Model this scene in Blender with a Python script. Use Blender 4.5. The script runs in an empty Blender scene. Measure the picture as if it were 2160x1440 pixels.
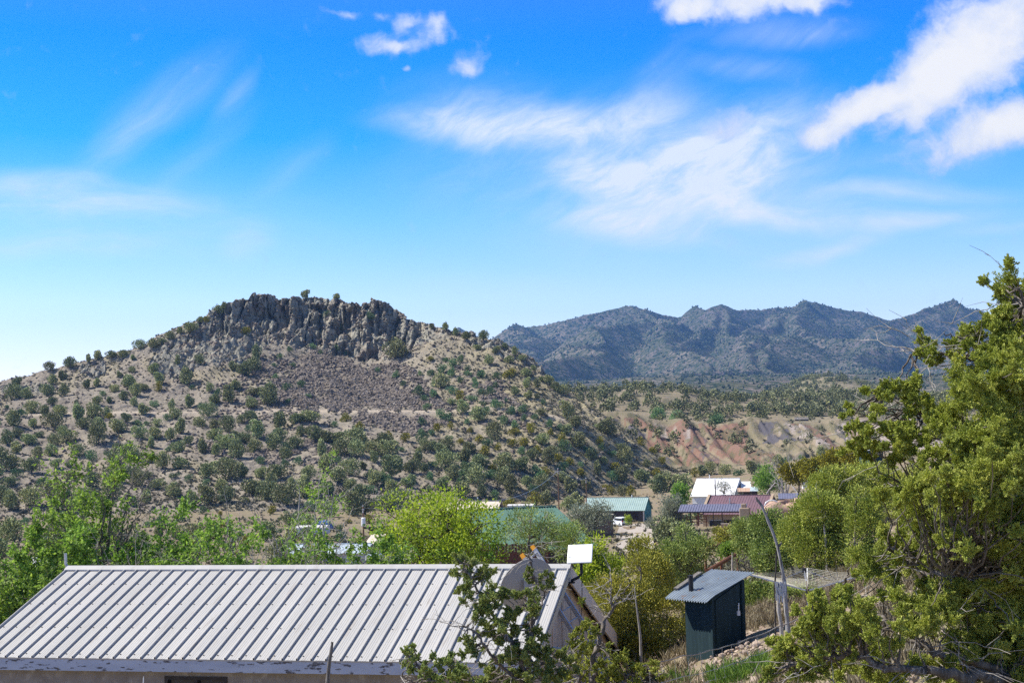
import bpy, math, random
import numpy as np
from mathutils import Vector, Matrix
from mathutils.bvhtree import BVHTree

SC = bpy.context.scene
COL = SC.collection
RNG = np.random.default_rng(7)
random.seed(7)
rad = math.radians

# ------------------------------------------------------------------ view geometry
F = 3000.0                      # focal length in pixels of the 2160 px wide photograph
ROLL = rad(1.2)
PITCH = math.atan(210 / F)
CA, SA, CR, SR = math.cos(PITCH), math.sin(PITCH), math.cos(ROLL), math.sin(ROLL)


def ray(px, py):
    cx = (np.asarray(px, float) - 1080) / F
    cy = (720 - np.asarray(py, float)) / F
    lx = cx * CR + cy * SR
    ly = -cx * SR + cy * CR
    y = CA - ly * SA
    z = SA + ly * CA
    return lx / y, z / y


def at(px, py, Y):
    u, v = ray(px, py)
    return np.array([u * Y, Y, v * Y], float)


def to_px(P):
    P = np.asarray(P, float)
    x, y, z = P[..., 0], P[..., 1], P[..., 2]
    fw = y * CA + z * SA
    up = -y * SA + z * CA
    lx, ly = x / fw, up / fw
    return 1080 + F * (lx * CR - ly * SR), 720 - F * (lx * SR + ly * CR)


# ------------------------------------------------------------------ numpy noise
def _hash(ix, iy, iz, seed):
    h = (ix.astype(np.int64) * 374761393 + iy.astype(np.int64) * 668265263 + iz.astype(np.int64) * 2147483647 + seed * 974711) & 0xFFFFFFFF
    h = ((h ^ (h >> 13)) * 1274126177) & 0xFFFFFFFF
    h = ((h ^ (h >> 16)) * 2246822519) & 0xFFFFFFFF
    return ((h ^ (h >> 15)) & 0xFFFFFF) / float(0xFFFFFF)


def vnoise(x, y, z=0.0, seed=0):
    x, y, z = np.broadcast_arrays(np.asarray(x, float), np.asarray(y, float), np.asarray(z, float))
    ix, iy, iz = np.floor(x), np.floor(y), np.floor(z)
    fx, fy, fz = x - ix, y - iy, z - iz
    fx, fy, fz = fx * fx * (3 - 2 * fx), fy * fy * (3 - 2 * fy), fz * fz * (3 - 2 * fz)
    r = 0
    for dx in (0, 1):
        for dy in (0, 1):
            for dz in (0, 1):
                w = (fx if dx else 1 - fx) * (fy if dy else 1 - fy) * (fz if dz else 1 - fz)
                r = r + w * _hash(ix + dx, iy + dy, iz + dz, seed)
    return r * 2 - 1


def fbm(x, y, z=0.0, oct=4, seed=0):
    a, s, r = 1.0, 1.0, 0
    for i in range(oct):
        r = r + a * vnoise(x * s, y * s, np.asarray(z) * s, seed + i * 17)
        a *= 0.5
        s *= 2.03
    return r


def smooth(a, b, x):
    t = np.clip((np.asarray(x, float) - a) / (b - a), 0, 1)
    return t * t * (3 - 2 * t)


# ------------------------------------------------------------------ object helpers
def tag(o, label=None, cat=None, group=None, kind=None):
    if label:
        o["label"] = label
    if cat:
        o["category"] = cat
    if group:
        o["group"] = group
    if kind:
        o["kind"] = kind
    return o


def empty(name, loc=(0, 0, 0), rz=0.0, parent=None):
    o = bpy.data.objects.new(name, None)
    o.empty_display_size = 0.3
    COL.objects.link(o)
    o.location = tuple(float(v) for v in loc)
    o.rotation_euler = (0, 0, rz)
    if parent:
        o.parent = parent
    return o


def mesh_np(name, V, Fc, mats, midx=None, smooth_shade=False, attrs=None):
    """Fc: list of (M,k) integer arrays of faces."""
    if not isinstance(Fc, (list, tuple)):
        Fc = [Fc]
    if len(Fc) and np.ndim(Fc[0]) == 1:
        Fc = [Fc]
    Fc = [np.asarray(f, np.int32) for f in Fc if len(f)]
    me = bpy.data.meshes.new(name)
    V = np.asarray(V, np.float32)
    me.vertices.add(len(V))
    me.vertices.foreach_set("co", V.ravel())
    loops = np.concatenate([f.ravel() for f in Fc])
    tot = np.concatenate([np.full(len(f), f.shape[1], np.int32) for f in Fc])
    start = np.concatenate([[0], np.cumsum(tot)[:-1]]).astype(np.int32)
    me.loops.add(len(loops))
    me.loops.foreach_set("vertex_index", loops)
    me.polygons.add(len(tot))
    me.polygons.foreach_set("loop_start", start)
    me.polygons.foreach_set("loop_total", tot)
    for m in (mats if isinstance(mats, (list, tuple)) else [mats]):
        me.materials.append(m)
    if midx is not None:
        me.polygons.foreach_set("material_index", np.asarray(midx, np.int32))
    me.polygons.foreach_set("use_smooth", np.full(len(tot), bool(smooth_shade)))
    me.update(calc_edges=True)
    for k, (dom, arr) in (attrs or {}).items():
        a = me.attributes.new(k, "FLOAT", dom)
        a.data.foreach_set("value", np.asarray(arr, np.float32))
    return me


def link(name, me, parent=None, loc=(0, 0, 0), rz=0.0):
    o = bpy.data.objects.new(name, me)
    COL.objects.link(o)
    o.location = tuple(float(v) for v in loc)
    o.rotation_euler = (0, 0, rz)
    if parent:
        o.parent = parent
    return o


class MB:
    """Collects boxes, tubes, spindles and polygons into one mesh."""

    def __init__(self):
        self.v, self.q, self.t, self.mt, self.mq, self.n = [], [], [], [], [], 0
        self.tt, self.tq = [], []          # per-face tint

    def add(self, V, quads=None, tris=None, m=0, tint=None):
        V = np.asarray(V, float).reshape(-1, 3)
        self.v.append(V)
        if quads is not None and len(quads):
            q = np.asarray(quads, int) + self.n
            self.q.append(q)
            self.mq.append(np.full(len(q), m))
            self.tq.append(np.full(len(q), 0.5) if tint is None else np.broadcast_to(np.asarray(tint, float), (len(q),)))
        if tris is not None and len(tris):
            t = np.asarray(tris, int) + self.n
            self.t.append(t)
            self.mt.append(np.full(len(t), m))
            self.tt.append(np.full(len(t), 0.5) if tint is None else np.broadcast_to(np.asarray(tint, float), (len(t),)))
        self.n += len(V)

    def box(self, c, s, rz=0.0, m=0, R=None, tint=None):
        c, s = np.asarray(c, float), np.asarray(s, float) / 2
        g = np.array([[x, y, z] for z in (-1, 1) for y in (-1, 1) for x in (-1, 1)], float) * s
        if R is not None:
            g = g @ np.asarray(R).T
        elif rz:
            cz, sz = math.cos(rz), math.sin(rz)
            g = g @ np.array([[cz, -sz, 0], [sz, cz, 0], [0, 0, 1]]).T
        self.add(g + c, [[0, 2, 3, 1], [4, 5, 7, 6], [0, 1, 5, 4], [2, 6, 7, 3], [0, 4, 6, 2], [1, 3, 7, 5]], m=m, tint=tint)

    def bar(self, a, b, w, h=None, up=(0, 0, 1), m=0, tint=None):
        """A box beam from a to b, w wide and h high."""
        a, b = np.asarray(a, float), np.asarray(b, float)
        d = b - a
        L = np.linalg.norm(d)
        d = d / L
        s = np.cross(d, up)
        if np.linalg.norm(s) < 1e-6:
            s = np.cross(d, (1, 0, 0))
        s /= np.linalg.norm(s)
        u = np.cross(s, d)
        self.box((a + b) / 2, (L, w, h or w), R=np.stack([d, s, u], 1), m=m, tint=tint)

    def prism(self, poly, a, b, m=0):
        """poly: list of 3D points (planar) extruded by vector a..b (two offsets)."""
        p = np.asarray(poly, float)
        n = len(p)
        V = np.concatenate([p + np.asarray(a, float), p + np.asarray(b, float)])
        q = [[i, (i + 1) % n, n + (i + 1) % n, n + i] for i in range(n)]
        t = [[0, i + 1, i] for i in range(1, n - 1)] + [[n, n + i, n + i + 1] for i in range(1, n - 1)]
        self.add(V, q, t, m=m)

    def tube(self, P, r, sides=6, m=0, tint=None, cap=True):
        P = np.asarray(P, float)
        k = len(P)
        r = np.broadcast_to(np.asarray(r, float), (k,))
        T = np.gradient(P, axis=0)
        T /= np.linalg.norm(T, axis=1, keepdims=True) + 1e-9
        ref = np.array([0.31, 0.17, 0.93])
        A = np.cross(T, ref)
        bad = np.linalg.norm(A, axis=1) < 0.15
        A[bad] = np.cross(T[bad], (1, 0, 0))
        A /= np.linalg.norm(A, axis=1, keepdims=True) + 1e-9
        B = np.cross(T, A)
        an = np.arange(sides) * 2 * math.pi / sides
        V = P[:, None] + r[:, None, None] * (np.cos(an)[None, :, None] * A[:, None] + np.sin(an)[None, :, None] * B[:, None])
        i = np.arange(k - 1)[:, None] * sides
        j = np.arange(sides)[None]
        j2 = (j + 1) % sides
        q = np.stack([i + j, i + j2, i + sides + j2, i + sides + j], -1).reshape(-1, 4)
        tris = []
        if cap:
            for base, o in ((0, 1), ((k - 1) * sides, -1)):
                for s in range(1, sides - 1):
                    tris.append([base, base + s, base + s + 1][::o])
        self.add(V.reshape(-1, 3), q, tris, m=m, tint=tint)

    def spindles(self, P, D, L, W, m=0, tint=None, rng=RNG):
        """small three-sided double pyramids: needle sprays and leaf clumps"""
        P, D = np.asarray(P, float), np.asarray(D, float)
        n = len(P)
        if n == 0:
            return
        D = D / (np.linalg.norm(D, axis=1, keepdims=True) + 1e-9)
        L = np.broadcast_to(np.asarray(L, float), (n,))[:, None]
        W = np.broadcast_to(np.asarray(W, float), (n,))[:, None]
        R = rng.normal(size=(n, 3))
        A = np.cross(D, R)
        A /= np.linalg.norm(A, axis=1, keepdims=True) + 1e-9
        B = np.cross(D, A)
        a0, a1 = P - D * L * 0.5, P + D * L * 0.5
        M = P + D * L * 0.08
        r0 = M + A * W * 0.5
        r1 = M + (-0.5 * A + 0.866 * B) * W * 0.5
        r2 = M + (-0.5 * A - 0.866 * B) * W * 0.5
        V = np.stack([a0, r0, r1, r2, a1], 1).reshape(-1, 3)
        b = (np.arange(n) * 5)[:, None, None]
        t = np.array([[0, 2, 1], [0, 3, 2], [0, 1, 3], [4, 1, 2], [4, 2, 3], [4, 3, 1]])[None] + b
        self.add(V, None, t.reshape(-1, 3), m=m, tint=None if tint is None else np.repeat(np.broadcast_to(tint, (n,)), 6))

    def leaves(self, P, D, L, W, m=0, tint=None, rng=RNG):
        """folded four-point leaves"""
        P, D = np.asarray(P, float), np.asarray(D, float)
        n = len(P)
        if n == 0:
            return
        D = D / (np.linalg.norm(D, axis=1, keepdims=True) + 1e-9)
        L = np.broadcast_to(np.asarray(L, float), (n,))[:, None]
        W = np.broadcast_to(np.asarray(W, float), (n,))[:, None]
        A = np.cross(D, rng.normal(size=(n, 3)))
        A /= np.linalg.norm(A, axis=1, keepdims=True) + 1e-9
        N = np.cross(D, A)
        V = np.stack([P, P + D * L * 0.5 + A * W * 0.5 + N * W * 0.15, P + D * L, P + D * L * 0.5 - A * W * 0.5 + N * W * 0.15], 1).reshape(-1, 3)
        b = (np.arange(n) * 4)[:, None, None]
        t = np.array([[0, 1, 2], [0, 2, 3]])[None] + b
        self.add(V, None, t.reshape(-1, 3), m=m, tint=None if tint is None else np.repeat(np.broadcast_to(tint, (n,)), 2))

    def mesh(self, name, mats, smooth_shade=False, tint=False):
        V = np.concatenate(self.v)
        q = np.concatenate(self.q) if self.q else np.zeros((0, 4), int)
        t = np.concatenate(self.t) if self.t else np.zeros((0, 3), int)
        mi = np.concatenate(([np.concatenate(self.mq)] if self.q else []) + ([np.concatenate(self.mt)] if self.t else []))
        at_ = None
        if tint:
            tv = np.concatenate(([np.concatenate(self.tq)] if self.q else []) + ([np.concatenate(self.tt)] if self.t else []))
            at_ = {"tint": ("FACE", tv)}
        return mesh_np(name, V, [q, t], mats, mi, smooth_shade, at_)

    def build(self, name, mats, parent=None, smooth_shade=False, tint=False, loc=(0, 0, 0), rz=0.0):
        return link(name, self.mesh(name, mats, smooth_shade, tint), parent, loc, rz)


# ------------------------------------------------------------------ material helpers
class NT:
    def __init__(self, tree):
        self.t = tree
        self.x = 0

    def n(self, typ, **kw):
        nd = self.t.nodes.new(typ)
        self.x += 40
        nd.location = (self.x, 0)
        for k, v in kw.items():
            setattr(nd, k, v)
        return nd

    def l(self, a, b):
        self.t.links.new(a, b)

    def _put(self, sock, v):
        if isinstance(v, bpy.types.NodeSocket):
            self.l(v, sock)
        elif v is not None:
            try:
                sock.default_value = v
            except Exception:
                sock.default_value = (*v, 1.0)

    def math(self, op, a, b=None, c=None, clamp=False):
        nd = self.n("ShaderNodeMath", operation=op, use_clamp=clamp)
        self._put(nd.inputs[0], a)
        self._put(nd.inputs[1], b)
        self._put(nd.inputs[2], c)
        return nd.outputs[0]

    def vmath(self, op, a, b=None, scale=None):
        nd = self.n("ShaderNodeVectorMath", operation=op)
        self._put(nd.inputs[0], a)
        if b is not None:
            self._put(nd.inputs[1], b)
        if scale is not None:
            self._put(nd.inputs["Scale"], scale)
        return nd.outputs["Value"] if op in ("LENGTH", "DOT_PRODUCT", "DISTANCE") else nd.outputs["Vector"]

    def mix(self, f, a, b, blend="MIX"):
        nd = self.n("ShaderNodeMix", data_type="RGBA", blend_type=blend)
        self._put(nd.inputs["Factor"], f)
        self._put(nd.inputs[6], a if isinstance(a, bpy.types.NodeSocket) else (*a[:3], 1))
        self._put(nd.inputs[7], b if isinstance(b, bpy.types.NodeSocket) else (*b[:3], 1))
        return nd.outputs[2]

    def noise(self, vec, scale, detail=4, rough=0.55, dist=0.0, out="Fac"):
        nd = self.n("ShaderNodeTexNoise")
        if vec is not None:
            self.l(vec, nd.inputs["Vector"])
        nd.inputs["Scale"].default_value = scale
        nd.inputs["Detail"].default_value = detail
        nd.inputs["Roughness"].default_value = rough
        nd.inputs["Distortion"].default_value = dist
        return nd.outputs[out]

    def voronoi(self, vec, scale, feature="F1", out="Distance", rnd=1.0):
        nd = self.n("ShaderNodeTexVoronoi", feature=feature)
        if vec is not None:
            self.l(vec, nd.inputs["Vector"])
        nd.inputs["Scale"].default_value = scale
        nd.inputs["Randomness"].default_value = rnd
        return nd.outputs[out]

    def step(self, v, a, b, lo=0.0, hi=1.0, smoothstep=True):
        nd = self.n("ShaderNodeMapRange", interpolation_type="SMOOTHSTEP" if smoothstep else "LINEAR")
        self._put(nd.inputs["Value"], v)
        self._put(nd.inputs["From Min"], a)
        self._put(nd.inputs["From Max"], b)
        self._put(nd.inputs["To Min"], lo)
        self._put(nd.inputs["To Max"], hi)
        return nd.outputs["Result"]

    def attr(self, name, out="Fac"):
        return self.n("ShaderNodeAttribute", attribute_name=name).outputs[out]

    def scale(self, vec, s):
        nd = self.n("ShaderNodeMapping")
        self.l(vec, nd.inputs["Vector"])
        nd.inputs["Scale"].default_value = s
        return nd.outputs["Vector"]

    def obj(self):
        return self.n("ShaderNodeTexCoord").outputs["Object"]

    def pos(self):
        return self.n("ShaderNodeNewGeometry").outputs["Position"]

    def rnd(self):
        return self.n("ShaderNodeObjectInfo").outputs["Random"]


def new_mat(name):
    m = bpy.data.materials.new(name)
    m.use_nodes = True
    nt = NT(m.node_tree)
    b = m.node_tree.nodes["Principled BSDF"]
    b.inputs["Specular IOR Level"].default_value = 0.25
    return m, nt, b


def bump(nt, b, h, strength=0.5, dist=0.05):
    nd = nt.n("ShaderNodeBump")
    nd.inputs["Strength"].default_value = strength
    nd.inputs["Distance"].default_value = dist
    nt.l(h, nd.inputs["Height"])
    nt.l(nd.outputs["Normal"], b.inputs["Normal"])


def noisy(name, c1, c2, scale=4.0, rough=0.8, metal=0.0, stretch=(1, 1, 1), bmp=0.0, bdist=0.02, detail=5, c3=None, s3=30.0, t3=(0.55, 0.7), spec=0.25):
    m, nt, b = new_mat(name)
    v = nt.scale(nt.obj(), stretch)
    f = nt.noise(v, scale, detail)
    c = nt.mix(nt.step(f, 0.3, 0.7), c1, c2)
    if c3 is not None:
        c = nt.mix(nt.step(nt.noise(v, s3, 4), t3[0], t3[1]), c, c3)
    nt.l(c, b.inputs["Base Color"])
    b.inputs["Roughness"].default_value = rough
    b.inputs["Metallic"].default_value = metal
    b.inputs["Specular IOR Level"].default_value = spec
    if bmp:
        bump(nt, b, f, bmp, bdist)
    return m


def leaf_mat(name, dark, mid, light, trans=0.25, rough=0.6, vary=0.25):
    """foliage: the leaf's own colour differs from leaf to leaf (tint) and from plant to plant"""
    m = bpy.data.materials.new(name)
    m.use_nodes = True
    nt = NT(m.node_tree)
    m.node_tree.nodes.remove(m.node_tree.nodes["Principled BSDF"])
    out = m.node_tree.nodes["Material Output"]
    t = nt.attr("tint")
    c = nt.mix(nt.step(t, 0.0, 0.5, smoothstep=False), dark, mid)
    c = nt.mix(nt.step(t, 0.5, 1.0, smoothstep=False), c, light)
    hs = nt.n("ShaderNodeHueSaturation")
    r = nt.rnd()
    nt.l(nt.step(r, 0, 1, 0.5 - 0.014 * vary * 4, 0.5 + 0.018 * vary * 4, False), hs.inputs["Hue"])
    nt.l(nt.step(nt.math("FRACT", nt.math("MULTIPLY", r, 7.31)), 0, 1, 1 - vary, 1 + vary, False), hs.inputs["Value"])
    nt.l(c, hs.inputs["Color"])
    d = nt.n("ShaderNodeBsdfDiffuse")
    tr = nt.n("ShaderNodeBsdfTranslucent")
    nt.l(hs.outputs[0], d.inputs["Color"])
    nt.l(hs.outputs[0], tr.inputs["Color"])
    mx = nt.n("ShaderNodeMixShader")
    mx.inputs[0].default_value = min(.5, trans * 1.35)
    nt.l(d.outputs[0], mx.inputs[1])
    nt.l(tr.outputs[0], mx.inputs[2])
    gl = nt.n("ShaderNodeBsdfGlossy")
    gl.inputs["Roughness"].default_value = rough
    mx2 = nt.n("ShaderNodeMixShader")
    mx2.inputs[0].default_value = 0.03
    nt.l(mx.outputs[0], mx2.inputs[1])
    nt.l(gl.outputs[0], mx2.inputs[2])
    nt.l(mx2.outputs[0], out.inputs["Surface"])
    return m
# ================================================================== camera
cam = bpy.data.cameras.new("camera")
cam_o = bpy.data.objects.new("camera", cam)
COL.objects.link(cam_o)
fwd, up0 = Vector((0, CA, SA)), Vector((0, -SA, CA))
right0 = Vector((1, 0, 0))
cr_, cu_ = right0 * CR - up0 * SR, right0 * SR + up0 * CR
cam_o.matrix_world = Matrix(((cr_.x, cu_.x, -fwd.x, 0), (cr_.y, cu_.y, -fwd.y, 0), (cr_.z, cu_.z, -fwd.z, 0), (0, 0, 0, 1)))
cam.sensor_width = 36
cam.lens = 36 * F / 2160
cam.clip_start, cam.clip_end = 0.2, 40000
SC.camera = cam_o

SC.view_settings.view_transform = "Standard"
SC.view_settings.look = "None"
SC.view_settings.gamma = 1
SC.view_settings.exposure = 0.65
SC.cycles.max_bounces = 6
SC.cycles.diffuse_bounces = 3
SC.cycles.transmission_bounces = 4
SC.cycles.volume_bounces = 0
SC.cycles.use_adaptive_sampling = True
SC.cycles.adaptive_threshold = 0.012
SC.cycles.use_denoising = False
SC.cycles.denoiser = "OPENIMAGEDENOISE"
SC.cycles.denoising_input_passes = "RGB_ALBEDO_NORMAL"
SC.cycles.sample_clamp_indirect = 4.0

# ================================================================== sun
SUN_AZ = math.atan2(-0.97, 0.22)
SUN_EL = rad(49)
sdir = Vector((math.sin(SUN_AZ) * math.cos(SUN_EL), math.cos(SUN_AZ) * math.cos(SUN_EL), math.sin(SUN_EL)))
sl = bpy.data.lights.new("sun", "SUN")
sl.energy = 5.0
sl.angle = rad(0.53)
sl.color = (1.0, 0.945, 0.86)
so = bpy.data.objects.new("sun", sl)
COL.objects.link(so)
so.rotation_euler = sdir.to_track_quat("Z", "Y").to_euler()
so.location = sdir * 200

# ================================================================== sky with clouds
W = bpy.data.worlds.new("World")
SC.world = W
W.use_nodes = True
wt = NT(W.node_tree)
bg = W.node_tree.nodes["Background"]
bg.inputs["Strength"].default_value = 0.083
sky = wt.n("ShaderNodeTexSky", sky_type="NISHITA", sun_disc=False)
sky.sun_elevation, sky.sun_rotation, sky.altitude = SUN_EL, SUN_AZ, 2000
gen = wt.n("ShaderNodeTexCoord").outputs["Generated"]
sep = wt.n("ShaderNodeSeparateXYZ")
wt.l(gen, sep.inputs[0])
sx, sy, sz = sep.outputs
# colour of the air against height above the horizon: the deep polarised blue of the photograph
ramp = wt.n("ShaderNodeValToRGB")
wt.l(wt.math("MULTIPLY", sz, 2.0), ramp.inputs[0])
el = ramp.color_ramp.elements
stops = [(0.00, (1.85, 1.46, 1.50)), (0.11, (1.85, 1.52, 1.54)), (0.20, (1.55, 1.56, 1.60)), (0.31, (0.72, 1.34, 1.85)), (0.42, (0.07, 1.02, 2.4)), (0.55, (0.002, 0.84, 2.8)), (0.72, (0.35, 0.78, 1.3)), (1.0, (0.85, 0.80, 0.78))]
while len(el) < len(stops):
    el.new(0.5)
for e, (p, c) in zip(el, stops):
    e.position = p
    e.color = (c[0] / 3, c[1] / 3, c[2] / 3, 1)
corr = wt.vmath("SCALE", ramp.outputs[0], scale=3.0)
base = wt.vmath("MULTIPLY", sky.outputs[0], corr)

# tangent-plane coordinates of the northern sky (fixed in the world): u = x/y, v = z/y
yy = wt.math("MAXIMUM", sy, 0.08)
comb = wt.n("ShaderNodeCombineXYZ")
wt.l(wt.math("DIVIDE", sx, yy), comb.inputs[0])
wt.l(wt.math("DIVIDE", sz, yy), comb.inputs[1])
uv = comb.outputs[0]
warp = wt.vmath("SUBTRACT", wt.noise(uv, 9.0, 3, out="Color"), (0.5, 0.5, 0.5))
warp2 = wt.vmath("SUBTRACT", wt.noise(uv, 42.0, 3, out="Color"), (0.5, 0.5, 0.5))


def cloud_field(vec, blobs):
    tot = None
    for (px, py, rx, ry, ang, a) in blobs:
        u, v = ray(px, py)
        d = wt.vmath("SUBTRACT", vec, (float(u), float(v), 0))
        if ang:
            r = wt.n("ShaderNodeVectorRotate", rotation_type="Z_AXIS")
            wt.l(d, r.inputs["Vector"])
            r.inputs["Angle"].default_value = -rad(ang)
            d = r.outputs[0]
        d = wt.vmath("MULTIPLY", d, (F / rx, F / ry, 0))
        f = wt.step(wt.vmath("LENGTH", d), 0.0, 1.0, a, 0.0)
        tot = f if tot is None else wt.math("MAXIMUM", tot, f) if a >= 1 else wt.math("ADD", tot, f)
    return tot


# heaped clouds: hard edged
wv = wt.vmath("ADD", uv, wt.vmath("ADD", wt.vmath("SCALE", warp, scale=0.035), wt.vmath("SCALE", warp2, scale=0.014)))
cum = [(2120, 50, 300, 170, 10, 1.0), (2090, 90, 330, 170, 28, 1.0), (2010, 150, 250, 115, 30, 1.0), (1850, 215, 160, 55, 22, 1.0), (2200, 20, 260, 220, 0, 1.0),
       (1460, -5, 130, 62, 0, 1.0), (1600, -10, 200, 75, 0, 1.0), (1700, 0, 120, 50, 0, 1.0), (1440, 5, 60, 60, 0, 1.0),
       (2050, 295, 240, 78, 18, .95), (2160, 270, 150, 70, 10, .9), (1760, 235, 130, 60, 25, .55), (1960, 190, 330, 130, 22, .7),
       (1725, 280, 66, 46, 0, .6), (1520, 258, 130, 52, 8, .62),
       (855, 42, 50, 46, 0, .62), (915, 38, 62, 38, 0, .58), (792, 80, 50, 36, 0, .56), (845, 100, 80, 26, -5, .56), (920, 78, 62, 54, 10, .6), (985, 150, 66, 48, 15, .64), (870, 80, 110, 70, 0, .22),
       (735, 30, 60, 18, 0, .42), (862, 156, 20, 14, 0, .42), (808, 24, 34, 20, 0, .42)]
cn = wt.noise(wv, 24.0, 10, 0.64)
cn2 = wt.noise(wv, 95.0, 6, 0.6)
cf = wt.math("ADD", cloud_field(wv, cum), wt.math("ADD", wt.math("MULTIPLY", wt.math("SUBTRACT", cn, 0.5), 0.9), wt.math("MULTIPLY", wt.math("SUBTRACT", cn2, 0.5), 0.75)))
cumd = wt.step(cf, 0.10, 0.84)

# fibrous high clouds: drawn out along the wind
ws = wt.vmath("ADD", uv, wt.vmath("SCALE", warp, scale=0.03))


def fibre(ang, sxx, syy, sc, det, rough, dist):
    r = wt.n("ShaderNodeVectorRotate", rotation_type="Z_AXIS")
    wt.l(ws, r.inputs["Vector"])
    r.inputs["Angle"].default_value = -rad(ang)
    return wt.noise(wt.vmath("MULTIPLY", r.outputs[0], (sxx, syy, 1)), sc, det, rough, dist)


f1 = fibre(24, 1.0, 2.6, 17.0, 9, 0.66, 0.4)
f2 = fibre(-4, 1.0, 4.0, 12.0, 8, 0.62, 0.3)
f3 = fibre(38, 0.8, 4.5, 14.0, 7, 0.6, 0.3)
cir = [(1330, 330, 680, 220, 4, .46), (1500, 400, 520, 180, 10, .36), (1000, 240, 300, 120, 0, .25), (1450, 355, 330, 120, 18, .95), (1230, 360, 190, 75, -8, .72), (1300, 250, 260, 75, 10, .55), (1480, 300, 150, 70, 20, .5),
       (1330, 480, 260, 60, -12, .72), (1560, 420, 220, 75, 25, .55), (1620, 330, 160, 60, 30, .4), (1130, 260, 360, 80, -4, .62), (960, 275, 250, 52, -10, .72), (1620, 250, 200, 90, 20, .4)]
flat = [(240, 470, 620, 150, -5, .36), (1500, 500, 700, 120, 0, .30), (1650, 455, 460, 52, -2, .95), (1900, 410, 340, 40, -3, .85), (1960, 470, 320, 34, 4, .62), (1740, 530, 220, 30, 12, .70), (2120, 485, 200, 22, 6, .45),
        (160, 425, 430, 62, -7, .80), (110, 520, 380, 42, -4, .62), (520, 515, 90, 60, 20, .40), (1080, 610, 300, 40, 0, .22), (1990, 330, 300, 80, 10, .35), (100, 380, 240, 40, -6, .5)]
strk = [(350, 210, 260, 90, 35, .40), (250, 310, 220, 60, 45, .42), (490, 205, 120, 34, 48, .42), (430, 320, 220, 60, 48, .25), (1390, 200, 190, 90, 60, .42), (620, 350, 160, 60, 40, .25), (1580, 130, 170, 46, -6, .48), (1700, 80, 150, 34, 0, .35), (1640, 60, 260, 46, 0, .45)]


def wisps(field, f, lo, hi, amp):
    """thin cloud: the drawn-out fibres let the blue through"""
    fc = wt.step(f, 0.24, 0.80, lo, hi)
    return wt.math("MINIMUM", wt.math("MULTIPLY", field, fc), 0.96)


d1 = wisps(cloud_field(ws, cir), f1, 0.26, 1.0, 1)
d2 = wisps(cloud_field(ws, flat), f2, 0.26, 0.95, 1)
d3 = wisps(cloud_field(ws, strk), f3, 0.26, 0.85, 1)
veil = wt.math("ADD", wt.math("MULTIPLY", d1, 0.95), wt.math("ADD", wt.math("MULTIPLY", d2, 0.8), wt.math("MULTIPLY", d3, 0.7)), clamp=True)
c1 = wt.mix(veil, base, (7.0, 7.4, 8.2))
inner = wt.noise(wv, 16.0, 5, 0.55)
cumc = wt.mix(wt.step(wt.math("ADD", cf, wt.math("MULTIPLY", inner, 0.5)), 0.5, 1.65), (4.3, 5.3, 7.5), (7.9, 7.75, 7.5))
c2 = wt.mix(wt.math("MULTIPLY", cumd, 0.96), c1, cumc)
front = wt.step(sy, 0.05, 0.3)
c3 = wt.mix(front, base, c2)
wt.l(c3, bg.inputs["Color"])
W.cycles.sampling_method = "MANUAL"
W.cycles.sample_map_resolution = 512
# ================================================================== ground
def curve(xs, ys):
    xs, ys = np.asarray(xs, float), np.asarray(ys, float)
    return lambda x: np.interp(x, xs, ys)


_GY = [0.5, 2, 10, 20, 28, 33, 40, 60, 100, 150, 200, 230, 260, 290, 320, 400, 480, 560, 700, 1000, 2000, 6000, 20000]
_GP = {
    -300: [-1.9, -2.2, -3.6, -5.6, -6.9, -7.1, -7.4, -8.4, -10.8, -12.4, -13.4, -13.9, -14.3, -14.8, -15.3, -16, -18, -20, -22, -25, -30, -40, -60],
    500: [-1.9, -2.2, -3.6, -5.5, -6.8, -7.1, -7.4, -8.4, -10.8, -12.5, -13.6, -14.1, -14.6, -15.1, -15.6, -16, -18, -20, -22, -25, -30, -40, -60],
    1000: [-1.9, -2.1, -3.3, -5.1, -6.5, -6.9, -7.2, -8.4, -10.6, -12.8, -14.1, -14.8, -15.4, -16.0, -16.3, -16.2, -17, -19, -20, -20, -20, -30, -60],
    1300: [-1.9, -2.0, -3.0, -4.4, -5.6, -6.1, -6.6, -8.0, -10.5, -13.0, -14.4, -15.1, -15.9, -16.6, -16.8, -16.5, -15, -14, -14, -14, -14, -30, -60],
    1500: [-1.9, -1.95, -2.8, -3.9, -4.55, -4.95, -5.4, -6.6, -9.4, -12.2, -13.6, -14.3, -15.0, -15.6, -15.9, -14.0, -10.6, -14, -10, -10, -10, -30, -60],
    1620: [-1.85, -1.9, -2.6, -3.6, -4.15, -4.4, -4.75, -5.6, -7.8, -10.4, -12.2, -12.9, -13.4, -13.8, -13.6, -12.0, -8.6, -12, -10, -10, -10, -30, -60],
    1750: [-1.8, -1.85, -2.4, -3.2, -3.75, -3.95, -4.25, -4.8, -5.9, -7.2, -9.0, -10.2, -11.0, -11.6, -11.6, -10.2, -7.3, -12, -10, -10, -10, -30, -60],
    1880: [-1.75, -1.8, -2.2, -2.8, -3.2, -3.4, -3.6, -3.9, -4.1, -4.2, -4.6, -5.2, -5.8, -6.5, -7.2, -8.0, -6.4, -12, -10, -10, -10, -30, -60],
    2200: [-1.7, -1.7, -1.9, -2.2, -2.4, -2.5, -2.6, -2.7, -2.2, -1.4, -1, -1, -1.4, -2, -3, -6, -6.2, -12, -10, -10, -10, -30, -60],
}
_gu = np.array([float(ray(p, 930)[0]) for p in _GP])
_gz = np.array(list(_GP.values()))
_gly = np.log(_GY)


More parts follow.
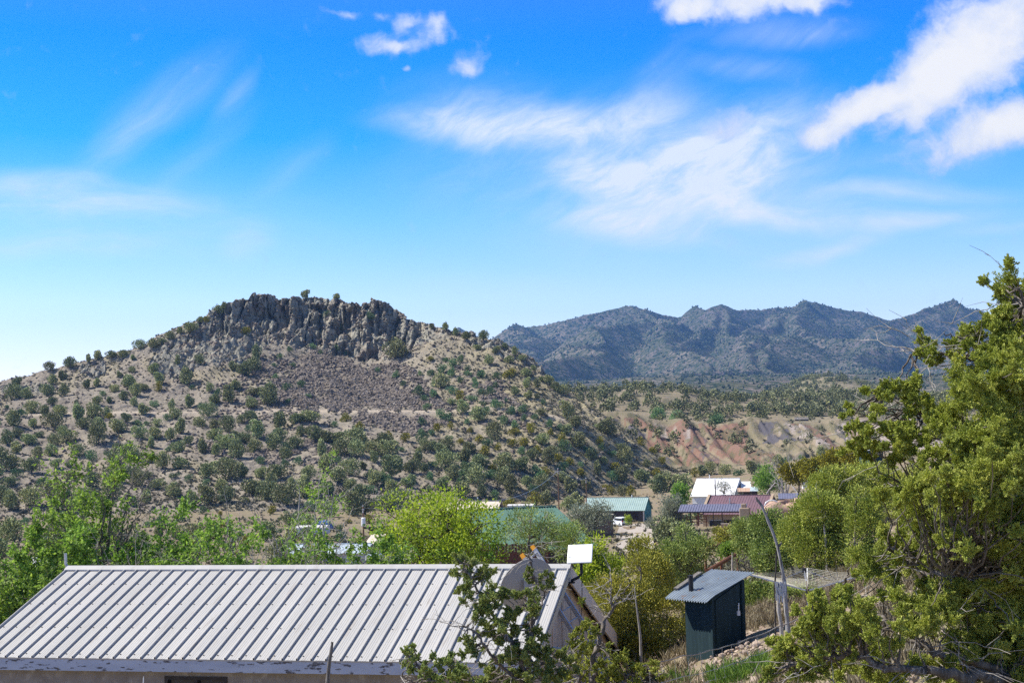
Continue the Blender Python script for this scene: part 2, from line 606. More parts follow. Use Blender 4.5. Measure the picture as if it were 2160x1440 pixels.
def ground_z(x, y, detail=True):
    x, y = np.asarray(x, float), np.asarray(y, float)
    r = np.sqrt(x * x + y * y)
    th = np.arctan2(x, y)
    u = np.tan(np.clip(th, -0.6, 0.6))
    u = np.clip(u, _gu[0], _gu[-1])
    ly = np.log(np.clip(np.where(np.abs(th) < 0.6, np.maximum(y, r * .8), r), 0.5, 20000))
    cols = np.stack([np.interp(ly, _gly, g) for g in _gz], -1)
    k = np.clip(np.searchsorted(_gu, u, side="right") - 1, 0, len(_gu) - 2)
    t = (u - _gu[k]) / (_gu[k + 1] - _gu[k])
    t = t * t * (3 - 2 * t) * .5 + t * .5
    a = np.take_along_axis(cols, k[..., None], -1)[..., 0]
    b = np.take_along_axis(cols, (k + 1)[..., None], -1)[..., 0]
    z = a * (1 - t) + b * t
    if detail:
        near = smooth(4, 14, r)
        z = z + near * (0.10 * fbm(x / 2.3, y / 2.3, 0, 3, 5) + 0.05 * fbm(x / .55, y / .55, 0, 2, 9)) + smooth(60, 200, r) * .5 * fbm(x / 21, y / 21, 0, 3, 2)
    return z


def polar_ground():
    th = np.concatenate([np.radians(np.arange(-180, -40, 4.0)), np.radians(np.arange(-40, -23, 1.0)), np.radians(np.linspace(-23, 23, 560)), np.radians(np.arange(24, 41, 1.0)), np.radians(np.arange(44, 180, 4.0))])
    rr = np.concatenate([np.geomspace(0.6, 12, 40)[:-1], np.geomspace(12, 80, 170)[:-1], np.geomspace(80, 700, 150)[:-1], np.geomspace(700, 5800, 22)])
    T, R = np.meshgrid(th, rr, indexing="ij")
    X, Y = R * np.sin(T), R * np.cos(T)
    Z = ground_z(X, Y)
    n, m = T.shape
    V = np.stack([X, Y, Z], -1).reshape(-1, 3)
    i = np.arange(n)[:, None]
    j = np.arange(m - 1)[None]
    i2 = (i + 1) % n
    q = np.stack([i * m + j, i * m + j + 1, i2 * m + j + 1, i2 * m + j], -1).reshape(-1, 4)
    c = len(V)
    V = np.concatenate([V, [[0, 0, V[::m, 2].mean()]]])
    tr = np.stack([np.full(n, c), np.arange(n) * m, ((np.arange(n) + 1) % n) * m], 1)
    return V, q, tr


def ground_mat():
    m, nt, b = new_mat("soil_and_dry_grass")
    p = nt.pos()
    big = nt.noise(p, 0.05, 4)
    med = nt.noise(p, 0.45, 5, 0.6)
    fin = nt.noise(p, 5.0, 6, 0.65)
    soil = nt.mix(nt.step(big, .35, .65), (.215, .16, .115), (.26, .205, .15))
    c = nt.mix(nt.step(med, .44, .62), soil, (.20, .185, .095))
    c = nt.mix(nt.step(nt.noise(p, 1.4, 5, .6), .52, .66), c, (.29, .245, .165))
    c = nt.mix(nt.step(fin, .50, .68), c, (.13, .10, .072))
    st = nt.voronoi(p, 7.0)
    c = nt.mix(nt.math("MULTIPLY", nt.step(st, .17, .10), nt.step(nt.noise(p, .9, 3), .45, .6)), c, (.33, .27, .22))
    nt.l(c, b.inputs["Base Color"])
    b.inputs["Roughness"].default_value = .95
    b.inputs["Specular IOR Level"].default_value = .1
    bump(nt, b, nt.math("ADD", fin, nt.math("MULTIPLY", nt.step(st, .2, .0), .6)), .8, .06)
    return m


GV, GQ, GT = polar_ground()
M_GROUND = ground_mat()
g_me = mesh_np("ground", GV, [GQ, GT], M_GROUND, smooth_shade=True)
ground = tag(link("ground", g_me), "dry tan valley floor and slope", "ground", kind="structure")


# ================================================================== the rocky hill
HC = {   # image column: (foot y, foot depth, trail y, trail depth, cliff-foot y, crest y, crest depth, cliff 0..1)
    -500: (1100, 330, 892, 450, 862, 856, 520, 0), -300: (1095, 330, 884, 452, 850, 842, 522, 0), -100: (1090, 335, 880, 456, 828, 818, 524, 0),
    0: (1088, 338, 876, 458, 816, 804, 525, .0), 70: (1087, 340, 874, 460, 798, 786, 526, .1), 170: (1085, 340, 871, 461, 782, 767, 528, .25),
    250: (1084, 340, 870, 462, 764, 744, 532, .2), 340: (1082, 340, 869, 464, 735, 707, 535, .3), 400: (1081, 340, 868, 465, 722, 682, 540, .5),
    445: (1080, 340, 868, 465, 706, 668, 545, .7), 470: (1080, 340, 868, 465, 706, 648, 547, .85), 500: (1080, 340, 868, 465, 708, 637, 550, 1),
    530: (1080, 340, 868, 465, 711, 629, 552, 1), 600: (1079, 341, 868, 465, 719, 632, 558, 1), 680: (1076, 342, 867, 466, 728, 625, 562, 1), 740: (1073, 345, 867, 466, 752, 634, 563, 1),
    775: (1071, 348, 866, 466, 759, 636, 562, 1), 810: (1069, 352, 866, 466, 758, 633, 561, 1), 835: (1068, 354, 866, 466, 750, 643, 559, 1), 850: (1067, 356, 866, 466, 742, 653, 557, .95),
    870: (1066, 358, 866, 466, 730, 661, 555, .9), 900: (1063, 362, 866, 466, 718, 683, 554, .6), 940: (1059, 367, 866, 466, 716, 697, 551, .4), 960: (1057, 370, 866, 466, 719, 703, 550, .35),
    1000: (1054, 375, 867, 466, 726, 711, 547, .4), 1040: (1052, 381, 867, 466, 735, 717, 541, .45), 1090: (1050, 390, 868, 464, 760, 745, 530, .3), 1150: (1047, 397, 872, 460, 795, 782, 516, .15),
    1200: (1045, 402, 882, 455, 838, 827, 503, 0), 1250: (1038, 418, 905, 458, 873, 862, 492, 0), 1300: (1028, 432, 945, 462, 908, 898, 481, 0), 1350: (1018, 445, 978, 466, 950, 942, 474, 0),
    1420: (1008, 458, 1002, 467, 998, 996, 470, 0), 1470: (1003, 465, 1000, 469, 998, 997, 470, 0),
}
_hp = np.array(list(HC), float)
_hv = np.array(list(HC.values()), float)


def in_poly(px, py, poly):
    px, py = np.asarray(px), np.asarray(py)
    inside = np.zeros(px.shape, bool)
    n = len(poly)
    for i in range(n):
        x0, y0 = poly[i]
        x1, y1 = poly[(i + 1) % n]
        c = ((y0 > py) != (y1 > py)) & (px < (x1 - x0) * (py - y0) / (y1 - y0 + 1e-9) + x0)
        inside ^= c
    return inside


def soft_poly(px, py, poly, jit=10, seed=3):
    jx = jit * fbm(px / 22, py / 22, 0, 3, seed)
    jy = jit * fbm(px / 22, py / 22, 5, 3, seed + 1)
    return in_poly(px + jx, py + jy, poly).astype(float)


def build_hill():
    ncol = 820
    pc = np.linspace(-500, 1470, ncol)
    H = np.stack([np.interp(pc, _hp, _hv[:, k]) for k in range(8)], 1)
    for k, w in ((0, 61), (1, 81), (2, 61), (3, 61), (4, 11), (5, 5), (6, 61), (7, 9)):     # soften the kinks of the control lines across columns
        H[:, k] = np.convolve(np.pad(H[:, k], w // 2, mode="edge"), np.ones(w) / w, "valid")
    rows_y, rows_z, rows_k = [], [], []
    fy, fd, ty, td, cy, ry, rd, cl = H.T
    fz = ray(pc, fy)[1] * fd
    tz = ray(pc, ty)[1] * td
    cz = ray(pc, cy)[1] * (rd - 5 - 9 * cl)
    cd = rd - 5 - 9 * cl
    rz = ray(pc, ry)[1] * rd
    u = np.array([ray(p, y)[0] for p, y in zip(pc, ty)])
    wid = np.minimum(1.0, (cd - td) / 30)

    def seg(d0, z0, d1, z1, n, bow=0.0, end=False):
        for t in np.linspace(0, 1, n + 1)[: n + 1 if end else n]:
            rows_y.append(d0 + (d1 - d0) * t)
            rows_z.append(z0 + (z1 - z0) * t - bow * 4 * t * (1 - t))

    seg(fd - 25, fz - 6, fd, fz, 5)
    seg(fd, fz, td, tz, 105, bow=np.maximum(0, (tz - fz)) * .05)
    seg(td, tz, td + 4.2 * wid, tz + .35, 3)
    seg(td + 4.2 * wid, tz + .35, cd, cz, 88, bow=np.maximum(0, (cz - tz)) * .06)
    seg(cd, cz, rd, rz, 84)
    seg(rd, rz, rd + 14, rz + .1, 12)
    seg(rd + 14, rz + .1, rd + 60, rz - 16 - 8 * wid, 12)
    seg(rd + 60, rz - 16 - 8 * wid, rd + 160, np.minimum(rz - 30, -12) - 4, 8, end=True)
    Y = np.array(rows_y).T
    Z = np.array(rows_z).T
    X = u[:, None] * Y
    px, py = to_px(np.stack([X, Y, Z], -1))
    nr = Y.shape[1]
    r_cl0 = 5 + 105 + 3 + 88
    row = np.arange(nr)[None, :] + np.zeros_like(Y)
    cliff_rows = smooth(r_cl0 - 10, r_cl0 + 4, row) * (1 - smooth(r_cl0 + 92, r_cl0 + 104, row))
    cliff = cliff_rows * cl[:, None]
    out = soft_poly(px, py, [(430, 670), (560, 690), (560, 730), (500, 770), (430, 775), (380, 800), (330, 790), (320, 760), (370, 730)], 14, 11) * .75
    out = np.maximum(out, soft_poly(px, py, [(170, 770), (215, 755), (225, 785), (170, 800)], 8, 12) * .8)
    out = np.maximum(out, soft_poly(px, py, [(0, 812), (120, 800), (110, 826), (0, 836)], 8, 14) * .45)
    out = np.maximum(out, soft_poly(px, py, [(990, 690), (1110, 735), (1150, 785), (1120, 780), (1040, 745), (985, 718)], 8, 13) * .75)
    rock = np.maximum(cliff, out)
    # rock relief: upright columns with clefts, ledges and blocks; away from rock gentle gullies and small lumps
    colu = np.abs(vnoise(X / 3.4 + .5 * vnoise(X / 9, Z / 9), Z / 22, 0, 21))
    colu2 = np.abs(vnoise(X / 1.5, Z / 9, 3, 22))
    blk = fbm(X / 6.5, Z / 5.0, Y / 30, 4, 23)
    big = fbm(X / 19, Z / 26, 7, 3, 24)
    led = np.floor(3 * vnoise(X / 5.5, Z / 3.6, 4, 25)) / 3
    Y = Y - cliff * (6.5 * big + 1.5 * (1 - colu * 2.2) + 1.0 * (1 - 2 * colu2) + 2.6 * blk + 1.7 * led - 2)
    cleft = np.exp(-(vnoise(X / 4.3 + .35 * vnoise(X / 7, Z / 6, 1), Z / 34, 9, 61) / .085) ** 2) + .6 * np.exp(-(vnoise(X / 2.1, Z / 12, 5, 62) / .08) ** 2)
    Y = Y + cliff * 3.6 * cleft - cliff * .7 * fbm(X / 1.1, Z / 1.5, 3, 2, 63)
    Z = Z + cliff * (1.3 * fbm(X / 2.6, Z / 3.2, 2, 3, 26))
    Z = Z + out * (2.6 * np.abs(fbm(X / 5, Y / 5, 0, 4, 27)) + 1.2 * fbm(X / 1.8, Y / 1.8, 0, 3, 28) - .9)
    crest = smooth(r_cl0 + 60, r_cl0 + 88, row) * (1 - smooth(r_cl0 + 96, r_cl0 + 108, row))
    Z = Z + crest * cl[:, None] * (1.5 * fbm(X / 13, 0, 0, 4, 29) + .35 * (np.floor(2.5 * vnoise(X / 3.2, 0, 1, 30)) / 2.5))
    gentle = (1 - rock) * smooth(2, 14, row) * (1 - smooth(nr - 26, nr - 14, row))
    trail = np.exp(-((row - 111.5) / 3.5) ** 2)
    Z = Z + gentle * (1 - .95 * trail) * (.9 * fbm((X + Y * .25) / 16, Y / 60, 0, 3, 31) + .5 * fbm(X / 4.2, Y / 5.0, 0, 3, 32) + .16 * fbm(X / 1.2, Y / 1.2, 0, 2, 33))
    talus = np.maximum(soft_poly(px, py, [(655, 735), (720, 738), (770, 770), (860, 775), (900, 810), (930, 852), (965, 862), (590, 864), (560, 850), (590, 800)], 16, 15),
                       soft_poly(px, py, [(755, 872), (960, 872), (950, 893), (905, 905), (870, 925), (800, 900), (745, 892)], 9, 16))
    talus = np.maximum(talus, .55 * soft_poly(px, py, [(520, 745), (600, 735), (640, 780), (600, 862), (470, 866), (480, 800)], 26, 17))
    talus = np.maximum(talus, .75 * soft_poly(px, py, [(960, 790), (1050, 800), (1110, 862), (1000, 864)], 24, 18))
    talus = np.maximum(talus, .6 * soft_poly(px, py, [(1020, 872), (1130, 880), (1140, 905), (1010, 900)], 20, 19))
    talus = np.maximum(talus, .6 * soft_poly(px, py, [(330, 890), (640, 880), (740, 950), (690, 985), (460, 950), (380, 960)], 40, 35) * smooth(.0, .5, fbm(X / 14, Y / 20, 0, 3, 36) + .25))
    talus *= (1 - np.clip(rock * 1.6, 0, 1)) * (.45 + .55 * smooth(-.45, .05, fbm(px / 26, py / 18, 3, 4, 37)))
    grass = smooth(780, 1150, px + 60 * fbm(px / 60, py / 60, 0, 3, 41)) * (1 - .5 * smooth(960, 1040, py)) * (1 - talus)
    grass = np.maximum(grass, .6 * smooth(0.1, .8, fbm(px / 70, py / 50, 0, 3, 43)))
    V = np.stack([X, Y, Z], -1).reshape(-1, 3)
    i, j = np.arange(ncol - 1)[:, None], np.arange(nr - 1)[None]
    q = np.stack([i * nr + j, (i + 1) * nr + j, (i + 1) * nr + j + 1, i * nr + j + 1], -1).reshape(-1, 4)
    return V, q, {"rock": ("POINT", rock.ravel()), "talus": ("POINT", talus.ravel()), "trail": ("POINT", (trail * smooth(-500, 200, px) * (1 - smooth(1150, 1260, px))).ravel()), "dry": ("POINT", grass.ravel())}


def hill_mat():
    m, nt, b = new_mat("hillside_soil_and_rock")
    p = nt.pos()
    big = nt.noise(p, .03, 4)
    med = nt.noise(p, .22, 5, .62)
    fin = nt.noise(p, 1.3, 5, .7)
    soil = nt.mix(nt.step(big, .35, .62), (.25, .215, .172), (.285, .25, .198))
    soil = nt.mix(nt.math("MULTIPLY", nt.step(med, .5, .66), .55), soil, (.165, .148, .138))
    dry = nt.mix(nt.step(fin, .4, .62), (.35, .30, .195), (.25, .225, .13))
    c = nt.mix(nt.math("MULTIPLY", nt.attr("dry"), nt.step(med, .30, .52)), soil, dry)
    c = nt.mix(nt.step(fin, .56, .72), c, (.12, .105, .08))
    c = nt.mix(nt.step(nt.voronoi(p, .75), .26, .12), c, (.30, .26, .21))
    tal = nt.mix(nt.voronoi(p, .85, out="Color"), (.09, .07, .055), (.25, .205, .16))
    c = nt.mix(nt.step(nt.attr("talus"), .3, .7), c, tal)
    c = nt.mix(nt.math("MULTIPLY", nt.attr("trail"), .9), c, (.46, .39, .31))
    sv = nt.scale(p, (1, 1, .28))
    r1 = nt.noise(sv, .35, 6, .65)
    r2 = nt.noise(p, 1.1, 5, .7)
    rk = nt.mix(nt.step(r1, .36, .62), (.15, .148, .128), (.36, .335, .265))
    rk = nt.mix(nt.step(r2, .52, .68), rk, (.085, .085, .078))
    rk = nt.mix(nt.math("MULTIPLY", nt.step(nt.noise(p, .16, 4), .5, .66), .6), rk, (.25, .19, .145))
    c = nt.mix(nt.step(nt.math("ADD", nt.attr("rock"), nt.math("MULTIPLY", nt.math("SUBTRACT", med, .5), .7)), .28, .55), c, rk)
    nt.l(c, b.inputs["Base Color"])
    b.inputs["Roughness"].default_value = .95
    b.inputs["Specular IOR Level"].default_value = .08
    hgt = nt.math("ADD", nt.math("ADD", fin, r2), nt.math("MULTIPLY", nt.math("MULTIPLY", nt.voronoi(p, .85), nt.attr("talus")), -1.2))
    bump(nt, b, hgt, .7, .45)
    return m


HV, HQ, HA = build_hill()
hill = tag(link("hill", mesh_np("hill", HV, HQ, hill_mat(), smooth_shade=False, attrs=HA)), "rocky hill with a columnar cliff along its top", "hill", kind="structure")


# ================================================================== low hills and coloured banks on the right
def strip_land(name, cols, segs, mat, label, amp, masks=None, c0=None, c1=None, ncol=500):
    """cols: {image column: [(y, depth) ...]} control lines from near to far; segs: rows between neighbouring lines"""
    ks = np.array(sorted(cols), float)
    A = np.array([cols[k] for k in sorted(cols)], float)
    pc = np.linspace(ks[0] if c0 is None else c0, ks[-1] if c1 is None else c1, ncol)
    P = np.stack([np.stack([np.interp(pc, ks, A[:, j, i]) for i in (0, 1)], -1) for j in range(A.shape[1])], 1)
    kk = np.ones(9) / 9
    for j in range(P.shape[1]):
        for i in (0, 1):
            P[:, j, i] = np.convolve(np.pad(P[:, j, i], 4, mode="edge"), kk, "valid")
    u = ray(pc, P[:, 1, 0])[0]
    D = P[:, :, 1]
    Zc = np.stack([ray(pc, P[:, j, 0])[1] * D[:, j] for j in range(P.shape[1])], 1)
    ys, zs = [], []
    for j, n in enumerate(segs):
        last = j == len(segs) - 1
        for t in np.linspace(0, 1, n + 1)[: n + 1 if last else n]:
            ys.append(D[:, j] + (D[:, j + 1] - D[:, j]) * t)
            zs.append(Zc[:, j] + (Zc[:, j + 1] - Zc[:, j]) * t)
    Y, Z = np.array(ys).T, np.array(zs).T
    k9 = np.ones(9) / 9
    if amp[2]:
        Z = np.apply_along_axis(lambda r: np.convolve(np.pad(r, 4, mode="edge"), k9, "valid"), 1, Z)
    X = u[:, None] * Y
    px, py = to_px(np.stack([X, Y, Z], -1))
    nr = Y.shape[1]
    Z[:, 0] -= 9
    Z[:, 1] -= 2.5
    Z = Z + amp[0] * fbm(X / amp[1], Y / amp[1], 0, 4, 51)
    at_ = {}
    if masks:
        at_, dz = masks(px, py, X, Y, Z)
        Z = Z + dz
    V = np.stack([X, Y, Z], -1).reshape(-1, 3)
    i, j = np.arange(ncol - 1)[:, None], np.arange(nr - 1)[None]
    q = np.stack([i * nr + j, (i + 1) * nr + j, (i + 1) * nr + j + 1, i * nr + j + 1], -1).reshape(-1, 4)
    o = tag(link(name, mesh_np(name, V, q, mat, smooth_shade=True, attrs={k: ("POINT", v.ravel()) for k, v in at_.items()})), label, "hill", kind="structure")
    return o, V, q


BANK = {   # foot, brow of the bank, back of the shelf, crest, behind, far foot
    1120: [(990, 488), (880, 548), (874, 610), (832, 720), (835, 790), (905, 900)],
    1200: [(1000, 486), (885, 548), (872, 610), (826, 740), (830, 810), (902, 920)],
    1260: [(1005, 484), (882, 546), (872, 612), (824, 750), (828, 820), (900, 930)],
    1320: [(1004, 482), (886, 545), (878, 612), (820, 760), (825, 830), (899, 940)],
    1380: [(1002, 481), (891, 545), (884, 612), (816, 765), (821, 835), (898, 950)],
    1450: [(996, 480), (893, 545), (887, 614), (822, 768), (827, 835), (897, 950)],
    1510: [(990, 480), (893, 545), (887, 616), (838, 772), (842, 835), (897, 950)],
    1580: [(982, 480), (891, 545), (885, 618), (843, 776), (846, 835), (896, 950)],
    1650: [(974, 480), (889, 545), (882, 618), (838, 778), (842, 835), (896, 950)],
    1720: [(966, 480), (890, 545), (881, 618), (834, 780), (838, 840), (895, 950)],
    1790: [(962, 480), (886, 545), (878, 618), (832, 780), (836, 840), (894, 950)],
    1850: [(958, 482), (880, 545), (876, 618), (834, 780), (838, 840), (893, 950)],
    1920: [(954, 484), (884, 546), (876, 618), (838, 780), (842, 840), (892, 950)],
    2100: [(950, 486), (882, 548), (874, 618), (842, 780), (846, 840), (890, 950)],
    2500: [(945, 488), (874, 548), (868, 618), (834, 780), (838, 840), (880, 950)],
    2900: [(940, 488), (868, 548), (862, 618), (826, 780), (830, 840), (875, 950)],
}


def bank_masks(px, py, X, Y, Z):
    bank = smooth(1, 12, py - np.interp(px, [1100, 1260, 1420, 1650, 1850, 2100], [880, 884, 893, 889, 882, 880])) * (1 - smooth(966, 992, py))
    grain = (px - (py - 890) * 1.15)               # the dumps run down the bank in tongues
    g = grain + 14 * fbm(px / 26, py / 26, 0, 3, 61) + 26 * fbm(px / 70, py / 34, 0, 3, 60)
    g = g + 10 * fbm(px / 12, py / 12, 2, 4, 66) * 1.7
    slate = np.exp(-((g - 1290) / 20.0) ** 2) + .8 * np.exp(-((g - 1612) / 26.0) ** 2) * (py < 935) + .6 * np.exp(-((g - 1752) / 14.0) ** 2) + .5 * np.exp(-((g - 1420) / 13.0) ** 2)
    slate = np.maximum(slate, .9 * smooth(955, 975, py) * smooth(1640, 1700, px) * (1 - smooth(1810, 1850, px)))
    red = np.exp(-((g - 1340) / 18.0) ** 2) + np.exp(-((g - 1405) / 24.0) ** 2) * .8 + .8 * np.exp(-((g - 1468) / 22.0) ** 2) + .7 * np.exp(-((g - 1520) / 26.0) ** 2) + np.exp(-((g - 1690) / 24.0) ** 2) + .5 * np.exp(-((g - 1780) / 20.0) ** 2)
    pale = .9 * np.exp(-((g - 1378) / 26.0) ** 2) * (py < 925) + .8 * np.exp(-((g - 1655) / 16.0) ** 2) + np.exp(-((g - 1775) / 26.0) ** 2) * (py < 935) + smooth(1800, 1830, px) * .8
    veg = smooth(.05, .55, fbm(px / 14, py / 7, 0, 4, 62) + .28 * smooth(930, 970, py))
    gul = np.abs(vnoise(grain / 9, py / 60, 0, 63))
    gul2 = np.abs(vnoise(grain / 22 + .4 * fbm(px / 30, py / 20, 0, 2, 68), py / 140, 3, 67))
    dz = bank * (1.1 * (gul - .5) + 1.1 * (gul2 - .5) + 1.6 * fbm(grain / 25, py / 60, 0, 3, 64)) + 1.5 * fbm(X / 13, 0, 2, 3, 69) * np.exp(-((Y - 548) / 16) ** 2)
    return {"slate": np.clip(slate * bank, 0, 1), "red": np.clip(red * bank * 1.35, 0, 1), "pale": np.clip(pale * bank, 0, 1), "veg": np.clip(veg, 0, 1)}, dz


def bank_mat():
    m, nt, b = new_mat("scrubby_banks")
    p = nt.pos()
    med = nt.noise(p, .12, 5, .62)
    fin = nt.noise(p, .9, 5, .7)
    c = nt.mix(nt.step(med, .38, .62), (.25, .205, .145), (.21, .185, .12))
    c = nt.mix(nt.step(nt.attr("pale"), .25, .7), c, (.31, .265, .24))
    c = nt.mix(nt.step(nt.math("ADD", nt.attr("red"), nt.math("MULTIPLY", nt.math("SUBTRACT", med, .5), .8)), .3, .75), c, nt.mix(nt.step(fin, .4, .65), (.20, .118, .09), (.24, .16, .122)))
    c = nt.mix(nt.step(nt.attr("slate"), .3, .6), c, (.105, .098, .11))
    c = nt.mix(nt.math("MULTIPLY", nt.step(nt.math("ADD", fin, nt.math("MULTIPLY", nt.attr("veg"), .22)), .58, .72), .85), c, (.11, .105, .062))
    nt.l(c, b.inputs["Base Color"])
    b.inputs["Roughness"].default_value = .95
    b.inputs["Specular IOR Level"].default_value = .08
    bump(nt, b, fin, .8, .5)
    return m


hills, BV, BQ = strip_land("hills", BANK, [44, 14, 46, 12, 10], bank_mat(), "low scrubby hills above red and grey spoil banks", (1.6, 34, 1), bank_masks, ncol=620)

DOME = {
    1450: [(905, 940), (858, 1150), (853, 1250), (862, 1500), (880, 1700)], 1560: [(900, 940), (850, 1150), (845, 1250), (852, 1450), (870, 1700)],
    1620: [(896, 940), (842, 1150), (836, 1250), (840, 1450), (868, 1700)], 1680: [(893, 940), (828, 1150), (816, 1250), (820, 1450), (866, 1700)], 1715: [(893, 940), (820, 1150), (806, 1250), (810, 1450), (866, 1700)],
    1750: [(892, 940), (815, 1150), (800, 1250), (804, 1450), (865, 1700)], 1785: [(891, 940), (817, 1150), (803, 1250), (806, 1450), (865, 1700)], 1820: [(891, 940), (826, 1150), (814, 1250), (818, 1450), (864, 1700)],
    1880: [(890, 940), (838, 1150), (830, 1250), (835, 1450), (863, 1700)], 1980: [(889, 940), (846, 1150), (840, 1250), (845, 1450), (862, 1700)],
    2200: [(886, 940), (850, 1150), (846, 1250), (850, 1450), (860, 1700)], 2700: [(880, 940), (840, 1150), (836, 1250), (840, 1450), (850, 1700)],
}
M_FAR = noisy("pale_scrub_soil", (.27, .225, .15), (.20, .185, .11), .03, .95, c3=(.12, .115, .07), s3=.25, t3=(.5, .62), detail=6, spec=.05)
dome, DV, DQ = strip_land("hills.001", DOME, [30, 14, 14, 10], M_FAR, "rounded wooded hill before the mountains", (4.0, 90, 1), ncol=300)


# ================================================================== the mountain range
RIDGES = [
    [(700, 760, 5200), (860, 735, 5000), (935, 703, 4900), (968, 682, 4900), (1000, 699, 4900), (1040, 714, 4800), (1090, 687, 4700), (1150, 681, 4650), (1200, 667, 4600), (1260, 660, 4600), (1290, 655, 4600), (1318, 646, 4600), (1345, 650, 4550), (1400, 664, 4550), (1450, 664, 4600), (1490, 652, 4600), (1521, 641, 4600), (1556, 656, 4650), (1600, 656, 4700), (1660, 650, 4750), (1700, 637, 4800), (1760, 650, 4800), (1820, 652, 4800), (1880, 669, 4800), (1925, 663, 4750), (1980, 636, 4700), (2040, 664, 4750), (2100, 690, 4800), (2160, 708, 4900), (2300, 735, 5000), (2500, 730, 5200), (2900, 730, 5600)],
    [(1345, 650, 4500), (1300, 676, 4050), (1255, 706, 3600), (1180, 748, 3050), (1120, 790, 2500)],
    [(1345, 652, 4450), (1400, 690, 3900), (1450, 735, 3400), (1500, 780, 2800)],
    [(1150, 681, 4600), (1120, 722, 3900), (1080, 770, 3200)],
    [(1521, 641, 4600), (1497, 680, 4150), (1465, 722, 3650), (1430, 775, 2900)],
    [(1521, 643, 4550), (1575, 690, 4000), (1610, 745, 3300)],
    [(1700, 640, 4700), (1690, 664, 4300), (1640, 700, 3800), (1580, 752, 3100), (1530, 790, 2600)],
    [(1745, 682, 3900), (1715, 700, 3700), (1650, 735, 3250), (1600, 770, 2850)],
    [(1745, 682, 3900), (1800, 715, 3500), (1850, 760, 3050), (1890, 800, 2500)],
    [(1700, 640, 4700), (1745, 682, 3900)],
    [(1980, 638, 4650), (1945, 678, 4200), (1900, 716, 3750), (1840, 760, 3150)],
    [(1980, 638, 4650), (2040, 700, 4000), (2080, 750, 3400)],
    [(2160, 710, 4800), (2120, 745, 4000)],
    [(2500, 732, 5100), (2420, 760, 4200)],
]


def mountain_z(X, Y):
    wx = X + 110 * fbm(X / 420, Y / 420, 0, 4, 71)
    wy = Y + 110 * fbm(X / 420, Y / 420, 4, 4, 72)
    base = np.interp(Y, [850, 1200, 1600, 2000, 2500, 3200, 4500, 5500, 7000], [-16, 8, 50, 76, 98, 120, 150, 150, 120]) + 9 * fbm(X / 260, Y / 260, 0, 4, 73)
    z = base.copy()
    for k, line in enumerate(RIDGES):
        pts = np.array([at(*p) for p in line])
        best = np.full(X.shape, -1e9)
        ax, ay = (X, Y) if k == 0 else (wx, wy)
        for a, b in zip(pts[:-1], pts[1:]):
            dx, dy = b[0] - a[0], b[1] - a[1]
            t = np.clip(((ax - a[0]) * dx + (ay - a[1]) * dy) / (dx * dx + dy * dy), 0, 1)
            d = np.hypot(ax - a[0] - t * dx, ay - a[1] - t * dy)
            best = np.maximum(best, a[2] + (b[2] - a[2]) * t - (.78 if k == 0 else .60) * d + .00004 * d * d)
        s = 5.0
        h = np.clip(.5 + .5 * (best - z) / s, 0, 1)
        z = z * (1 - h) + best * h + s * h * (1 - h)
    lift = smooth(10, 80, z - base)
    gul = np.abs(vnoise(wx / 210, wy / 330, 0, 74))
    return z + lift * (17 * (gul - .55) * smooth(20, 90, z - base) + 3 * fbm(X / 80, Y / 80, 0, 3, 75)) + 2 * fbm(X / 40, Y / 40, 0, 3, 76)


def build_mountains():
    xs = np.concatenate([np.linspace(-5200, -900, 60)[:-1], np.linspace(-900, 2300, 560)[:-1], np.linspace(2300, 6500, 60)])
    ys = np.concatenate([np.linspace(840, 5000, 430)[:-1], np.linspace(5000, 5900, 24)])
    X, Y = np.meshgrid(xs, ys, indexing="ij")
    Z = mountain_z(X, Y)
    edge = smooth(5250, 5850, Y)
    Z = Z * (1 - edge) - 30 * edge
    n, m = X.shape
    i, j = np.arange(n - 1)[:, None], np.arange(m - 1)[None]
    q = np.stack([i * m + j, (i + 1) * m + j, (i + 1) * m + j + 1, i * m + j + 1], -1).reshape(-1, 4)
    return np.stack([X, Y, Z], -1).reshape(-1, 3), q


def mountain_mat():
    m, nt, b = new_mat("mountain_scrub_and_rock")
    p = nt.pos()
    big = nt.noise(p, .004, 5, .6)
    med = nt.noise(p, .02, 5, .65)
    fin = nt.noise(p, .11, 4, .7)
    c = nt.mix(nt.step(big, .38, .62), (.21, .175, .14), (.145, .12, .115))
    c = nt.mix(nt.step(med, .42, .58), c, (.10, .10, .07))
    c = nt.mix(nt.step(fin, .44, .56), c, (.032, .048, .028))
    nt.l(c, b.inputs["Base Color"])
    b.inputs["Roughness"].default_value = 1.0
    b.inputs["Specular IOR Level"].default_value = .0
    bump(nt, b, nt.math("ADD", fin, med), .6, 5.0)
    return m


MV, MQ = build_mountains()
mountains = tag(link("mountains", mesh_np("mountains", MV, MQ, mountain_mat(), smooth_shade=True)), "blue wooded mountain range on the horizon", "mountain", kind="structure")

# ------------------------------------------------------------------ looking a pixel up on the land
_bv = {}
for _n, _V, _Q in (("ground", GV, GQ), ("hill", HV, HQ), ("hills", BV, BQ), ("dome", DV, DQ)):
    _bv[_n] = BVHTree.FromPolygons([Vector(v) for v in _V], [tuple(int(i) for i in f) for f in _Q])


def hit(px, py, which=("ground", "hill", "hills", "dome")):
    u, v = ray(px, py)
    d = Vector((float(u), 1.0, float(v))).normalized()
    best = None
    for w in which:
        loc, nrm, idx, dist = _bv[w].ray_cast(Vector((0, 0, 0)), d, 3000)
        if loc is not None and (best is None or dist < best[1]):
            best = (loc, dist, nrm, w)
    return best


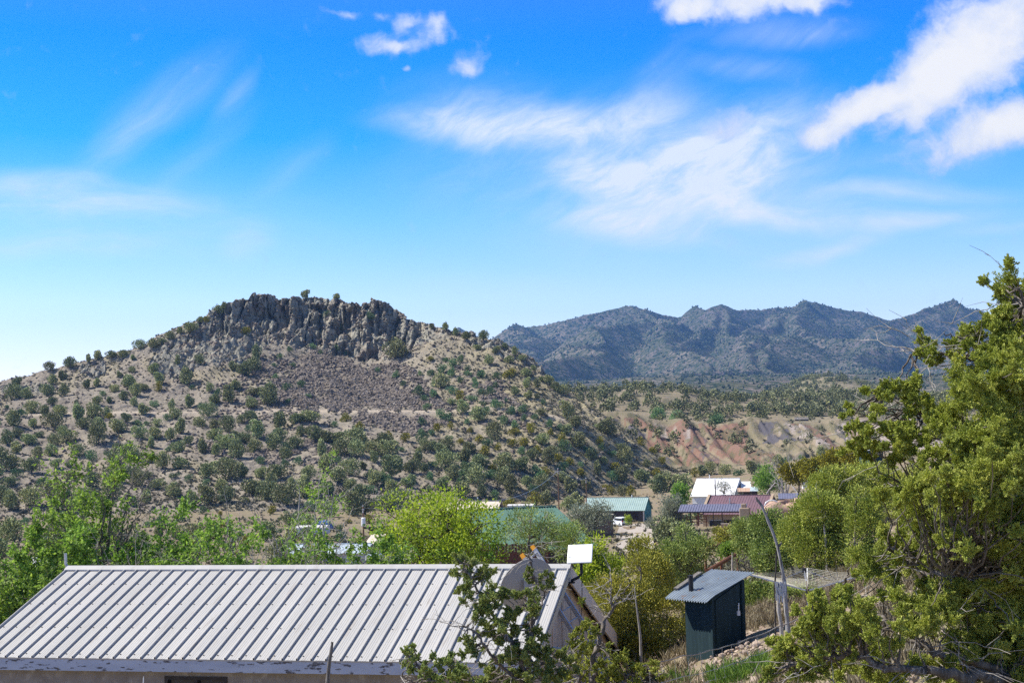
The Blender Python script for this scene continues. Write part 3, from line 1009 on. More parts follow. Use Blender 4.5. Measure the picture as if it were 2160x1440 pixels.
def drop(x, y, which=("ground", "hill", "hills", "dome")):
    best = -1e9
    for w in which:
        loc, nrm, idx, dist = _bv[w].ray_cast(Vector((float(x), float(y), 900)), Vector((0, 0, -1)), 2000)
        if loc is not None:
            best = max(best, loc.z)
    return best


# ================================================================== the air
def build_haze():
    x0, x1, y0, y1, z0, z1 = -5300, 6600, -400, 5950, -75, 540
    mb = MB()
    mb.box(((x0 + x1) / 2, (y0 + y1) / 2, (z0 + z1) / 2), (x1 - x0, y1 - y0, z1 - z0))
    m = bpy.data.materials.new("pale_blue_air")
    m.use_nodes = True
    nt = NT(m.node_tree)
    m.node_tree.nodes.remove(m.node_tree.nodes["Principled BSDF"])
    v = nt.n("ShaderNodeVolumePrincipled")
    v.inputs["Color"].default_value = (.22, .50, 1.0, 1)
    v.inputs["Density"].default_value = 0.75e-4
    v.inputs["Density Attribute"].default_value = ""
    v.inputs["Anisotropy"].default_value = 0.2
    nt.l(v.outputs[0], m.node_tree.nodes["Material Output"].inputs["Volume"])
    o = mb.build("haze", m)
    tag(o, "thin blue air before the mountains", "haze", kind="stuff")
    return o


HAZE = build_haze()
# ================================================================== plant materials
M_BARK = noisy("grey_bark", (.20, .175, .15), (.09, .075, .062), 9, .95, stretch=(3, 3, .6), bmp=.6, bdist=.01, c3=(.33, .31, .28), s3=22)
M_DEADWOOD = noisy("bleached_dead_wood", (.46, .43, .39), (.28, .25, .22), 12, .9, stretch=(3, 3, .5), bmp=.4, bdist=.006)
M_BARK_DARK = noisy("dark_bark", (.085, .07, .058), (.05, .042, .036), 8, .95, bmp=.5, bdist=.01)
M_JUN_FAR = leaf_mat("juniper_hill_green", (0.120, 0.140, 0.055), (0.335, 0.365, 0.155), (0.520, 0.540, 0.240), .15, vary=.33)
M_PINE_FAR = leaf_mat("far_mountain_pines", (.03, .045, .022), (.075, .10, .045), (.14, .16, .07), .1)
M_YEL = leaf_mat("yellow_flowering_shrub", (.11, .12, .015), (.35, .325, .02), (.52, .45, .03), .2, vary=.06)
M_GRN = leaf_mat("fresh_green_shrub", (0.080, 0.140, 0.055), (0.190, 0.310, 0.120), (0.310, 0.440, 0.200), .22)
M_SAGE = leaf_mat("grey_sage", (.10, .105, .065), (.22, .21, .13), (.34, .31, .19), .15)
M_JUN_NEAR = leaf_mat("juniper_scale_leaves", (0.130, 0.170, 0.026), (0.460, 0.510, 0.080), (0.720, 0.710, 0.170), .22, vary=.12)
M_JUN_DARK = leaf_mat("dark_juniper_scale_leaves", (0.110, 0.160, 0.038), (0.380, 0.470, 0.115), (0.600, 0.640, 0.200), .2, vary=.12)
M_JUN_GOLD = leaf_mat("yellow_juniper_scale_leaves", (0.140, 0.150, 0.020), (0.420, 0.400, 0.055), (0.640, 0.570, 0.100), .22, vary=.12)
M_ELM = leaf_mat("spring_green_leaves", (0.075, 0.145, 0.020), (0.225, 0.385, 0.048), (0.420, 0.580, 0.090), .38, vary=.12)
M_LOCUST = leaf_mat("yellow_green_leaves", (0.140, 0.220, 0.012), (0.380, 0.480, 0.030), (0.580, 0.640, 0.070), .4, vary=.08)
M_OLIVE = leaf_mat("silvery_leaves", (.12, .14, .085), (.27, .30, .20), (.42, .44, .33), .25, vary=.1)
M_GRASS = leaf_mat("bright_grass", (.06, .12, .012), (.16, .28, .03), (.30, .38, .07), .3)
M_DRYGRASS = leaf_mat("dry_grass", (.20, .165, .09), (.38, .32, .19), (.50, .43, .28), .25)


def rand_dirs(n, rng, up=0.0):
    d = rng.normal(size=(n, 3))
    d /= np.linalg.norm(d, axis=1, keepdims=True)
    d[:, 2] += up
    return d / np.linalg.norm(d, axis=1, keepdims=True)


def lobed_crown(rng, n, h, w, nlobe, base=0.0, flat=1.0):
    """points spread through a crown made of several uneven lobes; returns points, outward directions, depth 0 (inside)..1 (skin)"""
    lob = []
    for i in range(nlobe):
        a = rng.uniform(0, 2 * math.pi)
        r = w * .5 * math.sqrt(rng.uniform(0.0, 1)) * .62
        z = base + h * rng.uniform(.22, .74)
        s = w * rng.uniform(.20, .36) * (1.15 - .5 * abs(z / h - .42))
        lob.append((r * math.cos(a), r * math.sin(a), z, s, s * rng.uniform(.8, 1.25) * flat))
    lob.append((0, 0, base + h * .45, w * .30, h * .36))
    lob.append((rng.normal() * w * .08, rng.normal() * w * .08, base + h * .72, w * .2, h * .24))
    lob = np.array(lob)
    wt_ = lob[:, 3] ** 2
    k = rng.choice(len(lob), n, p=wt_ / wt_.sum())
    d = rand_dirs(n, rng, .15)
    rr = rng.uniform(.45, 1.0, n) ** .5
    P = lob[k, :3] + d * rr[:, None] * np.stack([lob[k, 3], lob[k, 3], lob[k, 4]], 1)
    P[:, 2] = np.maximum(P[:, 2], base + .04 * h * rng.uniform(0, 2, n))
    return P, d, rr


def bush_mesh(name, seed, h, w, n, leaf, mats, nlobe=7, trunk=.10, leafw=.6, up=.5, flat=1.0, base=0.0):
    rng = np.random.default_rng(seed)
    mb = MB()
    P, d, rr = lobed_crown(rng, n, h, w, nlobe, base, flat)
    d = d * .8 + rand_dirs(n, rng, .2) * .6
    d[:, 2] += up
    mb.spindles(P, d, leaf * rng.uniform(.7, 1.5, n), leaf * leafw * rng.uniform(.7, 1.3, n), 0, rng.uniform(0, 1, n) ** 1.1, rng)
    for k in range(4):
        a = rng.uniform(0, 6.28)
        e = np.array([math.cos(a) * w * .26, math.sin(a) * w * .26, h * rng.uniform(.5, .8)])
        mb.tube([[0, 0, -.25 * h], e * .3 + [0, 0, .05 * h], e * .65, e], np.array([1, .8, .5, .2]) * trunk, 4, 1)
    return mb.mesh(name, mats, tint=True)


JUN = [bush_mesh("hill_juniper", 100 + i, h, w, 900, .42, [M_JUN_FAR, M_BARK_DARK], nl) for i, (h, w, nl) in enumerate([(4.0, 4.0, 7), (4.4, 3.4, 8), (3.6, 4.6, 9), (5.0, 3.8, 7), (3.4, 3.6, 6), (4.6, 5.2, 10), (3.8, 3.2, 5), (4.2, 4.4, 8)])]
YEL = [bush_mesh("yellow_shrub", 140 + i, h, w, 520, .34, [M_YEL, M_BARK_DARK], 6) for i, (h, w) in enumerate([(3.0, 3.6), (2.6, 3.2), (3.4, 3.4)])]
GRN = [bush_mesh("green_shrub", 160 + i, h, w, 420, .28, [M_GRN, M_BARK_DARK], 6, .05, up=.8) for i, (h, w) in enumerate([(2.2, 3.0), (1.8, 2.6), (2.6, 2.8)])]

# ================================================================== shrubs and junipers on the hill
J_EXP = [(32, 792), (66, 786), (107, 777), (147, 772), (186, 760), (206, 755), (235, 750), (260, 750), (280, 755), (294, 732), (322, 730), (342, 722), (360, 710), (380, 700), (402, 697), (425, 677), (460, 657), (472, 647),
         (37, 812), (130, 797), (110, 807), (250, 792), (277, 782), (375, 765), (325, 785), (420, 762), (390, 805), (442, 822), (495, 818), (185, 815), (205, 812), (302, 820), (335, 807), (275, 815), (242, 822), (25, 840), (55, 837), (100, 832), (135, 830), (110, 850),
         (160, 852), (205, 850), (230, 846), (260, 840), (287, 832), (282, 852), (397, 855), (372, 880), (452, 850), (482, 846), (65, 867), (125, 872), (197, 879), (265, 886), (225, 876), (27, 894), (70, 897), (175, 900), (37, 918), (82, 918), (132, 910), (330, 895), (327, 920), (360, 925), (420, 895), (452, 900), (477, 908), (450, 925), (397, 933), (497, 925), (510, 888), (455, 955),
         (540, 752), (490, 776), (517, 788), (532, 779), (497, 817), (537, 829), (570, 850), (450, 849), (530, 856), (530, 882), (590, 900), (625, 890), (637, 886), (655, 886), (647, 911), (542, 921), (590, 928), (635, 916), (667, 926), (690, 929), (517, 931), (625, 944), (577, 946), (535, 950), (715, 929), (745, 936), (810, 936), (785, 951), (715, 956), (915, 946), (942, 946), (835, 752), (932, 815), (952, 850), (645, 627), (711, 627),
         (1112, 816), (1086, 829), (1117, 836), (1132, 838), (1142, 873), (1195, 880), (1010, 886), (975, 868), (1045, 922), (1282, 913), (1265, 903), (1215, 896), (1310, 946), (1247, 964), (1142, 934), (1067, 966), (1010, 979), (982, 969), (930, 969), (935, 949), (1122, 966), (1102, 990), (1160, 976), (1320, 974), (1365, 981), (1260, 996), (897, 949), (990, 951), (895, 993), (870, 993),
         (910, 690), (940, 693), (1007, 734), (1020, 713), (1032, 764), (1065, 731), (1085, 744), (1100, 756), (1125, 779), (1142, 799), (1157, 806), (1172, 819), (1185, 826), (960, 703), (985, 712), (1045, 742), (1075, 762), (1050, 735), (1110, 790), (1132, 815)]
Y_EXP = [(907, 756), (970, 840), (1072, 791), (1080, 784), (922, 905), (952, 902), (992, 907), (1012, 927), (1085, 912), (1120, 910), (1162, 912), (1185, 930), (1080, 937), (1105, 937), (1050, 945), (1132, 950), (1200, 976), (1037, 986), (1177, 969), (517, 701), (730, 885), (760, 901), (822, 924), (855, 926), (767, 926), (436, 676), (230, 880), (335, 820), (1022, 957), (1150, 1000)]
G_EXP = [(610, 739), (592, 754), (577, 769), (617, 771), (657, 731), (677, 744), (710, 736), (732, 746), (582, 796), (605, 819), (637, 814), (650, 836), (610, 846), (797, 781), (835, 796), (852, 809), (915, 811), (915, 834), (1032, 829), (1005, 814), (1015, 829), (972, 761), (955, 771), (987, 779), (1015, 794), (1047, 816), (1000, 805), (1270, 949), (1222, 939), (892, 929), (910, 914), (985, 790), (1240, 950), (1060, 890), (1085, 900), (940, 760), (1130, 880), (720, 690), (690, 665), (780, 672), (1290, 960), (1180, 905)]


def fill(n, gap, taken, region, seed):
    """further plants, spaced apart, in image region(px, py) -> keep probability"""
    rng = np.random.default_rng(seed)
    out = []
    T = np.array(taken, float) if len(taken) else np.zeros((0, 2))
    for _ in range(60000):
        if len(out) >= n:
            break
        p = rng.uniform([-60, 700], [1440, 1085])
        if rng.uniform() > region(*p):
            continue
        if len(T) and np.min(np.hypot(T[:, 0] - p[0], (T[:, 1] - p[1]) * 1.5)) < gap:
            continue
        out.append(tuple(p))
        T = np.vstack([T, p])
    return out


def _jreg(x, y):
    foot = np.interp(x, [0, 700, 1000, 1250, 1420], [1080, 1070, 1050, 1034, 1004])
    top = np.interp(x, [-60, 200, 400, 500, 700, 900, 1000, 1200, 1300, 1420], [880, 860, 850, 890, 940, 945, 930, 905, 940, 1004])
    return 1.0 if top < y < foot - 2 else 0.0


J_ALL = [(x, y, 1) for x, y in J_EXP] + [(x, y, 0) for x, y in fill(125, 28, J_EXP + Y_EXP, _jreg, 4)]
Y_ALL = Y_EXP + fill(26, 34, [(a, b) for a, b, _ in J_ALL] + Y_EXP, lambda x, y: float(900 < x < 1400 and 930 < y < np.interp(x, [900, 1250, 1420], [1050, 1034, 1000])), 5)
G_ALL = fill(46, 20, [(a, b) for a, b, _ in J_ALL] + Y_ALL + G_EXP, lambda x, y: float(y > np.interp(x, [-60, 300, 500, 900, 1100], [840, 800, 800, 950, 950]) and y < np.interp(x, [0, 700, 1000, 1250, 1420], [1085, 1074, 1054, 1036, 1006])), 8) + G_EXP + fill(40, 22, [(a, b) for a, b, _ in J_ALL] + Y_ALL + G_EXP, lambda x, y: float(880 < x < 1330 and 780 < y < 1010 and y > np.interp(x, [880, 1150, 1330], [740, 830, 950])), 6)
HILL_REC = []       # (kind, px, py, object, size)


def put(kind, protos, px, py, s, rng, name, cat, sink=.12):
    h = hit(px, py, ("hill", "ground"))
    if h is None or h[1] > 640:
        return None
    k = rng.integers(len(protos))
    o = link(name, protos[k], None, (h[0].x, h[0].y, h[0].z - sink * s), rng.uniform(0, 6.28))
    o.scale = (s * rng.uniform(.78, 1.3), s * rng.uniform(.78, 1.3), s * rng.uniform(.75, 1.2))
    o["category"] = cat
    HILL_REC.append((kind, px, py, o, s))
    return o


_r = np.random.default_rng(11)
BIG = {(570, 850): 1.55, (835, 752): 1.7, (932, 815): 1.5, (1195, 880): 1.35, (1010, 886): 1.5, (1282, 913): 1.4, (590, 900): 1.25, (1045, 922): 1.3}
for (x, y, e) in J_ALL:
    sky_line = y < np.interp(x, [0, 170, 340, 470, 900, 1000, 1200], [798, 770, 722, 655, 692, 716, 832]) and e
    s = BIG.get((x, y), _r.uniform(.68, 1.36) if not sky_line else _r.uniform(.7, 1.15))
    if 900 < x and y < 860:
        s *= .85
    put("juniper", JUN, x, y + 4, s, _r, "juniper", "juniper tree")
for (x, y) in Y_ALL:
    put("yellow shrub", YEL, x, y + 4, _r.uniform(.7, 1.1), _r, "yellow_shrub", "shrub")
for (x, y) in G_ALL:
    put("green shrub", GRN, x, y + 3, _r.uniform(.75, 1.5), _r, "green_shrub", "shrub")

ORD = ["leftmost", "second", "third", "fourth", "fifth", "sixth", "seventh", "eighth", "ninth", "tenth", "eleventh", "twelfth", "thirteenth", "fourteenth", "fifteenth", "sixteenth", "seventeenth", "eighteenth", "nineteenth", "twentieth"]


def zone(x, y):
    crest = float(np.interp(x, _hp, _hv[:, 5]))
    if y < crest + 26:
        if x < 170:
            return "on the skyline at the hill's far left end"
        if x < 340:
            return "on the left skyline halfway up to the cliff"
        if x < 520:
            return "on the skyline just left of the cliff"
        if x < 880:
            return "on top of the cliff"
        if x < 1050:
            return "on the skyline right of the cliff"
        return "on the hill's lower right skyline"
    if y < 868:
        if x < 160:
            return "above the trail at the far left"
        if x < 300:
            return "above the trail on the left slope"
        if x < 430:
            return "above the trail left of the rock outcrop"
        if x < 580:
            return "above the trail below the cliff's left end"
        if x < 760:
            return "on the left side of the rockslide"
        if x < 940:
            return "at the cliff foot right of the rockslide"
        if x < 1060:
            return "above the trail on the right slope"
        return "on the steep right shoulder"
    row = "just below the trail" if y < 915 else "well below the trail" if y < 965 else "in mid slope" if y < 1010 else "at the hill's foot"
    col = ["far left", "left quarter", "left of centre", "below the rockslide", "right of the rockslide", "right slope", "right end"][int(np.searchsorted([160, 340, 560, 760, 950, 1120], x))]
    return row + ", " + col


def size_word(s, kind):
    lo, hi = (.92, 1.25) if kind == "juniper" else (.8, 1.0) if kind == "yellow shrub" else (.95, 1.25)
    return "small" if s < lo else "large" if s > hi else "middling"


ADJ = {"juniper": "dark green juniper", "yellow shrub": "yellow flowering shrub", "green shrub": "fresh green shrub"}
GRP = {"juniper": "junipers on the rocky hill", "yellow shrub": "yellow shrubs on the rocky hill", "green shrub": "green shrubs on the rocky hill"}
_z = {}
for rec in HILL_REC:
    _z.setdefault((rec[0], size_word(rec[4], rec[0]), zone(rec[1], rec[2])), []).append(rec)
for (kind, sz, zn), L in _z.items():
    L.sort(key=lambda r: r[1])
    for i, r in enumerate(L):
        o = "" if len(L) == 1 else (ORD[i] + " " if i == 0 else ORD[min(i, 19)] + " from left ")
        r[3]["label"] = (("the only " if len(L) == 1 else o) + sz + " " + ADJ[kind] + " " + zn).strip()
        r[3]["group"] = GRP[kind]


# ================================================================== what nobody could count: woods, scree, tufts
def scatter_mesh(name, pts, scale, protos, mats, rng, squash=None):
    """protos: list of (V, tris, midx, tint) arrays"""
    VV, TT, MM, TI = [], [], [], []
    off = 0
    k = rng.integers(len(protos), size=len(pts))
    for pi, (V, T, M, ti) in enumerate(protos):
        sel = np.where(k == pi)[0]
        if not len(sel):
            continue
        a = rng.uniform(0, 6.28, len(sel))
        s = scale[sel]
        c, sn = np.cos(a) * s, np.sin(a) * s
        X = V[None, :, 0] * c[:, None] - V[None, :, 1] * sn[:, None]
        Y = V[None, :, 0] * sn[:, None] + V[None, :, 1] * c[:, None]
        Z = V[None, :, 2] * (s * rng.uniform(.8, 1.2, len(sel)))[:, None]
        P = np.stack([X, Y, Z], -1) + pts[sel][:, None, :]
        t = T[None] + (np.arange(len(sel)) * len(V))[:, None, None] + off
        VV.append(P.reshape(-1, 3))
        TT.append(t.reshape(-1, 3))
        MM.append(np.tile(M, len(sel)))
        TI.append(np.clip(np.tile(ti, len(sel)) + np.repeat(rng.normal(0, .14, len(sel)), len(ti)), 0, 1))
        off += P.shape[0] * P.shape[1]
    return mesh_np(name, np.concatenate(VV), [np.concatenate(TT)], mats, np.concatenate(MM), False, {"tint": ("FACE", np.concatenate(TI))})


def crown_proto(seed, h, w, n, leaf, nl=5, up=.4):
    rng = np.random.default_rng(seed)
    mb = MB()
    P, d, rr = lobed_crown(rng, n, h, w, nl)
    mb.spindles(P, d + [0, 0, up], leaf * rng.uniform(.7, 1.4, n), leaf * .75 * rng.uniform(.7, 1.3, n), 0, rng.uniform(0, 1, n), rng)
    return np.concatenate(mb.v), np.concatenate(mb.t), np.concatenate(mb.mt), np.concatenate(mb.tt)


def land_points(V, Q, n, rng, keep):
    """random points on a mesh, by area, thinned by keep(px, py, P, normal)"""
    A, B, C, D = (V[Q[:, i]] for i in range(4))
    N = np.cross(C - A, D - B)
    ar = np.linalg.norm(N, axis=1) / 2
    N = N / (2 * ar[:, None] + 1e-9)
    N[N[:, 2] < 0] *= -1
    f = rng.choice(len(Q), n, p=ar / ar.sum())
    s, t = rng.uniform(size=(2, n, 1))
    P = (A[f] * (1 - s) + B[f] * s) * (1 - t) + (D[f] * (1 - s) + C[f] * s) * t
    px, py = to_px(P)
    ok = rng.uniform(size=n) < keep(px, py, P, N[f])
    return P[ok], N[f][ok]


_r = np.random.default_rng(21)
# woods on the low hills
P1, _ = land_points(BV, BQ, 5200, _r, lambda px, py, P, N: (P[:, 1] > 560) * (P[:, 1] < 835) * (px > 1100) * (px < 2300) * (.32 + .55 * smooth(-.2, .4, fbm(P[:, 0] / 50, P[:, 1] / 50, 0, 3, 81))) * np.where(P[:, 1] < 618, .22, 1))
P1b, _ = land_points(BV, BQ, 3400, _r, lambda px, py, P, N: (P[:, 1] < 560) * (P[:, 1] > 486) * (px > 1250) * (px < 2300) * (.10 + .5 * smooth(.1, .5, fbm(P[:, 0] / 16, P[:, 1] / 16, 0, 3, 87))))
P2, _ = land_points(DV, DQ, 7000, _r, lambda px, py, P, N: (P[:, 1] > 960) * (P[:, 1] < 1500) * (px < 2250) * (.25 + .6 * smooth(-.3, .3, fbm(P[:, 0] / 80, P[:, 1] / 80, 0, 3, 82))))
pr = [crown_proto(300 + i, 4.2, 4.6, 70, .95) for i in range(4)]
ptw = np.concatenate([P1, P1b, P2]) - [0, 0, .3]
scw = np.concatenate([_r.uniform(.6, 1.25, len(P1)), _r.uniform(.5, 1.0, len(P1b)), _r.uniform(.7, 1.3, len(P2))])
woods = tag(link("juniper_woods", scatter_mesh("juniper_woods", ptw, scw, pr, [M_JUN_FAR], _r)), "far juniper woods over the low hills", "woods", kind="stuff")
# woods on the mountains
P3, N3 = land_points(MV, MQ, 260000, _r, lambda px, py, P, N: (np.abs(P[:, 0]) < P[:, 1] * .48) * (P[:, 1] < 4950) * (px > 880) * np.clip(.24 + 1.05 * smooth(-.25, .35, fbm(P[:, 0] / 240, P[:, 1] / 240, 0, 4, 83) + .55 * N[:, 0] + .12) * smooth(.0, .3, .55 + fbm(P[:, 0] / 70, P[:, 1] / 70, 0, 3, 84)), 0, 1))
pr2 = []
for i in range(4):
    rr_ = np.random.default_rng(330 + i)
    mb = MB()
    mb.spindles(np.array([[0, 0, 2.6], [1.1, .4, 2.0], [-.9, .8, 1.9], [.1, -1.2, 2.1]]) + rr_.normal(0, .3, (4, 3)), np.array([[0, 0, 1], [.3, 0, 1], [-.3, .2, 1], [0, -.3, 1]]), np.array([6.0, 4.0, 4.2, 4.0]), np.array([3.8, 3.2, 3.2, 3.4]), 0, rr_.uniform(0, .7, 4), rr_)
    pr2.append((np.concatenate(mb.v), np.concatenate(mb.t), np.concatenate(mb.mt), np.concatenate(mb.tt)))
far_w = tag(link("mountain_woods", scatter_mesh("mountain_woods", P3, _r.uniform(.55, 1.05, len(P3)) * np.interp(P3[:, 1], [900, 2500, 4500], [.75, .95, 1.25]), pr2, [M_PINE_FAR], _r)), "far woods speckling the mountain slopes", "woods", kind="stuff")

# loose rock below the cliff, and tufts of grass and sage over the hill
tal = HA["talus"][1]
rockm = HA["rock"][1]
dry_ = HA["dry"][1]
trl = HA["trail"][1]


def hill_mask(arr):
    g = arr.reshape(820, -1)
    def f(fi):
        return g.ravel()[HQ[fi, 0]]
    return f


def hill_points(n, rng, wfun):
    A, B, C, D = (HV[HQ[:, i]] for i in range(4))
    ar = np.linalg.norm(np.cross(C - A, D - B), axis=1) / 2
    px, py = to_px((A + C) / 2)
    w = ar * wfun(HQ[:, 0], px, py, (A + C) / 2) * (A[:, 1] < 575)
    f = rng.choice(len(HQ), n, p=w / w.sum())
    s, t = rng.uniform(size=(2, n, 1))
    return (A[f] * (1 - s) + B[f] * s) * (1 - t) + (D[f] * (1 - s) + C[f] * s) * t


M_SCREE = noisy("scree_stone", (.11, .09, .075), (.23, .195, .16), .6, .95, c3=(.33, .29, .255), s3=1.1, t3=(.55, .68), spec=.1)
rocks_p = []
for i in range(5):
    rr_ = np.random.default_rng(350 + i)
    V = np.array([[1, 0, 0], [-1, 0, 0], [0, 1, 0], [0, -1, 0], [0, 0, .75], [0, 0, -.6], [.7, .6, .3], [-.6, -.6, .4]]) + rr_.normal(0, .16, (8, 3))
    T = np.array([[0, 6, 4], [6, 2, 4], [2, 1, 4], [1, 7, 4], [7, 3, 4], [3, 0, 4], [0, 2, 6], [1, 3, 7], [0, 5, 2], [2, 5, 1], [1, 5, 3], [3, 5, 0]])
    rocks_p.append((V, T, np.zeros(12, int), np.full(12, .5)))
PR = hill_points(15000, _r, lambda i, px, py, P: tal[i] ** 2 + .03 * (rockm[i] > .3) + .012)
scree = tag(link("scree", scatter_mesh("scree", PR, _r.uniform(.22, .62, len(PR)) * 1.7, rocks_p, [M_SCREE], _r)), "loose dark rocks of the rockslide below the cliff", "rocks", kind="stuff")
tuft = []
for i in range(4):
    rr_ = np.random.default_rng(370 + i)
    mb = MB()
    n = 7
    d = rand_dirs(n, rr_, 1.1)
    mb.spindles(d * .28 + [0, 0, .05], d, .75, .26, 0, rr_.uniform(0, 1, n), rr_)
    tuft.append((np.concatenate(mb.v), np.concatenate(mb.t), np.concatenate(mb.mt), np.concatenate(mb.tt)))
PT = hill_points(19000, _r, lambda i, px, py, P: (1 - tal[i]) * (1 - .8 * trl[i]) * (.25 + dry_[i] + 1.1 * smooth(985, 1045, py)) * (1 - .7 * np.clip(rockm[i], 0, 1)))
tag(link("sage_tufts", scatter_mesh("sage_tufts", PT, _r.uniform(.5, 1.35, len(PT)), tuft, [M_SAGE], _r)), "dry grass and sage tufts over the hillside", "scrub", kind="stuff")
PB, _ = land_points(BV, BQ, 5200, _r, lambda px, py, P, N: (P[:, 1] < 640) * (px > 1180) * (px < 2250) * (.25 + .75 * smooth(-.1, .4, fbm(px / 14, py / 7, 0, 4, 62))))
tag(link("sage_tufts", scatter_mesh("sage_tufts", PB, _r.uniform(.8, 2.0, len(PB)), tuft, [M_SAGE], _r)), "sage tufts over the red and grey banks", "scrub", kind="stuff")
# ================================================================== materials of built things
M_ROOFMETAL = noisy("pale_ribbed_steel", (.465, .455, .44), (.40, .395, .385), 1.1, .5, spec=.3, stretch=(2.0, .22, .22), bmp=.04, detail=6, c3=(.37, .35, .33), s3=4.0, t3=(.56, .72))
M_GALV = noisy("galvanised_steel", (.52, .54, .57), (.40, .42, .45), 14, .38, .6, spec=.5)
M_ALU = noisy("aluminium", (.56, .56, .57), (.44, .44, .45), 10, .4, .55, stretch=(1, 1, 6), spec=.5)
M_STUCCO = noisy("grey_tan_stucco", (.33, .29, .245), (.25, .215, .18), 2.2, .95, bmp=.35, bdist=.01, c3=(.38, .34, .29), s3=5, t3=(.5, .7))
M_PLY = noisy("weathered_plywood", (.74, .60, .46), (.60, .48, .37), 5, .9, stretch=(5, 5, .5), bmp=.2, bdist=.006, c3=(.19, .145, .11), s3=9, t3=(.55, .72))
M_PAINTWOOD = noisy("peeling_white_blue_paint", (.50, .53, .60), (.43, .46, .53), 3, .8, stretch=(.45, 1, 1.8), c3=(.12, .11, .11), s3=11, t3=(.575, .61))
M_TANTRIM = noisy("tan_painted_timber", (.80, .66, .52), (.70, .58, .46), 3, .8)
M_GREYTRIM = noisy("grey_painted_timber", (.34, .30, .27), (.28, .25, .22), 4, .85)
M_DARKFRAME = noisy("dark_brown_frame", (.035, .03, .028), (.06, .05, .045), 6, .6)
M_WHITE = noisy("white_plastic", (.82, .83, .84), (.78, .79, .80), 3, .35, spec=.5)
M_BLACK = noisy("black_plastic", (.018, .018, .02), (.03, .03, .032), 8, .5)
M_DISH = noisy("grey_painted_dish", (.34, .33, .32), (.31, .30, .29), 2.0, .75, spec=.2, c3=(.37, .36, .35), s3=6)
M_ORANGE = noisy("orange_plastic", (.80, .36, .03), (.72, .30, .03), 6, .5)
M_GREENWOOD = noisy("dark_green_painted_boards", (.013, .032, .040), (.022, .048, .057), 2.5, .75, stretch=(6, 6, .6), bmp=.2, bdist=.006, c3=(.045, .075, .08), s3=14, t3=(.6, .72))
M_RUST = noisy("rusty_steel", (.20, .085, .045), (.12, .055, .035), 9, .9, bmp=.3)
M_POST = noisy("weathered_post", (.20, .185, .17), (.085, .078, .072), 10, .95, stretch=(3, 3, .5), bmp=.5, bdist=.006, c3=(.34, .32, .30), s3=16, t3=(.56, .7))
M_STONE = noisy("tan_field_stone", (.36, .27, .205), (.46, .38, .31), 3.2, .95, bmp=.4, bdist=.02, c3=(.23, .16, .12), s3=7, t3=(.55, .72))


def glass_mat(name, c):
    m, nt, b = new_mat(name)
    nt.l(nt.mix(nt.noise(nt.obj(), 1.4, 3), c, tuple(x * 1.6 for x in c)), b.inputs["Base Color"])
    b.inputs["Roughness"].default_value = .08
    b.inputs["Specular IOR Level"].default_value = .6
    return m


M_GLASS = glass_mat("dark_window_glass", (.02, .025, .03))

# ================================================================== the near house with the ribbed steel roof
HYAW = rad(-11.6)
HX, HY, HZ = 0.346, 27.83, -4.25          # right end of the near eave
RUN, RISE, LEN = 4.23, 1.437, 12.2
RUN2 = RUN * 2.3
GZ = -7.0
hs = tag(empty("metal_roof_house", (HX, HY, GZ), HYAW), "low stucco house with a long pale ribbed metal roof and peeling fascia", "house")
E0 = HZ - GZ                               # eave height over the base
sl_ = RISE / RUN
over, gov = .42, .20                       # eave and gable overhang


def rz_(y):                                # roof height over local depth y (0 at the near eave)
    return E0 + sl_ * y if y <= RUN else E0 + RISE - sl_ * (y - RUN)


mb = MB()
wy0, wy1, wx0, wx1 = over, RUN + RUN2 - over, -LEN + gov, -gov
t_ = .22
sec = [(wy0, -1.2), (wy0, rz_(wy0) - t_), (RUN, rz_(RUN) - t_), (wy1, rz_(wy1) - t_), (wy1, -1.2)]
# near wall with an opening for the window, back wall, two gables
wv0, wv1, wz0, wz1 = -LEN + 4.28, -LEN + 5.66, E0 - 1.35, E0 - .44
for (x0, x1, z0, z1) in ((wx0, wv0, -1.2, sec[1][1]), (wv1, wx1, -1.2, sec[1][1]), (wv0, wv1, -1.2, wz0), (wv0, wv1, wz1, sec[1][1])):
    mb.box(((x0 + x1) / 2, wy0 + .1, (z0 + z1) / 2), (x1 - x0, .2, z1 - z0))
mb.box(((wx0 + wx1) / 2, wy1 - .1, (-1.2 + sec[3][1]) / 2), (wx1 - wx0, .2, sec[3][1] + 1.2))
mb.prism([(wx0, y, z) for y, z in [(wy0 + .2, -1.2), (wy0 + .2, rz_(wy0 + .2) - t_), (RUN, rz_(RUN) - t_), (wy1 - .2, rz_(wy1 - .2) - t_), (wy1 - .2, -1.2)]], (0, 0, 0), (.2, 0, 0))
mb.build("wall", M_STUCCO, hs)
mb = MB()
mb.prism([(wx1, y, z) for y, z in [(wy0 + .2, -1.2), (wy0 + .2, rz_(wy0 + .2) - t_), (RUN, rz_(RUN) - t_), (wy1 - .2, rz_(wy1 - .2) - t_), (wy1 - .2, -1.2)]], (-.2, 0, 0), (0, 0, 0))
for y in np.arange(wy0 + 1.2, wy1 - .4, 1.22):                  # joints between the sheets
    mb.box((wx1 + .012, y, rz_(y) - t_ - 1.2), (.024, .05, 2.3))
mb.build("gable_wall", M_PLY, hs)
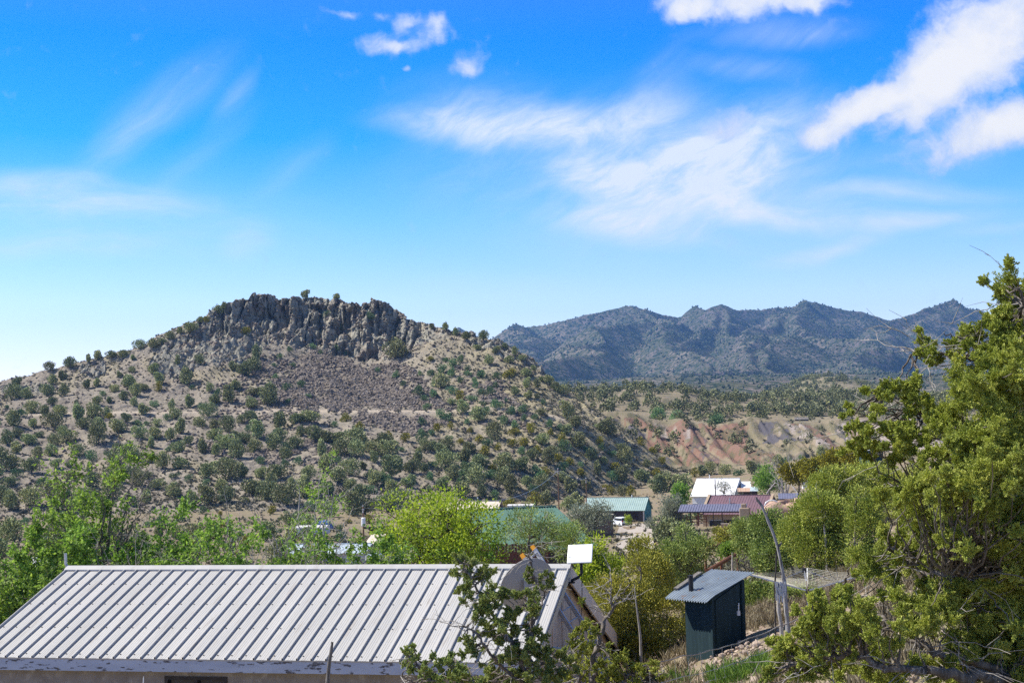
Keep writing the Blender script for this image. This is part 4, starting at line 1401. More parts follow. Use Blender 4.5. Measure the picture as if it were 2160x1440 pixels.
# window
win = MB()
fx0, fx1 = wv0, wv1
xm = (fx0 + fx1) / 2
for (x0, x1, z0, z1) in ((fx0, fx1, wz1 - .07, wz1), (fx0, fx1, wz0, wz0 + .07), (fx0, fx0 + .07, wz0 + .07, wz1 - .07), (fx1 - .07, fx1, wz0 + .07, wz1 - .07), (xm - .04, xm + .04, wz0 + .07, wz1 - .07)):
    win.box(((x0 + x1) / 2, wy0 + .06, (z0 + z1) / 2), (x1 - x0, .16, z1 - z0))
wo = win.build("window", M_DARKFRAME, hs)
pane = MB()
for (a, b) in ((fx0 + .07, xm - .04), (xm + .04, fx1 - .07)):
    pane.box(((a + b) / 2, wy0 + .08, (wz0 + wz1) / 2), (b - a, .02, wz1 - wz0 - .14))
pane.build("pane", M_GLASS, wo)
# roof: ribbed sheets, both slopes
rb = MB()
nrib = 40
pitch_ = LEN / nrib
cs, sn = math.cos(math.atan(sl_)), math.sin(math.atan(sl_))


def rib_profile():
    pts = []
    for k in range(nrib):
        x = -LEN + k * pitch_
        rb1 = .011
        pts += [(x, 0), (x + .007, .044), (x + .025, .044), (x + .032, 0)]
        for m_ in (.33, .52, .71, .9):
            if m_ < .9:
                xm_ = x + .05 + (pitch_ - .05) * (m_ - .08)
                pts += [(xm_ - .02, 0), (xm_ - .012, .0035), (xm_ + .012, .0035), (xm_ + .02, 0)]
    pts += [(-.05, 0), (-.038, .044), (-.012, .044), (0, .0)]
    return pts


pr_ = rib_profile()
for (y0, z0, y1, z1, ny, nz) in ((-.06, rz_(0) - .06 * sl_, RUN, rz_(RUN), -sn, cs), (RUN, rz_(RUN), RUN + RUN2 + .06, rz_(RUN + RUN2 + .06), sn, cs)):
    V = []
    for (yy_, zz_) in ((y0, z0), (y1, z1)):
        V += [(x, yy_ + ny * h, zz_ + nz * h) for x, h in pr_]
    n = len(pr_)
    q = [[i, i + 1, n + i + 1, n + i] for i in range(n - 1)]
    rb.add(V, q)
    V2 = [(x, yy_ - ny * .03, zz_ - nz * .03) for (yy_, zz_) in ((y0, z0), (y1, z1)) for x in (-LEN, 0)]
    rb.add(V2, [[0, 2, 3, 1]])
    a_ = [(-LEN, y0, z0), (0, y0, z0)]
    rb.add([(-LEN, y0, z0), (0, y0, z0), (0, y0 - ny * .03, z0 - nz * .03), (-LEN, y0 - ny * .03, z0 - nz * .03)], [[0, 1, 2, 3]])
sc_ = rb
for row in (.02, .30, .57, .84):                                   # rows of screws on the flats
    y = RUN * (1 - row) if row > .02 else .08
    y = {0.02: .10, .30: 1.25, .57: 2.35, .84: 3.35}[row]
    for k in range(nrib):
        x = -LEN + k * pitch_ + .10
        sc_.box((x, y - sn * .008, rz_(y) + cs * .008), (.022, .022, .016), R=np.array([[1, 0, 0], [0, cs, -sn], [0, sn, cs]]), m=1)
roof = rb.build("roof", [M_ROOFMETAL, M_DARKFRAME], hs)
cap = MB()
for s_ in (-1, 1):
    yb = RUN + s_ * .19
    zb = rz_(RUN) - .19 * sl_ + .045
    n_ = (0, s_ * sn, cs)
    for (xa, xb, lift) in ((-LEN - .02, -LEN * .41, .0), (-LEN * .41 - .05, .02, .003)):
        a0, a1 = (xa, RUN, rz_(RUN) + .062 + lift), (xb, RUN, rz_(RUN) + .062 + lift)
        b0, b1 = (xa, yb, zb + lift), (xb, yb, zb + lift)
        m0, m1 = (xa, RUN + s_ * .10, rz_(RUN) - .10 * sl_ + .066 + lift), (xb, RUN + s_ * .10, rz_(RUN) - .10 * sl_ + .066 + lift)
        V = [a0, a1, m0, m1, b0, b1, (xa, yb, zb - .035), (xb, yb, zb - .035)]
        q = [[0, 2, 3, 1], [2, 4, 5, 3], [4, 6, 7, 5]]
        if s_ < 0:
            q = [f[::-1] for f in q]
        cap.add(V, q)
cap.build("ridge_cap", M_ROOFMETAL, roof)
# fascia, soffit and rake boards
fa = MB()
fa.box((-LEN * .72, -.02, E0 - .155), (LEN * .56 - .004, .045, .25))
fa.box((-LEN * .22, -.019, E0 - .155), (LEN * .44, .045, .25))
fa.box((-LEN / 2, .21, E0 - .245), (LEN - .1, .40, .02))
fa.build("fascia", M_PAINTWOOD, hs)
for x in (-LEN + .02, -.02):
    rk = MB()
    rk2 = MB()
    rk.bar((x, 0.03, rz_(.03) - .12), (x, RUN - .02, rz_(RUN - .02) - .12), .045, .17)
    rk2.bar((x, RUN + .02, rz_(RUN + .02) - .15), (x, RUN + RUN2, rz_(RUN + RUN2) - .15), .045, .36)
    rk2.bar((x - .20 * (1 if x > -1 else -1), RUN + .02, rz_(RUN + .02) - .06), (x - .20 * (1 if x > -1 else -1), RUN + RUN2, rz_(RUN + RUN2) - .06), .34, .02)
    rk.build("rake_trim", M_GALV, hs)
    rk2.build("rake_board", M_TANTRIM, hs)
# pipes
pb = MB()
pb.tube([(.05, 1.55, rz_(1.55) - .50), (.22, 1.55, rz_(1.55) - .52), (.26, 1.55, rz_(1.55) - .75), (.22, 1.52, rz_(1.55) - .98), (.02, 1.45, rz_(1.55) - 1.22), (-.30, 1.4, rz_(1.55) - 1.32)], .045, 8)
pb.build("downpipe", M_GALV, hs)
pb = MB()
pb.tube([(-LEN - .10, RUN + .15, rz_(RUN) - .30), (-LEN - .10, RUN + .15, rz_(RUN) - .02), (-LEN - .16, RUN + .15, rz_(RUN) + .08), (-LEN - .17, RUN + .15, rz_(RUN) + .34)], .035, 8)
pb.build("vent_pipe", M_GALV, hs)


def house_pt(x, y, z):
    c, s = math.cos(HYAW), math.sin(HYAW)
    return np.array([HX + c * x - s * y, HY + s * x + c * y, GZ + z])


# ================================================================== white flat antenna on the gable
an = tag(empty("flat_antenna", house_pt(.10, RUN + .2, E0 + RISE - .15), HYAW), "flat white rectangular antenna panel on an angled arm at the gable peak", "antenna")
P = MB()
R_ = Matrix.Rotation(rad(-4), 3, "Y") @ Matrix.Rotation(rad(-48), 3, "X")
Rm = np.array(R_ @ Matrix(((1, 0, 0), (0, 0, 1), (0, -1, 0))))
Rm = np.array(R_)
P.box((.10, -.05, .42), (.56, .035, .50), R=np.array(Matrix.Rotation(rad(-2), 3, "Y") @ Matrix.Rotation(rad(-40), 3, "X")))
pn = P.build("panel", M_WHITE, an)
bv = pn.modifiers.new("edge", "BEVEL")
bv.width, bv.segments = .012, 2
P = MB()
P.tube([(-.22, -.25, -.22), (.05, -.10, -.10), (.12, -.05, -.02), (.12, 0, .40)], .034, 8)
P.build("mast", M_BLACK, an)
P = MB()
P.box((-.16, -.20, -.20), (.30, .14, .03))
P.build("mount", M_BLACK, an)
P = MB()
P.tube([(.12, .02, .0), (.11, .03, -.5), (.08, .02, -1.0), (.02, .05, -1.4)], .009, 5)
P.build("cable", M_BLACK, an)

# ================================================================== ladder against the gable
ra, rb_ = at(1124, 1152, 32.4), at(1352, 1500, 31.2)
rc, rd_ = at(1102, 1170, 31.9), at(1325, 1512, 30.7)
ld = tag(empty("extension_ladder", rb_), "aluminium extension ladder with orange end caps leaning on the gable", "ladder")
for (a, b) in ((ra, rb_), (rc, rd_)):
    m_ = MB()
    m_.bar(a - rb_, b - rb_, .035, .10)
    m_.bar(a * .45 + b * .55 - rb_ + [0, -.05, .02], b - rb_ + [0, -.05, .02], .03, .085)
    m_.build("rail", M_ALU, ld)
    m_ = MB()
    d_ = (a - b) / np.linalg.norm(a - b)
    m_.bar(a - rb_ - d_ * .08, a - rb_ + d_ * .03, .05, .105)
    m_.build("end_cap", M_ORANGE, ld)
for k in range(15):
    t = (k + .6) / 15.2
    m_ = MB()
    m_.tube([ra + (rb_ - ra) * t - rb_, rc + (rd_ - rc) * t - rb_], .02, 7)
    m_.build("rung", M_ALU, ld)

# ================================================================== grey dish on a pole
dc = at(1111, 1233, 25.0)
gz = float(ground_z(dc[0], dc[1]))
ds = tag(empty("satellite_dish", (dc[0], dc[1], gz)), "large grey satellite dish on a pole, its back to the viewer, behind the juniper", "satellite dish")
mb = MB()
nr_, ns = 10, 48
V = []
for i in range(nr_ + 1):
    r = i / nr_
    for j in range(ns):
        a = 2 * math.pi * j / ns
        V.append((.515 * r * math.cos(a), .10 * (r * r - 1) + .0, .475 * r * math.sin(a)))
q = [[i * ns + j, i * ns + (j + 1) % ns, (i + 1) * ns + (j + 1) % ns, (i + 1) * ns + j] for i in range(nr_) for j in range(ns)]
V2 = np.array(V) + [0, .02, 0]
mb.add(V, q)
mb.add(V2, [f[::-1] for f in q])
rim = [(.52 * math.cos(a), .01, .48 * math.sin(a)) for a in np.linspace(0, 2 * math.pi, 49)]
mb.tube(rim, .012, 6, cap=False)
Rd = Matrix.Rotation(rad(30), 4, "Z") @ Matrix.Rotation(rad(20), 4, "X") @ Matrix.Rotation(rad(-18), 4, "Y")
o = mb.build("reflector", M_DISH, ds, smooth_shade=True, loc=(0, 0, dc[2] - gz))
o.rotation_euler = Rd.to_euler()
mb = MB()
mb.tube([(0.02, -.02, -.4), (0.02, -.02, dc[2] - gz - .16), (.02, -.09, dc[2] - gz - .05)], .038, 10)
mb.build("pole", M_GALV, ds)
mb = MB()
mb.box((.02, -.19, dc[2] - gz - .02), (.14, .10, .26))
mb.build("bracket", M_DISH, ds)

# ================================================================== outhouse
oc = at(1505, 1395, 31.5)
OY = rad(40.0)
og = oc[2]
oh = tag(empty("outhouse", (oc[0], oc[1], og), OY), "dark green wooden outhouse with a slanting corrugated roof and stovepipe", "outhouse")
# local: x along the right-hand face, y away along the left-hand face; the corner nearest the viewer is the origin
WX, WY, HT = 1.02, 0.80, 1.44
c_, s_ = math.cos(OY), math.sin(OY)


def rt(x, y):
    return HT - .06 * 0 + .30 * x + .0 * y


b = MB()
bot = -1.0
pts = [(0, 0), (WX, 0), (WX, WY), (0, WY)]
V = [(x, y, bot) for x, y in pts] + [(x, y, rt(x, y)) for x, y in pts]
b.add(V, [[0, 1, 5, 4], [1, 2, 6, 5], [2, 3, 7, 6], [3, 0, 4, 7], [3, 2, 1, 0], [4, 5, 6, 7]])
b.box((-.012, -.012, HT / 2 - .5), (.05, .05, HT + .98))
b.build("wall", M_GREENWOOD, oh)
d = MB()
d.add([(.10, -.025, -.25), (WX - .11, -.025, .02), (WX - .11, -.025, rt(WX, 0) - .10), (.10, -.025, rt(0, 0) - .12), (.10, 0.002, -.25), (WX - .11, 0.002, .02), (WX - .11, .002, rt(WX, 0) - .10), (.10, .002, rt(0, 0) - .12)], [[0, 1, 2, 3], [4, 7, 6, 5], [0, 4, 5, 1], [1, 5, 6, 2], [2, 6, 7, 3], [3, 7, 4, 0]])
do = d.build("door", M_GREENWOOD, oh)
d = MB()
d.box((WX - .20, -.045, .98), (.07, .04, .10))
d.tube([(WX - .2, -.05, 1.03), (WX - .2, -.055, 1.16), (WX - .19, -.05, 1.2)], .014, 6)
d.build("latch", M_WHITE, do)
d = MB()
d.box((WX - .03, -.03, .75), (.09, .05, 1.9))
d.build("door_post", M_GREENWOOD, oh)
r = MB()
nx, ny = 2, 90
x0, x1, y0, y1 = -.36, WX + .20, -.18, WY + .26
V = []
for yy_ in np.linspace(y0, y1, ny):
    w_ = .018 * math.sin((yy_ - y0) / .076 * 2 * math.pi)
    for xx_ in np.linspace(x0, x1, 12):
        sag = -.14 * max(0, (-.05 - xx_) / .33) ** 1.5
        V.append((xx_, yy_, rt(xx_, 0) + .045 + w_ + sag * .4))
V = np.array(V)
q = [[i * 12 + j, i * 12 + j + 1, (i + 1) * 12 + j + 1, (i + 1) * 12 + j] for i in range(ny - 1) for j in range(11)]
r.add(V, q)
r.add(V - [0, 0, .006], [f[::-1] for f in q])
ro = r.build("roof", noisy("weathered_corrugated_iron", (.36, .42, .47), (.27, .32, .37), 3, .45, .35, spec=.4, c3=(.34, .22, .15), s3=6, t3=(.64, .70)), oh, smooth_shade=True)
r = MB()
r.tube([(.02, .62, rt(0, 0) - .05), (.02, .62, rt(0, 0) + .40)], .055, 12)
r.build("stovepipe", M_BLACK, oh)
ob = tag(empty("loose_board", (oc[0], oc[1], og), OY), "grey weathered board lying across the back of the outhouse roof", "board")
r = MB()
r.bar((-.05, WY + .22, rt(-.05, 0) + .075 + .02), (.85, WY + .30, rt(.85, 0) + .10 + .02), .12, .03)
bo = r.build("plank", M_POST, ob)

# ================================================================== rotary clothes line
cc = at(1703, 1245, 35.0)
gz = float(ground_z(cc[0], cc[1]))
cl = tag(empty("rotary_clothesline", (cc[0], cc[1], gz)), "rotary clothes line with four arms strung with pale cords", "clothesline")
ch = cc[2] - gz
top = np.array([-.06, 0, ch + .50])
m_ = MB()
m_.tube([(0, 0, -.2), (0, 0, ch), top], .024, 10)
m_.build("mast", M_ALU, cl)
m_ = MB()
m_.tube([(0, 0, ch - .14), (0, 0, ch + .04)], .042, 10)
m_.build("hub", M_BLACK, cl)
m_ = MB()
m_.tube([top - [0, 0, .06], top + [0, 0, .05]], .05, 10)
m_.build("hub", M_BLACK, cl)
ends = []
for a in (rad(168), rad(258), rad(348), rad(78)):
    e = np.array([1.42 * math.cos(a), 1.42 * math.sin(a), ch + .40])
    ends.append(e)
    m_ = MB()
    m_.bar((0, 0, ch), e, .022, .03)
    m_.build("arm", M_WHITE, cl)
    m_ = MB()
    m_.bar(top, e * .52 + np.array([0, 0, ch]) * .48, .014, .014)
    m_.build("stay", M_ALU, cl)
m_ = MB()
for k in range(11):
    t = .30 + .70 * k / 10
    ps = [np.array([0, 0, ch]) * (1 - t) + e * t + [0, 0, .018] for e in ends]
    for i in range(4):
        a, b = ps[i], ps[(i + 1) % 4]
        m_.tube([a, (a + b) / 2 - [0, 0, .02 + .03 * t], b], .0042, 4)
m_.build("cord", noisy("cream_cord", (.66, .63, .50), (.55, .52, .42), 30, .8), cl)

# ================================================================== crooked dead pole, thin stakes, rag
def px_path(pts, Y):
    return np.array([at(x, y, Y if np.isscalar(Y) else Y[i]) for i, (x, y) in enumerate(pts)])


def pole(name, pts, Y, rads, mat, label, cat, sides=9, group=None):
    P_ = px_path(pts, Y)
    b_ = P_[-1].copy()
    b_[2] = float(ground_z(b_[0], b_[1]))
    if P_[-1][2] > b_[2]:
        P_ = np.vstack([P_, b_ - [0, 0, .3]])
        rads = list(rads) + [rads[-1]]
    # finer path with a natural waver
    t = np.linspace(0, len(P_) - 1, len(P_) * 5)
    Q = np.stack([np.interp(t, np.arange(len(P_)), P_[:, i]) for i in range(3)], 1)
    k = np.array([.25, .5, .25])
    for i in range(3):
        Q[1:-1, i] = np.convolve(Q[:, i], k, "same")[1:-1]
    R_ = np.interp(t, np.arange(len(P_)), rads) * (1 + .18 * vnoise(t * 1.7, 3.3, len(pts)))
    m_ = MB()
    m_.tube(Q - b_, R_, sides)
    o_ = m_.build(name, mat, None, True, loc=b_)
    return tag(o_, label, cat, group), Q, b_


M_SNAG = noisy("grey_dead_trunk", (.38, .365, .35), (.24, .23, .22), 6, .9, stretch=(3, 3, .5), bmp=.4, bdist=.006, c3=(.10, .09, .085), s3=5, t3=(.56, .66))
po, PQ, pb_ = pole("dead_tree_pole", [(1594, 1050), (1606, 1064), (1617, 1090), (1630, 1122), (1640, 1150), (1647, 1185), (1655, 1230), (1657, 1270), (1660, 1300), (1663, 1337)], 27.0, [.012, .024, .025, .027, .030, .034, .038, .040, .042, .048], M_SNAG, "tall crooked grey dead trunk standing by the clothes line", "dead trunk")
m_ = MB()
for (a, d_, l_) in ((22, (.5, .1, .35), .16), (30, (-.6, 0, .2), .10), (10, (.3, -.2, .4), .12), (38, (.5, 0, .3), .12), (3, (-.5, 0, .6), .10)):
    q_ = PQ[min(a, len(PQ) - 1)] - pb_
    m_.tube([q_, q_ + np.array(d_) * l_ * .6, q_ + np.array(d_) * l_ + [0, 0, .03]], [.03, .022, .012], 6)
m_.build("branch_stub", M_POST, po)
pole("thin_stake", [(1638, 1160), (1637, 1195), (1634, 1240), (1636, 1330)], 27.3, [.014, .017, .016, .016], M_DARKFRAME, "thin dark stake beside the crooked dead trunk", "stake", 6)
o_, Q_, b__ = pole("bark_pole", [(1642, 1232), (1641, 1260), (1643, 1290), (1648, 1318)], 27.1, [.028, .034, .04, .042], M_DEADWOOD, "short bleached peeling pole hung with rags beside the crooked trunk", "pole", 7)
m_ = MB()
rg = np.random.default_rng(5)
for k in range(7):
    a = at(1637 + k * 3.2, 1226 + (k % 3) * 2, 26.9)
    L_ = .22 + .16 * rg.uniform()
    w_ = .028
    zz = [0, -.3, -.65, -1]
    for s_i in range(3):
        p0, p1 = a + [rg.normal() * .006, 0, zz[s_i] * L_], a + [rg.normal() * .006, 0, zz[s_i + 1] * L_]
        m_.bar(p0, p1, w_, .012, up=(0, 1, 0))
tag(m_.build("rag", noisy("white_rag", (.62, .62, .62), (.42, .42, .43), 20, .9)), "white torn rags hanging on the clothes line by the trunk", "rag")
pole("fence_post", [(701, 1353), (698, 1375), (694, 1400), (691, 1440), (689, 1470)], 21.0, [.02, .026, .026, .03, .032], M_POST, "slim gnarled wooden post standing before the house eave", "post")
pole("thin_stake", [(303, 1426), (302, 1450)], 21.0, [.006, .007], M_WHITE, "thin pale stake top poking up before the house wall", "stake", 6)

# ================================================================== wire fence
fw = [(1330, 1408), (1375, 1398), (1440, 1383), (1500, 1370), (1545, 1357), (1580, 1344), (1640, 1322), (1700, 1296)]
FY = [24, 24.3, 24.8, 25.2, 25.5, 25.8, 26.4, 27]
WPT = px_path(fw, FY)
fb = WPT[0].copy()
fe = tag(empty("wire_fence", fb), "sagging field fence of twisted pale wires below the outhouse", "fence")
for k, dz in enumerate((0, -.34, -.52)):
    m_ = MB()
    Q = WPT - fb + [0, 0, dz]
    t = np.linspace(0, len(Q) - 1, 60)
    Qs = np.stack([np.interp(t, np.arange(len(Q)), Q[:, i]) for i in range(3)], 1)
    Qs[:, 2] += .012 * vnoise(t * 3, k) - .02 * np.abs(np.sin(t * 3.14))
    m_.tube(Qs, .0105 if k == 0 else .006, 5)
    m_.build("wire", M_GALV if k else M_DEADWOOD, fe)
for t in np.linspace(.4, 6.6, 15):
    m_ = MB()
    q_ = np.array([np.interp(t, np.arange(len(WPT)), (WPT - fb)[:, i]) for i in range(3)])
    m_.tube([q_, q_ + [.02, 0, -.3], q_ + [.05, 0, -.56]], .004, 4)
    m_.build("stay_wire", M_GALV, fe)

# ================================================================== heap of stones
_r = np.random.default_rng(31)
heap = []
poly = [(1490, 1415), (1500, 1388), (1525, 1372), (1545, 1352), (1570, 1345), (1590, 1356), (1620, 1372), (1630, 1392), (1600, 1400), (1565, 1402), (1530, 1415)]
tries = 0
while len(heap) < 95 and tries < 6000:
    tries += 1
    x, y = _r.uniform(1488, 1632), _r.uniform(1345, 1416)
    if not in_poly(np.array([x]), np.array([y]), poly)[0]:
        continue
    big = _r.uniform() < .3
    s = _r.uniform(.085, .15) if big else _r.uniform(.035, .08)
    if any(math.hypot(x - h[0], (y - h[1]) * 1.3) < 55 * (s + h[2]) for h in heap):
        continue
    heap.append((x, y, s))
STONES = []
for k in range(5):
    V = np.array([[x, y, z] for z in (-1, 1) for y in (-1, 1) for x in (-1, 1)], float) * .72
    bm_v = []
    rr2 = np.random.default_rng(60 + k)
    d_ = rand_dirs(26, rr2)
    d_ = d_ / np.max(np.abs(d_) + .25 * np.abs(d_).sum(1, keepdims=True), axis=1, keepdims=True) * rr2.uniform(.8, 1.1, (26, 1))
    import bmesh
    bm = bmesh.new()
    for v in d_ * [1.15, .95, .7]:
        bm.verts.new(v)
    bmesh.ops.convex_hull(bm, input=bm.verts[:])
    loose = [v for v in bm.verts if not v.link_faces]
    bmesh.ops.delete(bm, geom=loose, context="VERTS")
    me_ = bpy.data.meshes.new("rock")
    bm.to_mesh(me_)
    bm.free()
    me_.materials.append(M_STONE)
    STONES.append(me_)
PILE = []
heap.sort(key=lambda h: h[1])
for (x, y, s) in heap:
    h_ = hit(x, y, ("ground",))
    mound = .20 * math.exp(-(((x - 1562) / 45) ** 2 + ((y - 1378) / 22) ** 2))
    if h_ is None:
        continue
    o_ = link("rock", STONES[_r.integers(5)], None, (h_[0].x, h_[0].y, h_[0].z + s * .25 + mound * .5), _r.uniform(0, 6.28))
    o_.rotation_euler = (_r.normal() * .5, _r.normal() * .5, _r.uniform(0, 6.28))
    o_.scale = (s, s, s * _r.uniform(.8, 1.1))
    o_["category"] = "rock"
    o_["group"] = "rocks heaped below the outhouse"
    PILE.append((x, y, s, o_))
_rows = {}
for rec in PILE:
    sz = "large" if rec[2] > .085 else "small"
    row = "at the top of" if rec[1] < 1372 else "in the middle of" if rec[1] < 1392 else "at the bottom of"
    _rows.setdefault((sz, row), []).append(rec)
for (sz, row), L in _rows.items():
    L.sort(key=lambda r: r[0])
    for i, rec in enumerate(L):
        rec[3]["label"] = ("leftmost " if i == 0 else ORD[min(i, 19)] + " from left ") + sz + " tan rock " + row + " the heap below the outhouse"
# ================================================================== the village in the valley
def metal(name, c, c2, rough=.5):
    return noisy(name, c, c2, .9, rough, spec=.4, detail=4)


M_TEAL = metal("teal_roof_metal", (.34, .455, .425), (.29, .40, .375))
M_TEALWALL = metal("deep_teal_boards", (.02, .20, .19), (.03, .25, .23), .7)
M_GREENROOF = metal("green_corrugated_metal", (.105, .20, .155), (.125, .235, .185), .6)
M_CREAMROOF = noisy("cream_roofing", (.66, .58, .48), (.58, .50, .41), .8, .8, c3=(.50, .43, .35), s3=2.5)
M_WHITEROOF = noisy("white_roof_metal", (.86, .86, .86), (.80, .80, .81), .7, .5)
M_PURPLE = metal("plum_brown_metal", (.20, .115, .135), (.165, .10, .12), .5)
M_BLUEROOF = metal("slate_blue_metal", (.17, .175, .255), (.14, .145, .215), .5)
M_PALEBLUE = noisy("pale_blue_grey_metal", (.48, .56, .63), (.42, .50, .57), .7, .5)
M_ADOBE = noisy("tan_adobe_plaster", (.40, .31, .22), (.35, .265, .185), 1.2, .95, bmp=.2)
M_PINKADOBE = noisy("pinkish_adobe_plaster", (.50, .34, .25), (.44, .30, .22), 1.2, .95, bmp=.2)
M_BROWNSTUCCO = noisy("brown_stucco", (.21, .145, .115), (.18, .125, .10), 1.2, .95)
M_BROWNWOOD = noisy("dark_brown_boards", (.075, .056, .048), (.105, .08, .068), 2.0, .9, stretch=(7, 7, .6))
M_REDWOOD = noisy("red_stained_timber", (.23, .085, .05), (.18, .07, .045), 3, .85)
M_DARKWOOD = noisy("dark_stained_timber", (.04, .028, .025), (.06, .045, .04), 4, .8)
M_WHITEWALL = noisy("white_painted_wall", (.74, .72, .68), (.68, .66, .62), 1.5, .8)
M_CARWHITE = noisy("white_car_paint", (.80, .81, .82), (.78, .79, .80), 2, .25, spec=.5)
M_CARSILVER = noisy("silver_car_paint", (.50, .53, .57), (.47, .50, .54), 2, .25, .3, spec=.5)
M_TYRE = noisy("black_rubber", (.02, .02, .02), (.03, .03, .03), 5, .9)
M_TARP = noisy("blue_tarpaulin", (.03, .13, .36), (.02, .085, .25), 2.5, .6, bmp=.4, bdist=.05)
M_POLEWOOD = noisy("brown_utility_pole", (.21, .125, .075), (.15, .09, .06), 3, .9, stretch=(4, 4, .4))
M_GRAVEL = noisy("pale_gravel", (.42, .37, .32), (.36, .315, .27), 1.3, .95, c3=(.25, .22, .19), s3=6, bmp=.3)
M_TAIL = noisy("red_lamp_plastic", (.45, .02, .02), (.35, .015, .015), 4, .3)


def solve_len(base, yaw, pxl):
    c, s = math.cos(yaw), math.sin(yaw)
    lo, hi = .3, 60
    for _ in range(50):
        m = (lo + hi) / 2
        p = base - m * np.array([c, s, 0])
        if float(to_px(p)[0]) > pxl:
            lo = m
        else:
            hi = m
    return lo


def ribbed(mb, x0, x1, y0, z0, y1, z1, rib, hgt=.035, wid=.05, thick=.06, m=0):
    """a metal roof sheet from (y0,z0) to (y1,z1) between x0 and x1 with raised ribs"""
    d = np.array([0, y1 - y0, z1 - z0])
    n = np.array([0, -(z1 - z0), y1 - y0])
    n = n / np.linalg.norm(n)
    a, b, c, e = np.array([x0, y0, z0]), np.array([x1, y0, z0]), np.array([x1, y1, z1]), np.array([x0, y1, z1])
    k = n * thick
    if n[2] < 0:
        k = -k
        n = -n
    mb.add([a, b, c, e, a - k, b - k, c - k, e - k], [[0, 1, 2, 3], [7, 6, 5, 4], [0, 4, 5, 1], [1, 5, 6, 2], [2, 6, 7, 3], [3, 7, 4, 0]], m=m)
    for x in np.arange(x0 + rib * .5, x1, rib):
        p = np.array([x, y0, z0]) + n * hgt * .5
        mb.bar(p, p + d, wid, hgt, up=n, m=m)


def gable_house(name, label, cat, er, pxl, yaw, run, rise, wall, roof, rib=.45, run2=None, rise2=None, over=.3, gov=.3, gable=None, openings=(), group=None, wall_h=None, hgt=.035, wid=.05):
    yaw = rad(yaw)
    P = at(*er)
    L = solve_len(P, yaw, pxl)
    c, s = math.cos(yaw), math.sin(yaw)
    gz_ = min(float(ground_z(*(P[:2] + q_))) for q_ in ((0, 0), (-L * c, -L * s)))
    if wall_h:
        gz_ = P[2] - wall_h
    o = tag(empty(name, (P[0], P[1], gz_), yaw), label, cat, group)
    E = P[2] - gz_
    run2 = run if run2 is None else run2
    rise2 = rise if rise2 is None else rise2
    mb = MB()
    w0, w1, a0, a1 = -L + gov, -gov, over, run + run2 - over
    zr = lambda y: E + rise * y / run if y <= run else E + rise - rise2 * (y - run) / run2
    tk = .10
    for (x0, x1) in ((w0, w0 + .18), (w1 - .18, w1)):
        mb.prism([(x0, y, z) for y, z in ((a0, -1), (a0, zr(a0) - tk), (run, zr(run) - tk), (a1, zr(a1) - tk), (a1, -1))], (0, 0, 0), (x1 - x0, 0, 0), m=1 if gable and x1 == w1 else 0)
    mb.box(((w0 + w1) / 2, a1 - .09, (zr(a1) - tk - 1) / 2), (w1 - w0 - .36, .18, zr(a1) - tk + 1))
    mb.box(((w0 + w1) / 2, a0 + .09, (zr(a0) - tk - 1) / 2), (w1 - w0 - .36, .18, zr(a0) - tk + 1))
    mb.build("wall", [wall, gable or wall], o)
    for (fx, z0, w, h, kind) in openings:
        xc = w0 + (w1 - w0) * fx
        fr = MB()
        fr.box((xc, a0 - .02, z0 + h / 2), (w + .16, .08, h + .16))
        f_ = fr.build(kind, M_WHITEWALL if kind == "window" else M_DARKWOOD, o)
        pn_ = MB()
        pn_.box((xc, a0 - .07, z0 + h / 2), (w, .04, h))
        pn_.build("pane" if kind == "window" else "leaf", M_GLASS if kind == "window" else M_DARKWOOD, f_)
    rb_ = MB()
    ribbed(rb_, -L, 0, -.05, E - .05 * rise / run, run, E + rise, rib, hgt, wid)
    ribbed(rb_, -L, 0, run + run2 + .05, E + rise - rise2 * (run2 + .05) / run2, run, E + rise, rib, hgt, wid)
    rb_.bar((-L, run, E + rise + .03), (0, run, E + rise + .03), .30, .05)
    rb_.build("roof", roof, o)
    return o, L, E, P, yaw


def lean_roof_box(name, label, cat, fr, pxl, yaw, depth, rise, wall_h, wall, roof, rib=.4, over=.2, openings=(), group=None):
    """box with a single slope rising away from the viewer"""
    yaw = rad(yaw)
    P = at(*fr)
    L = solve_len(P, yaw, pxl)
    o = tag(empty(name, (P[0], P[1], P[2] - wall_h), yaw), label, cat, group)
    mb = MB()
    w0, w1, a0, a1 = -L + over, -over, over, depth - over
    z = lambda y: wall_h + rise * y / depth - .08
    pts = [(w0, a0), (w1, a0), (w1, a1), (w0, a1)]
    V = [(x, y, -1.0) for x, y in pts] + [(x, y, z(y)) for x, y in pts]
    mb.add(V, [[0, 1, 5, 4], [1, 2, 6, 5], [2, 3, 7, 6], [3, 0, 4, 7], [3, 2, 1, 0], [4, 5, 6, 7]])
    mb.build("wall", wall, o)
    for (fx, z0, w, h, kind) in openings:
        xc = w0 + (w1 - w0) * fx
        frm = MB()
        frm.box((xc, a0 - .02, z0 + h / 2), (w + .16, .08, h + .16))
        f_ = frm.build(kind, M_DARKWOOD, o)
        pn_ = MB()
        pn_.box((xc, a0 - .07, z0 + h / 2), (w, .04, h))
        pn_.build("pane" if kind == "window" else "leaf", M_GLASS if kind == "window" else M_DARKWOOD, f_)
    rb_ = MB()
    ribbed(rb_, -L, 0, 0, wall_h, depth, wall_h + rise, rib)
    rb_.build("roof", roof, o)
    return o, L, P, yaw


